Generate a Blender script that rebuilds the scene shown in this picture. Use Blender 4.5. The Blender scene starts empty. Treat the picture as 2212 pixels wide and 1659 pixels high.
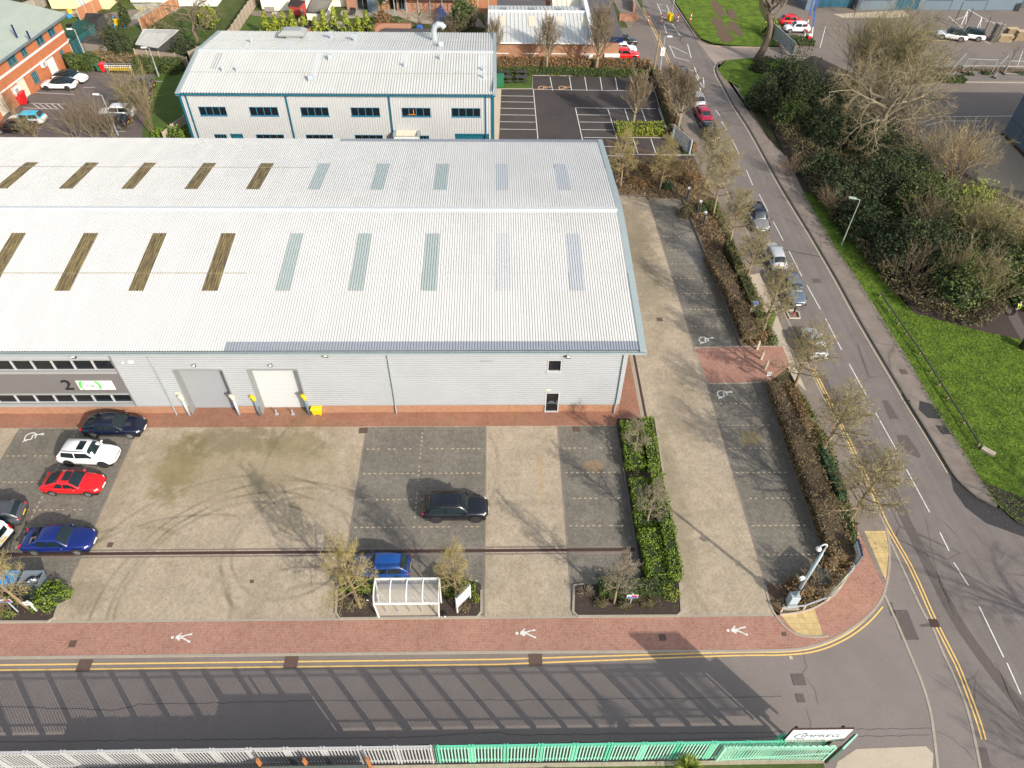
import bpy, math, random
import numpy as np
from mathutils import Vector, Matrix
C = bpy.data.collections.new('site'); bpy.context.scene.collection.children.link(C)
rnd = random.Random(7)
rng = np.random.default_rng(5)
PI = math.pi
# ---------------------------------------------------------------- camera survey
F_, CX_, CY_, H_ = 1550., 1106., 829.5, 45.
TH, YAW, ROLL = math.radians(46.5), .0318, .02
_f = (math.sin(YAW)*math.cos(TH), math.cos(YAW)*math.cos(TH), -math.sin(TH))
_r = (math.cos(YAW), -math.sin(YAW), 0)
_u = (_r[1]*_f[2]-_r[2]*_f[1], _r[2]*_f[0]-_r[0]*_f[2], _r[0]*_f[1]-_r[1]*_f[0])
_c, _s = math.cos(ROLL), math.sin(ROLL)
_R = tuple(_c*a+_s*b for a, b in zip(_r, _u)); _U = tuple(-_s*a+_c*b for a, b in zip(_r, _u))
def ray(x, y): return [_f[i]*F_+_R[i]*(x-CX_)-_U[i]*(y-CY_) for i in range(3)]
def P(x, y, z=0.):                      # survey point -> ground coordinates in metres
    d = ray(x, y); t = (z-H_)/d[2]; return (d[0]*t, d[1]*t, z)
def W(x, y, Y):                         # survey point -> point on the vertical plane at Y
    d = ray(x, y); t = Y/d[1]; return (d[0]*t, Y, H_+d[2]*t)
def WX(x, y, X):
    d = ray(x, y); t = X/d[0]; return (X, d[1]*t, H_+d[2]*t)
def G(pts, z=0.): return [P(x, y, z)[:2] for x, y in pts]

# ---------------------------------------------------------------- node helpers
class S:
    def __init__(s, nt, o): s.nt = nt; s.o = o
    def _m(s, op, b=None, c=None):
        n = s.nt.nodes.new('ShaderNodeMath'); n.operation = op
        s.nt.links.new(s.o, n.inputs[0])
        for i, v in ((1, b), (2, c)):
            if v is None: continue
            if isinstance(v, S): s.nt.links.new(v.o, n.inputs[i])
            else: n.inputs[i].default_value = v
        return S(s.nt, n.outputs[0])
    def __add__(s, b): return s._m('ADD', b)
    __radd__ = __add__
    def __sub__(s, b): return s._m('SUBTRACT', b)
    def __rsub__(s, b): return (s*-1.0)+b
    def __mul__(s, b): return s._m('MULTIPLY', b)
    __rmul__ = __mul__
    def __truediv__(s, b): return s._m('DIVIDE', b)
    def floor(s): return s._m('FLOOR')
    def frac(s): return s._m('FRACT')
    def mod(s, b): return s._m('FLOORED_MODULO', b)
    def lt(s, b): return s._m('LESS_THAN', b)
    def gt(s, b): return s._m('GREATER_THAN', b)
    def abs(s): return s._m('ABSOLUTE')
    def min(s, b): return s._m('MINIMUM', b)
    def max(s, b): return s._m('MAXIMUM', b)
    def sqrt(s): return s._m('SQRT')
    def sin(s): return s._m('SINE')
    def ramp(s, a, b):                   # smoothstep a..b -> 0..1
        n = s.nt.nodes.new('ShaderNodeMapRange'); n.interpolation_type = 'SMOOTHSTEP'
        s.nt.links.new(s.o, n.inputs[0]); n.inputs[1].default_value = a; n.inputs[2].default_value = b
        return S(s.nt, n.outputs[0])
def coords(nt):
    n = nt.nodes.new('ShaderNodeNewGeometry')
    sp = nt.nodes.new('ShaderNodeSeparateXYZ'); nt.links.new(n.outputs['Position'], sp.inputs[0])
    return n, S(nt, sp.outputs[0]), S(nt, sp.outputs[1]), S(nt, sp.outputs[2])
def vec(nt, x, y, z=0.):
    n = nt.nodes.new('ShaderNodeCombineXYZ')
    for i, v in enumerate((x, y, z)):
        if isinstance(v, S): nt.links.new(v.o, n.inputs[i])
        else: n.inputs[i].default_value = v
    return n.outputs[0]
def noise(nt, v, scale, detail=3, rough=.6):
    n = nt.nodes.new('ShaderNodeTexNoise'); n.inputs['Scale'].default_value = scale
    n.inputs['Detail'].default_value = detail; n.inputs['Roughness'].default_value = rough
    if v is not None: nt.links.new(v, n.inputs['Vector'])
    return S(nt, n.outputs['Fac'])
def white(nt, v):
    n = nt.nodes.new('ShaderNodeTexWhiteNoise'); n.noise_dimensions = '3D'; nt.links.new(v, n.inputs['Vector']); return S(nt, n.outputs['Value'])
def mixc(nt, f, a, b):
    n = nt.nodes.new('ShaderNodeMix'); n.data_type = 'RGBA'
    if isinstance(f, S): nt.links.new(f.o, n.inputs[0])
    else: n.inputs[0].default_value = f
    for i, v in ((6, a), (7, b)):
        if isinstance(v, (tuple, list)): n.inputs[i].default_value = (*v[:3], 1)
        else: nt.links.new(v, n.inputs[i])
    return n.outputs[2]
def bright(nt, c, f):                    # colour * scalar
    n = nt.nodes.new('ShaderNodeVectorMath'); n.operation = 'SCALE'
    if isinstance(c, (tuple, list)): n.inputs[0].default_value = c[:3]
    else: nt.links.new(c, n.inputs[0])
    nt.links.new(f.o, n.inputs['Scale']); return n.outputs[0]
MATS = {}
def newmat(name):
    m = bpy.data.materials.new(name); m.use_nodes = True
    nt = m.node_tree; b = nt.nodes['Principled BSDF']; MATS[name] = m
    return m, nt, b
def setc(nt, b, c):
    if isinstance(c, (tuple, list)): b.inputs['Base Color'].default_value = (*c[:3], 1)
    else: nt.links.new(c, b.inputs['Base Color'])
def bump(nt, b, h, strength=.3, dist=.02):
    n = nt.nodes.new('ShaderNodeBump'); n.inputs['Strength'].default_value = strength; n.inputs['Distance'].default_value = dist
    nt.links.new(h.o, n.inputs['Height']); nt.links.new(n.outputs[0], b.inputs['Normal'])
def plain(name, col, rough=.6, metal=0., var=.12, scale=6., coat=0., fine=0., spec=.5):
    m, nt, b = newmat(name)
    g, x, y, z = coords(nt)
    n = noise(nt, g.outputs['Position'], scale, 4)
    f = (n-.5)*(2*var)+1.
    if fine: f = f*((noise(nt, g.outputs['Position'], 40, 2)-.5)*(2*fine)+1.)
    setc(nt, b, bright(nt, col, f))
    b.inputs['Roughness'].default_value = rough; b.inputs['Metallic'].default_value = metal
    b.inputs['Coat Weight'].default_value = coat; b.inputs['Specular IOR Level'].default_value = spec
    return m
def leafmat(name, cols, rough=.6, trans=.25):
    m, nt, b = newmat(name)
    g = nt.nodes.new('ShaderNodeNewGeometry')
    r = nt.nodes.new('ShaderNodeValToRGB'); e = r.color_ramp.elements
    e[0].color = (*cols[0], 1); e[1].color = (*cols[-1], 1); e[1].position = 1.
    for i, c in enumerate(cols[1:-1]):
        k = e.new((i+1)/(len(cols)-1)); k.color = (*c, 1)
    n = noise(nt, g.outputs['Position'], 1.3, 3)
    rr = S(nt, g.outputs['Random Per Island'])*.65+n*.7-.17
    nt.links.new(rr.o, r.inputs[0]); nt.links.new(r.outputs[0], b.inputs['Base Color'])
    b.inputs['Roughness'].default_value = rough
    b.inputs['Specular IOR Level'].default_value = .25
    return m
# herringbone block paving; w = block width in metres
def paving(name, cols, rot=45., w=.105, marks=(), stain=None, joint=.5, blotch=.25, moss=0.):
    m, nt, b = newmat(name)
    g, x, y, z = coords(nt)
    a = math.radians(rot); ca, sa = math.cos(a)/w, math.sin(a)/w
    u = x*ca+y*sa; v = y*ca-x*sa
    fu, fv = u.floor(), v.floor(); du, dv = u.frac(), v.frac()
    k = (fu-fv).mod(4.)
    k0 = k.lt(.5); k1 = k.gt(.5)*k.lt(1.5); k2 = k.gt(1.5)*k.lt(2.5); k3 = k.gt(2.5)
    BIG = 9.
    # distance to joints
    dl = du+(k1*BIG); dr = (1.-du)+(k0*BIG)
    db = dv+(k2*BIG); dt = (1.-dv)+(k3*BIG)
    e = dl.min(dr).min(db.min(dt))
    idv = vec(nt, fu-k1, fv-k2, k.gt(1.5))
    wn = white(nt, idv)
    r = nt.nodes.new('ShaderNodeValToRGB'); el = r.color_ramp.elements
    el[0].color = (*cols[0], 1); el[1].color = (*cols[-1], 1)
    for i, c in enumerate(cols[1:-1]):
        q = el.new((i+1)/(len(cols)-1)); q.color = (*c, 1)
    big = noise(nt, g.outputs['Position'], .35, 5, .65)
    mid = noise(nt, g.outputs['Position'], 1.7, 4, .7)
    nt.links.new((wn*.6+mid*.4).o, r.inputs[0])
    jf = e.ramp(.02, .14)*joint+(1.-joint)
    f = jf*((big-.5)*(2*blotch)+1.)*((mid-.5)*.26+1.)
    # tyre scuffs: rings (cx, cy, radius, half-width, strength)
    wob = noise(nt, g.outputs['Position'], .12, 1)*.9
    brk = noise(nt, g.outputs['Position'], .35, 3).ramp(.3, .7)
    for (cx, cy, R, hw, st) in marks:
        dx = x-cx; dy = y-cy
        d = ((dx*dx+dy*dy).sqrt()-R+wob).abs()
        f = f*(1.-((1.-d.ramp(hw*.3, hw*1.6))*brk*st))
    col = bright(nt, r.outputs[0], f)
    if stain:
        for (cx, cy, sx, sy, c, st) in stain:
            dx = (x-cx)/sx; dy = (y-cy)/sy
            d = (dx*dx+dy*dy).sqrt()+(noise(nt, g.outputs['Position'], 1.1, 4)-.5)*1.6
            col = mixc(nt, (1.-d.ramp(.5, 1.1))*st, col, bright(nt, c, f))
    if moss:
        col = mixc(nt, noise(nt, vec(nt, x+31., y*.5, 0.), .22, 4).ramp(.52, .75)*moss, col, bright(nt, (.17, .15, .05), f))
    setc(nt, b, col); b.inputs['Roughness'].default_value = .85
    b.inputs['Specular IOR Level'].default_value = .2
    return m
def asphalt(name, col, var=.18, rough=.85, streak=0., cracks=0., grain=.35, scale=.3):
    m, nt, b = newmat(name)
    g, x, y, z = coords(nt)
    big = noise(nt, g.outputs['Position'], scale, 6, .72); fine = noise(nt, g.outputs['Position'], 9., 3, .8)
    f = ((big-.5)*(2*var)+1.)*((fine-.5)*(2*grain)+1.)
    if streak:
        s = noise(nt, vec(nt, x*1.1, y*.05, 0.), 1.6, 3)
        f = f*((s-.5)*(2*streak)+1.)
    if cracks:
        vn = nt.nodes.new('ShaderNodeTexVoronoi'); vn.feature = 'DISTANCE_TO_EDGE'; vn.inputs['Scale'].default_value = .16
        wv = nt.nodes.new('ShaderNodeVectorMath'); wv.operation = 'ADD'
        n2 = nt.nodes.new('ShaderNodeTexNoise'); n2.inputs['Scale'].default_value = .9; n2.inputs['Detail'].default_value = 6
        sc = nt.nodes.new('ShaderNodeVectorMath'); sc.operation = 'SCALE'; sc.inputs['Scale'].default_value = 2.2
        nt.links.new(n2.outputs['Color'], sc.inputs[0]); nt.links.new(g.outputs['Position'], wv.inputs[0]); nt.links.new(sc.outputs[0], wv.inputs[1])
        nt.links.new(wv.outputs[0], vn.inputs['Vector'])
        ln = 1.-S(nt, vn.outputs['Distance']).ramp(.002, .012)
        gate = noise(nt, g.outputs['Position'], .12, 2).ramp(.5, .6)
        f = f*(1.-ln*gate*cracks)
    setc(nt, b, bright(nt, col, f)); b.inputs['Roughness'].default_value = rough
    b.inputs['Specular IOR Level'].default_value = .25
    return m
def brickmat(name, c1, c2, mortar, wall='x'):
    m, nt, b = newmat(name)
    g, x, y, z = coords(nt)
    bt = nt.nodes.new('ShaderNodeTexBrick'); nt.links.new(vec(nt, x+y, z, 0.), bt.inputs['Vector'])
    bt.inputs['Scale'].default_value = 1.; bt.inputs['Brick Width'].default_value = .225; bt.inputs['Row Height'].default_value = .075
    bt.inputs['Mortar Size'].default_value = .009; bt.inputs['Bias'].default_value = 0.
    bt.inputs['Color1'].default_value = (*c1, 1); bt.inputs['Color2'].default_value = (*c2, 1); bt.inputs['Mortar'].default_value = (*mortar, 1)
    n = noise(nt, g.outputs['Position'], 2., 4)
    setc(nt, b, bright(nt, bt.outputs['Color'], (n-.5)*.5+1.)); b.inputs['Roughness'].default_value = .9
    return m
def roofmat(name, col, dirt, var=.08, ax='y', rust=None):
    m, nt, b = newmat(name)
    g, x, y, z = coords(nt)
    s = noise(nt, vec(nt, x*3.5, y*.12, 0.) if ax == 'y' else vec(nt, x*.12, y*3.5, 0.), 1.3, 4, .7)
    n = noise(nt, g.outputs['Position'], .25, 4)
    c = bright(nt, col, (n-.5)*(2*var)+1.)
    c = mixc(nt, s.ramp(.5, .8)*.45, c, dirt)
    sh = white(nt, vec(nt, (x/1.0).floor(), (y/4.1).floor(), 0.))
    c = bright(nt, c, (sh-.5)*.06+1.)
    setc(nt, b, c); b.inputs['Roughness'].default_value = .5
    b.inputs['Specular IOR Level'].default_value = .3
    return m
def glassmat(name, col=(.01, .012, .015), rough=.08):
    m, nt, b = newmat(name); setc(nt, b, col); b.inputs['Roughness'].default_value = rough
    b.inputs['Specular IOR Level'].default_value = .5; return m

# ---------------------------------------------------------------- mesh helpers
class MB:
    def __init__(s): s.v = []; s.f = []; s.m = []
    def add(s, vs, fs, m=0):
        n = len(s.v); s.v += [tuple(p) for p in vs]; s.f += [tuple(i+n for i in f) for f in fs]; s.m += [m]*len(fs); return s
    def box(s, x0, x1, y0, y1, z0, z1, m=0):
        return s.add([(x0, y0, z0), (x1, y0, z0), (x1, y1, z0), (x0, y1, z0), (x0, y0, z1), (x1, y0, z1), (x1, y1, z1), (x0, y1, z1)],
                     [(3, 2, 1, 0), (4, 5, 6, 7), (0, 1, 5, 4), (1, 2, 6, 5), (2, 3, 7, 6), (3, 0, 4, 7)], m)
    def obox(s, c, size, rz=0., m=0, rx=0., ry=0.):
        M = Matrix.Translation(c) @ Matrix.Rotation(rz, 4, 'Z') @ Matrix.Rotation(ry, 4, 'Y') @ Matrix.Rotation(rx, 4, 'X')
        a, b_, c_ = size[0]/2, size[1]/2, size[2]/2
        vs = [M @ Vector(p) for p in [(-a, -b_, -c_), (a, -b_, -c_), (a, b_, -c_), (-a, b_, -c_), (-a, -b_, c_), (a, -b_, c_), (a, b_, c_), (-a, b_, c_)]]
        return s.add(vs, [(3, 2, 1, 0), (4, 5, 6, 7), (0, 1, 5, 4), (1, 2, 6, 5), (2, 3, 7, 6), (3, 0, 4, 7)], m)
    def bar(s, a, b, w, h=None, m=0):      # square bar between two points
        h = h or w; a = Vector(a); b = Vector(b); d = (b-a); L = d.length
        if L < 1e-6: return s
        d.normalize(); up = Vector((0, 0, 1)) if abs(d.z) < .95 else Vector((0, 1, 0))
        r = d.cross(up).normalized(); u = r.cross(d)
        vs = []
        for q in (a, b):
            for i, j in ((-1, -1), (1, -1), (1, 1), (-1, 1)): vs.append(q+r*(i*w/2)+u*(j*h/2))
        return s.add(vs, [(0, 1, 2, 3), (7, 6, 5, 4), (0, 4, 5, 1), (1, 5, 6, 2), (2, 6, 7, 3), (3, 7, 4, 0)], m)
    def prism(s, poly, z0, z1, m=0, ms=None):
        A = sum(poly[i][0]*poly[(i+1) % len(poly)][1]-poly[(i+1) % len(poly)][0]*poly[i][1] for i in range(len(poly)))
        if A < 0: poly = poly[::-1]
        n = len(poly)
        s.add([(x, y, z1) for x, y in poly]+[(x, y, z0) for x, y in poly], [tuple(range(n))], m)
        k = len(s.v)-2*n
        for i in range(n):
            j = (i+1) % n; s.f.append((k+i, k+n+i, k+n+j, k+j)); s.m.append(m if ms is None else ms)
        s.f.append(tuple(k+n+i for i in range(n-1, -1, -1))); s.m.append(m if ms is None else ms)
        return s
    def sheet(s, poly, z, m=0):
        A = sum(poly[i][0]*poly[(i+1) % len(poly)][1]-poly[(i+1) % len(poly)][0]*poly[i][1] for i in range(len(poly)))
        if A < 0: poly = poly[::-1]
        return s.add([(x, y, z) for x, y in poly], [tuple(range(len(poly)))], m)
    def strip(s, pts, w, z, m=0, off=0., z0=None):   # flat ribbon (or kerb when z0 given) along a polyline
        L = offs(pts, off+w/2); R = offs(pts, off-w/2)
        n = len(pts)
        if z0 is None:
            return s.add([(x, y, z) for x, y in L]+[(x, y, z) for x, y in R], [(i, n+i, n+i+1, i+1) for i in range(n-1)], m)
        vs = [(x, y, z) for x, y in L]+[(x, y, z) for x, y in R]+[(x, y, z0) for x, y in L]+[(x, y, z0) for x, y in R]
        fs = []
        for i in range(n-1):
            fs += [(i, n+i, n+i+1, i+1), (2*n+i, i, i+1, 2*n+i+1), (n+i, 3*n+i, 3*n+i+1, n+i+1), (3*n+i, 2*n+i, 2*n+i+1, 3*n+i+1)]
        fs += [(0, 2*n, 3*n, n), (n-1, 2*n-1, 4*n-1, 3*n-1)]
        return s.add(vs, fs, m)
    def tube(s, pts, rad, n=8, m=0, cap=True):
        pts = [Vector(p) for p in pts]
        if not isinstance(rad, (list, tuple)): rad = [rad]*len(pts)
        k = len(s.v); prev = None
        for i, p in enumerate(pts):
            d = (pts[min(i+1, len(pts)-1)]-pts[max(i-1, 0)]).normalized()
            up = Vector((0, 0, 1)) if abs(d.z) < .9 else Vector((0, 1, 0))
            if prev is not None: up = prev
            r = d.cross(up).normalized(); u = r.cross(d).normalized(); prev = u
            for j in range(n):
                a = 2*PI*j/n; s.v.append(tuple(p+(r*math.cos(a)+u*math.sin(a))*rad[i]))
        for i in range(len(pts)-1):
            for j in range(n):
                a, b = k+i*n+j, k+i*n+(j+1) % n; s.f.append((a, b, b+n, a+n)); s.m.append(m)
        if cap:
            s.f.append(tuple(k+j for j in range(n-1, -1, -1))); s.m.append(m)
            e = k+(len(pts)-1)*n; s.f.append(tuple(e+j for j in range(n))); s.m.append(m)
        return s
    def cyl(s, c, r, h, n=12, m=0, axis='z', r2=None):
        x, y, z = c; e = {'z': (0, 0, h), 'x': (h, 0, 0), 'y': (0, h, 0)}[axis]
        return s.tube([c, (x+e[0], y+e[1], z+e[2])], [r, r if r2 is None else r2], n, m)
    def ball(s, c, r, n=10, k=6, m=0, sz=1.):
        pts = []; rr = []
        for i in range(k+1):
            a = PI*i/k; pts.append((c[0], c[1], c[2]+r*sz*math.cos(a))); rr.append(max(r*math.sin(a), .001))
        return s.tube(pts, rr, n, m, cap=False)
    def loft(s, rings, m=0, cap=True, closed=True):
        k = len(s.v); n = len(rings[0])
        for r in rings: s.v += [tuple(p) for p in r]
        for i in range(len(rings)-1):
            for j in range(n if closed else n-1):
                a, b = k+i*n+j, k+i*n+(j+1) % n; s.f.append((a, b, b+n, a+n)); s.m.append(m)
        if cap:
            s.f.append(tuple(k+j for j in range(n-1, -1, -1))); s.m.append(m)
            e = k+(len(rings)-1)*n; s.f.append(tuple(e+j for j in range(n))); s.m.append(m)
        return s
    def np_quads(s, V, m=0):              # V: (N,4,3) array
        s._q = getattr(s, '_q', []); s._q.append((V, m)); return s
    def build(s, name, mats, parent=None, world=True, smooth=False, bevel=0.):
        me = bpy.data.meshes.new(name)
        V = np.array(s.v, dtype=np.float64).reshape(-1, 3); faces = list(s.f); mi = list(s.m)
        for (q, m) in getattr(s, '_q', []):
            n0 = len(V); V = np.concatenate([V, q.reshape(-1, 3)])
            faces += [(n0+4*i, n0+4*i+1, n0+4*i+2, n0+4*i+3) for i in range(len(q))]; mi += [m]*len(q)
        if world and parent is not None and parent.name in ORG:
            o, rz = ORG[parent.name]; V = V-np.array(o)
            if rz:
                c_, s_ = math.cos(-rz), math.sin(-rz); V = np.stack([V[:, 0]*c_-V[:, 1]*s_, V[:, 0]*s_+V[:, 1]*c_, V[:, 2]], 1)
        me.from_pydata(V.tolist(), [], faces)
        if not isinstance(mats, (list, tuple)): mats = [mats]
        for m in mats: me.materials.append(MATS[m] if isinstance(m, str) else m)
        if len(mats) > 1: me.polygons.foreach_set('material_index', np.array(mi, dtype=np.int32))
        if smooth: me.polygons.foreach_set('use_smooth', np.ones(len(faces), dtype=bool))
        ob = bpy.data.objects.new(name, me); C.objects.link(ob)
        if parent is not None:
            ob.parent = parent
            if parent.name in ORG: ORG[ob.name] = ORG[parent.name]
        if bevel:
            bv = ob.modifiers.new('b', 'BEVEL'); bv.width = bevel; bv.segments = 1; bv.limit_method = 'ANGLE'
        return ob
ORG = {}
def offs(pts, d):
    out = []
    for i in range(len(pts)):
        a = pts[max(i-1, 0)]; b = pts[min(i+1, len(pts)-1)]
        dx, dy = b[0]-a[0], b[1]-a[1]; L = math.hypot(dx, dy) or 1
        out.append((pts[i][0]-dy/L*d, pts[i][1]+dx/L*d))
    return out
def smooth_line(pts, n=6):               # Catmull-Rom
    out = []
    for i in range(len(pts)-1):
        p0, p1, p2, p3 = pts[max(i-1, 0)], pts[i], pts[i+1], pts[min(i+2, len(pts)-1)]
        for k in range(n):
            t = k/n
            out.append(tuple(.5*((2*p1[j])+(-p0[j]+p2[j])*t+(2*p0[j]-5*p1[j]+4*p2[j]-p3[j])*t*t+(-p0[j]+3*p1[j]-3*p2[j]+p3[j])*t**3) for j in range(2)))
    out.append(tuple(pts[-1])); return out
def tag(o, label=None, cat=None, group=None, kind=None):
    if label: o['label'] = label
    if cat: o['category'] = cat
    if group: o['group'] = group
    if kind: o['kind'] = kind
    return o
def thing(name, label, cat, loc=(0, 0, 0), rz=0., group=None):
    o = bpy.data.objects.new(name, None); C.objects.link(o); o.empty_display_size = .3
    o.location = loc; o.rotation_euler = (0, 0, rz); ORG[o.name] = (tuple(loc), rz)
    return tag(o, label, cat, group)
def solo(mb, name, mats, label, cat, group=None, **k):
    return tag(mb.build(name, mats, **k), label, cat, group)
def struct(mb, name, mats, **k): return tag(mb.build(name, mats, **k), kind='structure')
def copy_tree(src, loc, rz=0., scale=None, label=None, group=None, parent=None):
    r = src.copy(); C.objects.link(r)
    if parent is None: r.location = loc; r.rotation_euler = (0, 0, rz)
    else: r.parent = parent
    if scale: r.scale = scale if isinstance(scale, tuple) else (scale,)*3
    if label: r['label'] = label
    if group: r['group'] = group
    for ch in [c for c in src.children]: copy_tree(ch, None, parent=r)
    return r
# facade frame: F=(ox,oy,angle) ; u along wall, d outwards (right-hand side of u)
def fp(F, u, z, d=0.):
    ox, oy, a = F; return (ox+u*math.cos(a)+d*math.sin(a), oy+u*math.sin(a)-d*math.cos(a), z)
def fbox(mb, F, u0, u1, z0, z1, d0, d1, m=0):
    vs = [fp(F, u, z, d) for z in (z0, z1) for (u, d) in ((u0, d1), (u1, d1), (u1, d0), (u0, d0))]
    return mb.add(vs, [(3, 2, 1, 0), (4, 5, 6, 7), (0, 1, 5, 4), (1, 2, 6, 5), (2, 3, 7, 6), (3, 0, 4, 7)], m)
def breaks(a, b, pitch, depth, prof=((0, 0), (.28, 0), (.32, 1), (.96, 1))):
    out = []; i = math.floor(a/pitch)
    pts = []
    while i*pitch < b+pitch:
        for t, d in prof: pts.append(((i+t)*pitch, d*depth))
        i += 1
    for (t0, d0), (t1, d1) in zip(pts, pts[1:]):
        if t1 <= a or t0 >= b: continue
        if not out:
            tt = max(t0, a); out.append((tt, d0+(d1-d0)*(tt-t0)/(t1-t0)))
        tt = min(t1, b); out.append((tt, d0+(d1-d0)*(tt-t0)/(t1-t0)))
    return out
def corr(mb, F, u0, u1, z0, z1, pitch, depth, way='h', m=0, d=0.):
    if u1-u0 < .01 or z1-z0 < .01: return
    if way == 'h':
        br = breaks(z0, z1, pitch, depth); vs = []
        for t, q in br: vs += [fp(F, u0, t, q+d), fp(F, u1, t, q+d)]
    else:
        br = breaks(u0, u1, pitch, depth); vs = []
        for t, q in br: vs += [fp(F, t, z1, q+d), fp(F, t, z0, q+d)]
    mb.add(vs, [(2*i, 2*i+1, 2*i+3, 2*i+2) for i in range(len(br)-1)], m)
def holed(U0, U1, Z0, Z1, holes):         # split a wall rectangle round openings
    us = sorted({U0, U1, *[h[0] for h in holes], *[h[1] for h in holes]}); us = [u for u in us if U0 <= u <= U1]
    out = []
    for a, b in zip(us, us[1:]):
        c = (a+b)/2; hs = sorted([(h[2], h[3]) for h in holes if h[0] < c < h[1]]); z = Z0
        for h0, h1 in hs:
            if h0 > z: out.append((a, b, z, min(h0, Z1)))
            z = max(z, h1)
            if z >= Z1: break
        if z < Z1: out.append((a, b, z, Z1))
    return out
def window(F, u0, u1, z0, z1, parent, fm, gm, nx=1, nz=1, fw=.06, d=.0, proud=.05, sill=True, cm=None, wm=.05):
    f = MB()
    fbox(f, F, u0, u1, z1-fw, z1, d, d+proud); fbox(f, F, u0, u1, z0, z0+fw, d, d+proud)
    fbox(f, F, u0, u0+fw, z0+fw, z1-fw, d, d+proud); fbox(f, F, u1-fw, u1, z0+fw, z1-fw, d, d+proud)
    for i in range(1, nx):
        u = u0+(u1-u0)*i/nx; fbox(f, F, u-wm/2, u+wm/2, z0+fw, z1-fw, d+.012, d+proud-.004)
    for i in range(1, nz):
        z = z0+(z1-z0)*i/nz; fbox(f, F, u0+fw, u1-fw, z-wm/2, z+wm/2, d+.014, d+proud-.006)
    if sill: fbox(f, F, u0-.05, u1+.05, z0-.05, z0, d, d+proud+.08)
    o = f.build('window', fm, parent)
    p = MB(); fbox(p, F, u0+fw*.5, u1-fw*.5, z0+fw*.5, z1-fw*.5, d+.001, d+.01); p.build('pane', gm, o)
    return o
def text_mesh(name, s, size, mat, parent, M, extr=.01, align='CENTER', sx=1.):
    cu = bpy.data.curves.new(name, 'FONT'); cu.body = s; cu.size = size; cu.extrude = extr; cu.align_x = align; cu.align_y = 'CENTER'
    t = bpy.data.objects.new(name, cu); C.objects.link(t)
    dg = bpy.context.evaluated_depsgraph_get(); me = bpy.data.meshes.new_from_object(t.evaluated_get(dg))
    bpy.data.objects.remove(t); me.name = name
    me.transform(M @ Matrix.Diagonal((sx, 1, 1, 1)))
    me.materials.clear(); me.materials.append(MATS[mat])
    o = bpy.data.objects.new(name, me); C.objects.link(o)
    if parent is not None:
        if parent.name in ORG:
            l, rz = ORG[parent.name]; me.transform((Matrix.Translation(l) @ Matrix.Rotation(rz, 4, 'Z')).inverted())
        o.parent = parent
    return o
def fmat(F, u, z, d):                     # text frame standing on a facade
    a = F[2]; return Matrix.Translation(fp(F, u, z, d)) @ Matrix.Rotation(a, 4, 'Z') @ Matrix.Rotation(PI/2, 4, 'X')
# ---------------------------------------------------------------- foliage
def leafq(pts, size, up=None, jit=1., asp=.6):
    """leaf-sized quads at the points (N,3), random orientation biased along up (N,3)"""
    n = len(pts)
    a = rng.normal(size=(n, 3))*jit
    if up is not None: a = a+up*1.4
    a /= np.linalg.norm(a, axis=1, keepdims=True)+1e-9
    t = rng.normal(size=(n, 3)); t = np.cross(a, t); t /= np.linalg.norm(t, axis=1, keepdims=True)+1e-9
    b = np.cross(a, t)
    s = size*(.6+.8*rng.random((n, 1)))
    t = t*s*.5; b = b*s*.5*asp
    q = np.stack([pts-t-b*.2, pts-b, pts+t+b*.1, pts+b], 1)
    return q
def lump(p, f=1., amp=.2, seed=0.):       # cheap smooth displacement field
    x, y, z = p[:, 0]*f+seed, p[:, 1]*f+seed*1.7, p[:, 2]*f
    return amp*(np.sin(x*1.7+np.sin(y*1.3))*np.cos(y*2.1+z)+.6*np.sin(x*3.9+z*2.)*np.sin(y*4.3+1.))
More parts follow.
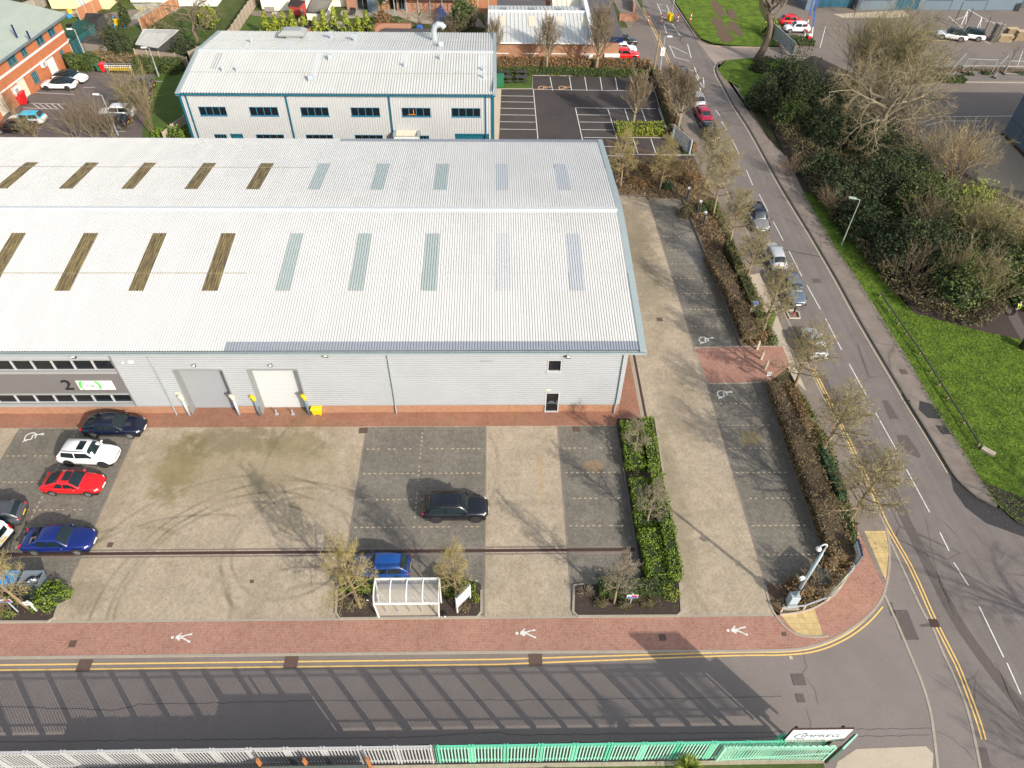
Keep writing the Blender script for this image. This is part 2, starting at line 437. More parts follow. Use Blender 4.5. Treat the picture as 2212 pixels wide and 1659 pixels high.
def hedge(pts, w, h, name, mats, label, cat='hedge', dens=110, leaf=.13, zb=0., group=None, amp=.12, woody=False, core=None, twigs=0):
    """clipped or loose hedge along a polyline of (x,y)"""
    mb = MB(); seg = [math.dist(a, b) for a, b in zip(pts, pts[1:])]; L = sum(seg)
    # inner body
    ci = .72
    mb.strip(pts, w*ci, zb+h*.86, 0, z0=zb)
    per = w+2*h; n = int(L*per*dens)
    s = rng.random(n)*L; q = rng.random(n)*per
    cum = np.concatenate([[0], np.cumsum(seg)]); k = np.clip(np.searchsorted(cum, s, side='right')-1, 0, len(seg)-1)
    A = np.array(pts); D = (A[1:]-A[:-1])/np.array(seg)[:, None]
    base = A[k]+D[k]*(s-cum[k])[:, None]; N = np.stack([-D[k][:, 1], D[k][:, 0]], 1)
    side = np.where(q < h, -1., np.where(q > h+w, 1., 0.))
    off = np.where(side < 0, -w/2, np.where(side > 0, w/2, q-h-w/2))
    z = np.where(side < 0, q, np.where(side > 0, per-q, h))
    P3 = np.stack([base[:, 0]+N[:, 0]*off, base[:, 1]+N[:, 1]*off, zb+z], 1)
    nr = np.stack([N[:, 0]*side, N[:, 1]*side, (side == 0)*1.], 1)
    dsp = lump(P3, 1.2, amp, L)-rng.random(n)*amp*1.2
    P3 = P3+nr*dsp[:, None]; P3[:, 2] = np.maximum(P3[:, 2], zb+.03)
    # ends
    m = int(w*h*dens)
    for e, sg in ((0, -1.), (len(pts)-1, 1.)):
        d = D[0 if e == 0 else -1]*sg; nn = np.array([-d[1], d[0]])
        o = (rng.random(m)-.5)*w; zz = rng.random(m)*h
        pe = np.stack([A[e][0]+nn[0]*o+d[0]*.02, A[e][1]+nn[1]*o+d[1]*.02, zb+zz], 1)
        P3 = np.concatenate([P3, pe]); nr = np.concatenate([nr, np.tile([d[0], d[1], 0], (m, 1))])
    mb.np_quads(leafq(P3, leaf, nr, .9), 1)
    if twigs:
        n = int(L*twigs); V = []
        s = rng.random(n)*L; k = np.clip(np.searchsorted(cum, s, side='right')-1, 0, len(seg)-1)
        b = A[k]+D[k]*(s-cum[k])[:, None]+N[:1]*0
        for i in range(n):
            x, y = b[i]+np.array([-D[k[i]][1], D[k[i]][0]])*(rnd.random()-.5)*w*.9
            p = Vector((x, y, zb+h*rnd.uniform(.3, .8))); d = Vector((rnd.gauss(0, .4), rnd.gauss(0, .4), rnd.uniform(.4, 1))).normalized()
            mb.tube([p, p+d*rnd.uniform(.3, .7)*h*.6], [.014, .006], 3, 2, cap=False)
    return solo(mb, name, mats, label, cat, group)
def bush(c, rx, ry, rz_, name, mats, label, cat='bush', n=900, leaf=.16, group=None, amp=.25, twigs=0, core=.72, build=True, mb=None):
    mb = mb or MB()
    # uneven inner body
    kk, nn_ = 7, 12; rings = []
    for i in range(kk+1):
        a = PI/2*i/kk; ring = []
        for j in range(nn_):
            t = 2*PI*j/nn_; q = core*(1+.18*math.sin(3*t+c[0])+.12*math.cos(5*t+i))
            ring.append((c[0]+rx*q*math.cos(a)*math.cos(t), c[1]+ry*q*math.cos(a)*math.sin(t), c[2]+rz_*core*math.sin(a)*1.02))
        rings.append(ring)
    mb.loft(rings, 0, cap=True)
    v = rng.normal(size=(n, 3)); v[:, 2] = np.abs(v[:, 2]); v /= np.linalg.norm(v, axis=1, keepdims=True)
    r = 1-np.abs(rng.normal(size=n))*.14+lump(v*np.array([rx, ry, rz_]), 1.6, amp, c[0]+c[1])
    p = np.array(c)+v*np.array([rx, ry, rz_])*r[:, None]
    mb.np_quads(leafq(p, leaf, v, 1.), 1)
    for i in range(twigs):
        t = rnd.random()*2*PI; e = rnd.uniform(.3, 1.2)
        d = Vector((math.cos(t)*math.cos(e)*rx, math.sin(t)*math.cos(e)*ry, math.sin(e)*rz_))
        p0 = Vector(c)+d*.5; p1 = Vector(c)+d*rnd.uniform(1., 1.25)+Vector((0, 0, rnd.uniform(0, .2)))
        mb.tube([p0, p1], [.018, .007], 3, 2, cap=False)
    if not build: return mb
    return solo(mb, name, mats, label, cat, group)
def grow(mb, p, d, L, r, lev, spec, m=0):
    """recursive bare branch; spec[lev] = (segments, wobble, up, n_children, child_len, angle, start)"""
    segs, wob, up, nc, cl, ang, st = spec[lev]
    pts = [p.copy()]; rad = [r]; dirs = [d.copy()]; r1 = r*(.35 if lev < len(spec)-1 else .3)
    for i in range(segs):
        d = (d+Vector((rnd.gauss(0, wob), rnd.gauss(0, wob), rnd.gauss(0, wob)+up))).normalized()
        p = p+d*(L/segs); pts.append(p.copy()); dirs.append(d.copy()); rad.append(r+(r1-r)*(i+1)/segs)
    mb.tube(pts, rad, {0: 7, 1: 5, 2: 4}.get(lev, 3), m if lev < len(spec)-1 else 1, cap=False)
    if lev+1 >= len(spec): return
    for k in range(nc):
        t = st+(1-st)*(k+rnd.random())/nc; q = t*segs; i = min(int(q), segs-1); fr = q-i
        pp = pts[i].lerp(pts[i+1], fr); dd = dirs[i+1]
        az = k*2.4+rnd.uniform(-.6, .6); ax = dd.orthogonal().normalized(); ax.rotate(Matrix.Rotation(az, 3, dd))
        a = ang*rnd.uniform(.7, 1.3)
        nd = (dd*math.cos(a)+ax*math.sin(a)).normalized()
        grow(mb, pp, nd, cl*L*(1.15-.6*t)*rnd.uniform(.75, 1.2), max(rad[i]*.5, .013), lev+1, spec, m)
# ================================================================ materials
TYRE = [(-16.5, 22.5, 9.5, .12, .42), (-17.3, 22.8, 8.3, .12, .34), (-14.5, 27., 4.6, .12, .34), (-13.6, 26.5, 6.0, .14, .3), (-21., 16., 14., .12, .3), (-9., 33.5, 9.5, .14, .26), (-26., 20., 9., .16, .26), (2., 18., 13., .2, .22), (16.5, 21., 9., .2, .2), (-15.5, 21.5, 11.6, .12, .34), (-12, 19, 5.5, .14, .3), (-18, 21, 12.6, .12, .3), (-13.5, 23, 3., .3, .25)]
paving('tan_blocks', [(.305, .243, .175), (.372, .304, .222), (.42, .35, .262), (.46, .39, .30)], 45, marks=TYRE,
       stain=[(-20., 34.2, 10., 4.6, (.27, .225, .125), .5), (-29., 30., 2., 8., (.24, .2, .12), .3), (14.8, 66., 2.6, 8., (.2, .165, .115), .6), (15.3, 40., 2., 5., (.2, .165, .12), .4), (13.2, 30., 1.2, 9., (.22, .19, .13), .4), (-21., 36.6, 4.6, 1.8, (.13, .112, .06), .45), (-16.5, 36.2, 3.2, 1.6, (.16, .135, .07), .4), (3.4, 33., .28, 2.6, (.40, .27, .12), .4), (-24.5, 34., 2., 3.5, (.2, .16, .06), .5), (-27.5, 23.3, 1.6, 1.8, (.17, .145, .10), .4),
              (15., 58., 2.2, 9., (.2, .17, .12), .5)], moss=.35, blotch=.34)
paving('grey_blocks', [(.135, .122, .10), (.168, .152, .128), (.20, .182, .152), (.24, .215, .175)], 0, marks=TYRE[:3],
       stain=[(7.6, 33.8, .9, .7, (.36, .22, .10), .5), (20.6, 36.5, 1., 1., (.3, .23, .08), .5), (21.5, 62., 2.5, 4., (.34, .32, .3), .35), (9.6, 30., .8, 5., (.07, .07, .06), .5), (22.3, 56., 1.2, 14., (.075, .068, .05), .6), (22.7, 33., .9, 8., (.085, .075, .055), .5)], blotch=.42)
paving('red_blocks', [(.30, .15, .11), (.36, .185, .14), (.40, .225, .17), (.27, .18, .15)], 0, blotch=.25, moss=.12)
paving('wall_foot_red_blocks', [(.24, .12, .085), (.30, .145, .10), (.33, .17, .115), (.2, .14, .11)], 0, blotch=.35, moss=.7)
asphalt('estate_asphalt', (.198, .170, .155), var=.22, grain=.3)
asphalt('road_asphalt', (.168, .144, .133), var=.28, streak=.24, cracks=.38)
asphalt('patch_asphalt', (.108, .091, .085), var=.15)
asphalt('dark_carpark_asphalt', (.06, .051, .049), var=.5, scale=.15, grain=.25)
asphalt('office_asphalt', (.13, .108, .10), var=.22)
asphalt('plaza_asphalt', (.18, .152, .132), var=.35, scale=.08)
asphalt('pale_concrete', (.44, .37, .29), var=.25, grain=.2)
asphalt('path_asphalt', (.20, .165, .14), var=.5, scale=.7, cracks=.3)
asphalt('side_road_asphalt', (.30, .245, .205), var=.2, cracks=.5)
asphalt('kerb_concrete', (.33, .29, .235), var=.25, scale=1.5, grain=.25)
asphalt('dark_kerb', (.135, .12, .10), var=.35, scale=1.5)
plain('wet_tarmac', (.036, .032, .03), .5, var=.3, scale=3)
plain('soil', (.11, .07, .042), .95, var=.5, scale=5, fine=.4)
plain('mulch', (.045, .032, .025), .95, var=.5, scale=7, fine=.5)
def grassmat(name, a, b_, c, sc=.5):
    m, nt, b = newmat(name); g, x, y, z = coords(nt)
    n = noise(nt, g.outputs['Position'], sc, 6, .7); n2 = noise(nt, g.outputs['Position'], 6., 3, .8)
    col = mixc(nt, n.ramp(.35, .65), a, b_); col = mixc(nt, n2.ramp(.55, .75)*.5, col, c)
    setc(nt, b, bright(nt, col, n2*.7+.65)); b.inputs['Roughness'].default_value = .9; b.inputs['Specular IOR Level'].default_value = .1
grassmat('grass', (.06, .10, .016), (.125, .19, .022), (.16, .165, .05), .8)
grassmat('rough_grass', (.05, .08, .02), (.085, .10, .035), (.13, .11, .06))
grassmat('lawn', (.06, .10, .025), (.08, .125, .03), (.10, .12, .045))
grassmat('wild_ground', (.055, .045, .03), (.06, .065, .025), (.09, .07, .045), .25)
for nm, c in dict(yellow_line=(.72, .47, .15), white_line=(.66, .64, .60), orange_line=(.62, .36, .18), pale_line=(.5, .42, .28), dash_block=(.40, .33, .22)).items():
    m, nt, b = newmat(nm); g, x, y, z = coords(nt)
    n = noise(nt, g.outputs['Position'], 3.5, 5, .8)
    w = {'yellow_line': .5, 'white_line': .75}.get(nm, .5)
    setc(nt, b, mixc(nt, n.ramp(.5, .72)*w, c, (.2, .18, .16))); b.inputs['Roughness'].default_value = .7
m, nt, b = newmat('tactile_slab'); g, x, y, z = coords(nt)
e = (x*2.5).frac(); e2 = (y*2.5).frac(); jj = e.min(1.-e).min(e2.min(1.-e2)).ramp(.01, .05)
wn = white(nt, vec(nt, (x*2.5).floor(), (y*2.5).floor(), 0.))
setc(nt, b, bright(nt, (.50, .37, .17), (jj*.3+.7)*(wn*.22+.88)*((noise(nt, g.outputs['Position'], 3, 4)-.5)*.5+1.))); b.inputs['Roughness'].default_value = .85
m, nt, b = newmat('patio_slab'); g, x, y, z = coords(nt)
e = (x*1.7).frac(); e2 = (y*1.7).frac(); jj = e.min(1.-e).min(e2.min(1.-e2)).ramp(.01, .06)
setc(nt, b, bright(nt, (.33, .30, .25), (jj*.3+.7)*((noise(nt, g.outputs['Position'], 1.5, 4)-.5)*.7+1.))); b.inputs['Roughness'].default_value = .85
m, nt, b = newmat('crazy_paving'); g, x, y, z = coords(nt)
vn = nt.nodes.new('ShaderNodeTexVoronoi'); vn.inputs['Scale'].default_value = 1.1; nt.links.new(g.outputs['Position'], vn.inputs['Vector'])
setc(nt, b, mixc(nt, S(nt, vn.outputs['Distance']).ramp(.35, .5), (.45, .4, .22), (.3, .3, .28))); b.inputs['Roughness'].default_value = .85
roofmat('white_roof', (.565, .56, .54), (.50, .49, .46), .05)
roofmat('old_white_roof', (.52, .525, .505), (.42, .40, .36), .06)
roofmat('grey_green_roof', (.31, .35, .31), (.24, .26, .21), .1, ax='x')
roofmat('patchy_green_roof', (.045, .13, .105), (.42, .46, .42), .2)
roofmat('shed_tin_roof', (.52, .52, .5), (.25, .22, .2), .2)
plain('unpainted_sheet', (.26, .28, .32), .5, var=.15, scale=3)
plain('patch_sheet', (.52, .54, .55), .7, var=.08)
plain('pale_rooflight', (.33, .38, .37), .35, var=.08, scale=1.)
plain('fainter_rooflight', (.51, .515, .52), .5, var=.06, scale=1.)
plain('faint_rooflight', (.43, .45, .47), .35, var=.06, scale=1.)
m, nt, b = newmat('mossy_rooflight'); g, x, y, z = coords(nt)
n = noise(nt, vec(nt, x*5., y*.35, 0.), 1.5, 4, .7)
setc(nt, b, mixc(nt, n.ramp(.35, .65), (.075, .055, .032), (.21, .165, .07))); b.inputs['Roughness'].default_value = .8
plain('blue_grey_trim', (.26, .31, .32), .6, var=.08, scale=1.)
plain('trim_dark', (.12, .16, .18), .4)
plain('silver_cladding', (.36, .375, .395), .7, var=.08, scale=.4, spec=.1)
plain('white_cladding', (.46, .47, .475), .7, var=.07, scale=.5, spec=.1)
plain('grey_panel', (.16, .15, .15), .5, var=.06)
plain('sill_grey', (.27, .28, .28), .5, var=.08)
plain('frame_grey', (.42, .43, .44), .45)
plain('shutter_grey', (.27, .28, .30), .7, var=.04, spec=.1)
plain('shutter_white', (.46, .475, .48), .7, var=.04, spec=.1)
plain('reveal_grey', (.22, .23, .23), .6)
plain('teal_trim', (.012, .11, .16), .35, var=.1)
plain('teal_frame', (.03, .15, .24), .35)
plain('dark_teal', (.02, .09, .10), .4)
brickmat('orange_brick', (.36, .145, .065), (.25, .09, .045), (.36, .29, .21))
brickmat('office_brick', (.42, .12, .04), (.34, .095, .035), (.42, .2, .1))
brickmat('yard_brick', (.40, .15, .075), (.29, .11, .06), (.36, .3, .24))
plain('cream_render', (.70, .58, .36), .8, var=.05); plain('ivory_render', (.74, .72, .60), .8, var=.05); plain('white_render', (.75, .74, .71), .8, var=.05)
plain('dark_felt', (.055, .053, .055), .9, var=.3, scale=2); plain('flat_roof_dark', (.085, .078, .082), .8, var=.15); plain('slate_dark', (.06, .055, .055), .7, var=.35, scale=4)
plain('terracotta', (.22, .085, .05), .8, var=.35, scale=5); plain('red_shed_paint', (.36, .05, .035), .7, var=.15)
plain('wood_fence', (.30, .24, .185), .9, var=.25, scale=4, fine=.2); plain('orange_fence', (.38, .165, .08), .85, var=.2, scale=4, fine=.2); plain('grey_wood', (.26, .23, .2), .9, var=.3, scale=4)
plain('pale_post', (.45, .38, .29), .9); plain('pallet_wood', (.42, .32, .2), .9, var=.3); plain('dark_wood', (.045, .042, .04), .8)
plain('anthracite', (.055, .075, .09), .45, var=.1, scale=1.); plain('slate_blue_panel', (.11, .15, .19), .5, var=.08, scale=.6); plain('navy', (.008, .02, .07), .4)
plain('white_paint', (.68, .68, .66), .45, var=.04); plain('black_plastic', (.015, .015, .016), .5); plain('lamp_green', (.30, .36, .27), .5, var=.1); plain('galv', (.42, .46, .49), .45, metal=.3, var=.1); plain('pale_blue_metal', (.36, .43, .47), .4, var=.06)
plain('red_plastic', (.55, .015, .02), .4); plain('green_plastic', (.02, .14, .07), .45); plain('dumpster_grey', (.14, .17, .2), .5, var=.15); plain('blue_tarp', (.03, .12, .42), .5, var=.2, scale=4); plain('blue_bag', (.02, .30, .62), .5, var=.2)
plain('yellow_plastic', (.72, .48, .01), .5, var=.06); plain('cream_pipe', (.66, .58, .4), .6); plain('worn_blue_pipe', (.38, .47, .52), .6, var=.2); plain('dark_blue_pipe', (.10, .17, .22), .5); plain('chalk_white', (.72, .70, .66), .7)
plain('iron_cover', (.105, .065, .05), .75, var=.25, scale=8); plain('drain_brown', (.055, .025, .02), .7, var=.2); plain('rubber', (.02, .02, .02), .8); plain('alloy', (.45, .45, .46), .3, metal=.7); plain('dark_alloy', (.05, .05, .055), .35, metal=.5)
plain('mint_paint', (.11, .50, .32), .5, var=.14, scale=3); plain('mint_pale', (.33, .62, .47), .5, var=.1, scale=3); plain('bleached_fence', (.42, .42, .42), .6, var=.14, scale=4); plain('cream_pale', (.62, .55, .43), .6, var=.2); plain('lap_dirt', (.30, .26, .21), .8, var=.4, scale=8)
plain('rust', (.38, .14, .04), .8, var=.3)
plain('container_top', (.085, .105, .09), .8, var=.35, scale=2); plain('old_planks', (.30, .26, .19), .9, var=.35, scale=5); plain('hardcore', (.34, .28, .21), .95, var=.4, scale=3, fine=.3)
plain('lead_white', (.70, .70, .68), .5); plain('sign_red', (.6, .04, .05), .5); plain('sign_blue', (.02, .10, .45), .5); plain('sign_green', (.08, .50, .08), .5); plain('sign_yellow', (.68, .70, .16), .5, var=.1); plain('logo_navy', (.015, .04, .16), .5); plain('dark_text', (.03, .035, .04), .5); plain('faint_text', (.60, .68, .62), .5)
plain('skin', (.45, .27, .2), .6, var=.03); plain('dark_cloth', (.02, .022, .028), .9); plain('hivis', (.55, .85, .05), .7); plain('hair_grey', (.3, .28, .26), .9)
plain('taillight', (.45, .01, .015), .2, coat=.6, var=0); plain('headlight', (.62, .64, .66), .12, var=0, coat=.5); plain('plate_white', (.75, .75, .72), .5); plain('plate_yellow', (.75, .50, .03), .5); plain('orange_plastic', (.8, .25, .03), .5)
glassmat('dark_glass'); glassmat('car_glass', (.012, .022, .026), .05); glassmat('teal_glass', (.012, .09, .12), .1); glassmat('blue_glass', (.02, .09, .14), .1)
m, nt, b = newmat('shelter_sheet'); setc(nt, b, (.62, .64, .64)); b.inputs['Roughness'].default_value = .25
b.inputs['Transmission Weight'].default_value = .75; b.inputs['Alpha'].default_value = .55
m, nt, b = newmat('greenhouse_glass'); setc(nt, b, (.6, .68, .66)); b.inputs['Roughness'].default_value = .1; b.inputs['Alpha'].default_value = .35
def paint(name, col, rough=.3): plain(name, col, rough, var=.02, coat=.55)
for n_, c_ in dict(paint_navy=(.004, .007, .024), paint_white=(.78, .79, .80), paint_red=(.62, .008, .012), paint_dkgrey=(.06, .065, .075), paint_blue=(.003, .014, .125), paint_black=(.006, .007, .012),
                   paint_midblue=(.005, .06, .26), paint_silver=(.38, .40, .43), paint_grey=(.17, .175, .20), paint_crimson=(.38, .008, .045), paint_cyan=(.02, .42, .62), paint_slate=(.09, .12, .16)).items(): paint(n_, c_)
# foliage
leafmat('leaf_box', [(.07, .115, .014), (.13, .20, .02), (.22, .29, .035)])
leafmat('leaf_lime', [(.10, .14, .02), (.20, .23, .025), (.33, .34, .04)])
leafmat('leaf_dark', [(.016, .024, .011), (.034, .050, .019), (.075, .09, .035)], .85)
leafmat('leaf_mid', [(.025, .042, .011), (.06, .09, .02), (.13, .16, .04)])
leafmat('leaf_beech', [(.10, .06, .028), (.19, .11, .045), (.34, .19, .07)])
leafmat('leaf_beech_dull', [(.11, .08, .042), (.19, .135, .068), (.29, .20, .095)])
leafmat('leaf_mixed', [(.05, .04, .02), (.07, .08, .02), (.15, .12, .04)])
leafmat('leaf_bramble', [(.03, .028, .015), (.065, .055, .028), (.12, .095, .045), (.055, .075, .022)])
leafmat('leaf_laurel', [(.01, .035, .012), (.02, .065, .02), (.10, .16, .08)])
leafmat('leaf_yellow_green', [(.07, .11, .012), (.17, .22, .03), (.34, .36, .06)])  # bright yellow-green leaf tones, varied from leaf to leaf
plain('hedge_core', (.018, .028, .008), .95); plain('brown_core', (.075, .055, .033), .95)
plain('bark', (.13, .10, .07), .9, var=.3); plain('bark_tan', (.24, .18, .11), .9, var=.3); plain('bark_pale', (.22, .185, .12), .9, var=.3); plain('bark_dark', (.075, .058, .042), .9, var=.3)
leafmat('twig_olive', [(.14, .12, .06), (.235, .205, .095), (.34, .30, .145)]); leafmat('twig_gold', [(.17, .14, .055), (.28, .235, .085), (.38, .32, .13)]); leafmat('twig_grey', [(.16, .13, .09), (.25, .21, .15), (.34, .29, .21)])
leafmat('twig_brown', [(.11, .075, .05), (.17, .12, .075), (.24, .18, .11)]); leafmat('twig_straw', [(.26, .2, .1), (.38, .3, .16), (.48, .4, .22)]); leafmat('twig_lichen', [(.14, .115, .06), (.24, .19, .10), (.36, .29, .16)])

# ================================================================ ground
RZ = -.10                                # carriageway level; footways and yard are at 0
struct(MB().sheet([(-400, -150), (500, -150), (500, 600), (-400, 600)], -.16), 'ground', 'wild_ground')
KO = G([(1600, 1406), (1700, 1404), (1760, 1395), (1820, 1370), (1870, 1335), (1903, 1297), (1918, 1250), (1922, 1200), (1917, 1150), (1900, 1110)])
L1 = G([(1908, 1278), (1940, 1350), (1969, 1420), (1992, 1476), (2010, 1537), (2019, 1598), (2026, 1659), (2030, 1720)], RZ)
L2 = G([(1906, 1128), (1912, 1144), (1968, 1267), (1995, 1323), (2016, 1358), (2033, 1400), (2068, 1476), (2092, 1540), (2109, 1613), (2118, 1659), (2128, 1720)], RZ)
KW = G([(1900, 1110), (1878, 1069), (1812, 928), (1752, 808), (1725, 740), (1685, 662), (1618, 512), (1572, 420), (1504, 271), (1478, 210), (1455, 165), (1410, 67), (1373, 0), (1345, -50)])
KE_D = [(1430, -50), (1453, 0), (1488, 54), (1509, 86)]
KE2_D = [(1566, 129), (1552, 135), (1547, 148), (1550, 161), (1563, 185), (1585, 226), (1620, 279), (1682, 391), (1752, 506), (1806, 598), (1858, 692), (1952, 850), (1964, 870), (2014, 950), (2056, 1020), (2078, 1046), (2111, 1074), (2152, 1095)]
KE = G(KE_D, 0); KE2 = G(KE2_D, 0)
erp = [(-75, 8), (-75, 19.05)]+[(a, 19.05) for a in (-40, 0)]+KO+L2[2:]+[(L2[-1][0], 4), (20, 4), (20, 8)]
struct(MB().sheet(erp, RZ-.004), 'estate_road', 'estate_asphalt')
mrp = KW[::-1]+L2+[(L2[-1][0]+.3, 0), (60, 0), (62, 24)]+G([(2330, 1180), (2212, 1150)], 0)+KE2[::-1]+G([(1536, 97)], 0)+KE[::-1]
struct(MB().sheet(mrp, RZ), 'main_road', 'road_asphalt')
sidep = G([(1500, 78), (1509, 86), (1536, 96), (1620, 101), (1700, 100), (1760, 60), (1900, 60), (1900, 200), (1700, 135), (1690, 126), (1620, 124), (1566, 129), (1548, 142)], 0)
struct(MB().sheet(sidep, RZ+.004), 'side_road', 'side_road_asphalt')
# flush kerb lines at the junction, tar seams, patches
for pts in (L1, L2): struct(MB().strip(smooth_line(pts, 4), .16, RZ+.012), 'flush_kerb_line', 'kerb_concrete')
plain('seam_tar', (.075, .064, .058), .8)
def crack_line(pts, w=.05, name='tar_seam', mat='seam_tar', z=RZ+.004, jit=.022):
    w *= .75
    q = []
    for (a, b) in zip(pts, pts[1:]):
        n = max(2, int(math.dist(a, b)/.35))
        for k in range(n): q.append((a[0]+(b[0]-a[0])*k/n+rnd.gauss(0, jit), a[1]+(b[1]-a[1])*k/n+rnd.gauss(0, jit)))
    q.append(pts[-1]); struct(MB().strip(q, w, z), name, mat)
crack_line(G([(0, 1525), (250, 1533), (300, 1520), (700, 1512), (1100, 1511), (1500, 1507), (1690, 1503)]), .05)
crack_line(G([(0, 1601), (500, 1596), (900, 1591), (1080, 1580), (1100, 1586), (1700, 1580)]), .05)
crack_line(G([(0, 1628), (700, 1612), (1300, 1602), (1700, 1590)]), .04)
crack_line(G([(1735, 1400), (1742, 1440), (1728, 1470)]), .03)
crack_line(G([(1740, 1460), (1762, 1490), (1768, 1520)]), .03); crack_line(G([(1742, 1530), (1752, 1560), (1750, 1590)]), .03)
crack_line(G([(1850, 1575), (2010, 1571), (2020, 1577)]), .035); crack_line(G([(1850, 1590), (2010, 1586)]), .035)
crack_line(G([(2024, 1578), (2060, 1595), (2090, 1620), (2105, 1640)]), .035)
PM = MB()
for d in ([(1925, 1318), (1960, 1318), (1986, 1382), (1948, 1382)], [(1915, 1300), (1927, 1301), (1935, 1330), (1924, 1330)], [(1985, 1350), (2012, 1345), (2018, 1352), (1992, 1355)]):
    struct(MB().sheet(G(d, RZ), RZ+.006), 'tarmac_patch', 'patch_asphalt')
struct(MB().strip(smooth_line(G([(1875, 950), (1905, 1010), (1960, 1130), (2040, 1290), (2080, 1360), (2160, 1470), (2260, 1590)], RZ), 5), .75, RZ+.004), 'trench_patch', 'patch_asphalt')
for d in ([(1905, 865), (1917, 865), (1942, 905), (1922, 905)], [(1938, 940), (1960, 940), (1990, 985), (1985, 990), (1965, 980), (1940, 955)], [(2108, 1615), (2130, 1615), (2142, 1659), (2120, 1659)]):
    struct(MB().sheet(G(d, RZ), RZ+.008), 'tarmac_patch', 'patch_asphalt')
struct(MB().strip(G([(1775, 810), (1800, 870), (1840, 940), (1880, 1000)], RZ), .7, RZ+.005), 'trench_patch', 'patch_asphalt')
crack_line(G([(2000, 1120), (2015, 1200), (2030, 1260), (2050, 1300)], RZ), .04); crack_line(G([(1870, 860), (1885, 880), (1880, 900), (1900, 950)], RZ), .03)
crack_line(G([(2150, 1430), (2180, 1500), (2212, 1560)], RZ), .05); crack_line(G([(1960, 1230), (2030, 1250), (2060, 1330)], RZ), .03)
struct(MB().sheet(G([(2052, 1020), (2060, 1060), (2085, 1095), (2130, 1130), (2212, 1160), (2330, 1190), (2330, 1150), (2212, 1110), (2152, 1096), (2111, 1076), (2078, 1048), (2060, 1024)], RZ), RZ+.008), 'gutter_puddle', 'wet_tarmac')
# concrete apron and corner bottom right
struct(MB().sheet(G([(1810, 1645), (1850, 1618), (1900, 1616), (2000, 1612), (2016, 1628), (2015, 1650), (2010, 1700), (1790, 1700)], RZ), RZ+.006), 'concrete_apron', 'pale_concrete')
# footway and yard
foot = [(-75, 19.1), (0, 19.1)]+KO+G([(1885, 1115), (1850, 1141), (1842, 1227), (1800, 1290), (1759, 1313), (1685, 1327), (1672, 1332)])+[(18, 21.4), (-75, 21.4)]
struct(MB().prism(foot, -.15, 0), 'red_block_footway', 'red_blocks')
K = MB(); K.strip([(-75, 19.12), (-30, 19.12), (0, 19.12)]+smooth_line(KO, 4), .15, .012, z0=-.14); struct(K, 'footway_kerb', 'kerb_concrete')
yardp = [(-75, 21.4)]+G([(1672, 1331), (1655, 1265), (1652, 1262), (1792, 1262), (1770, 1180), (1700, 980), (1648, 826), (1602, 748), (1525, 553), (1475, 432), (1401, 432), (1395, 424), (1330, 424)])+[(14, 74), (-75, 74)]
struct(MB().prism(yardp, -.15, .0), 'block_paved_yard', 'tan_blocks')
struct(MB().strip([(-75, 21.45), (G([(1670, 1334)])[0][0], 21.4)], .14, .006), 'edging_course', 'kerb_concrete')
XS = [p[0] for p in G([(1401, 432), (1500, 750), (1527, 828), (1655, 1262)])]
bays = MB()
bays.sheet([(-38.5, 21.9), (-29, 21.6), (-29, 37.9), (-38.5, 37.9)], .004); bays.sheet([(-10.57, 21.6), (-.87, 21.6), (-.87, 37.9), (-10.57, 37.9)], .004)
bays.sheet([(5.03, 23.7), (9.95, 23.7), (9.85, 37.9), (5.03, 37.9)], .004)
bays.sheet(G([(1401, 432), (1475, 432), (1525, 553), (1602, 748), (1500, 750)]), .004); bays.sheet(G([(1527, 829), (1648, 827), (1700, 980), (1770, 1180), (1792, 1262), (1655, 1262)]), .004)
struct(bays, 'parking_bay_paving', 'grey_blocks')
wf = MB(); wf.sheet([(-75, 37.95), (12., 37.95), (12., 60), (-75, 60)], .005); struct(wf, 'wall_foot_paving', 'wall_foot_red_blocks')
struct(MB().sheet(G([(1499, 752), (1604, 750), (1690, 748), (1707, 790), (1664, 824), (1527, 827)]), .007), 'red_crossing', 'red_blocks')
bd = MB()
for X0 in (-29, -10.57, -.87, 5.03): bd.strip([(X0, 21.5), (X0, 37.9)], .13, .009)
bd.strip(G([(1401, 432), (1500, 750)]), .14, .009); bd.strip(G([(1527, 828), (1655, 1262)]), .14, .009)
bd.strip([(-75, 26.15), (10, 26.15)], .12, .0085); bd.strip([(-75, 26.7), (10, 26.7)], .12, .0085)
struct(bd, 'border_course', 'path_asphalt')
dr = MB(); dr.strip([(-75, 26.42), (10, 26.42)], .24, .013); dr.strip([(12.42, 72), (12.42, 38.3)], .2, .013); struct(dr, 'drainage_channel', 'drain_brown')
struct(MB().strip([(12.2, 72), (12.2, 38.3)], .16, .015), 'edging_course', 'kerb_concrete')
ds = MB()
def dashes(a, b, n_on=.2, gap=.22, w=.1):
    L = math.dist(a, b); k = int(L/(n_on+gap)); ux, uy = (b[0]-a[0])/L, (b[1]-a[1])/L
    for i in range(k):
        t = i*(n_on+gap)+.1
        if rnd.random() < .12: continue
        ds.strip([(a[0]+ux*t, a[1]+uy*t), (a[0]+ux*(t+n_on), a[1]+uy*(t+n_on))], w, .012)
for y in (35.6, 33.2, 30.8, 28.4): dashes((-10.4, y), (-1., y)); 
for y in (35.6, 33.2, 30.8, 28.4, 24.2): dashes((5.2, y), (9.8, y))
for y in (35.1, 32.6, 30.1, 27.7): dashes((-38.3, y), (-29.1, y))
dashes((-6., 28.2), (-6., 37.8)); dashes((-33.8, 26.8), (-33.8, 37.8)); dashes((-10.4, 24.1), (-1., 24.1))
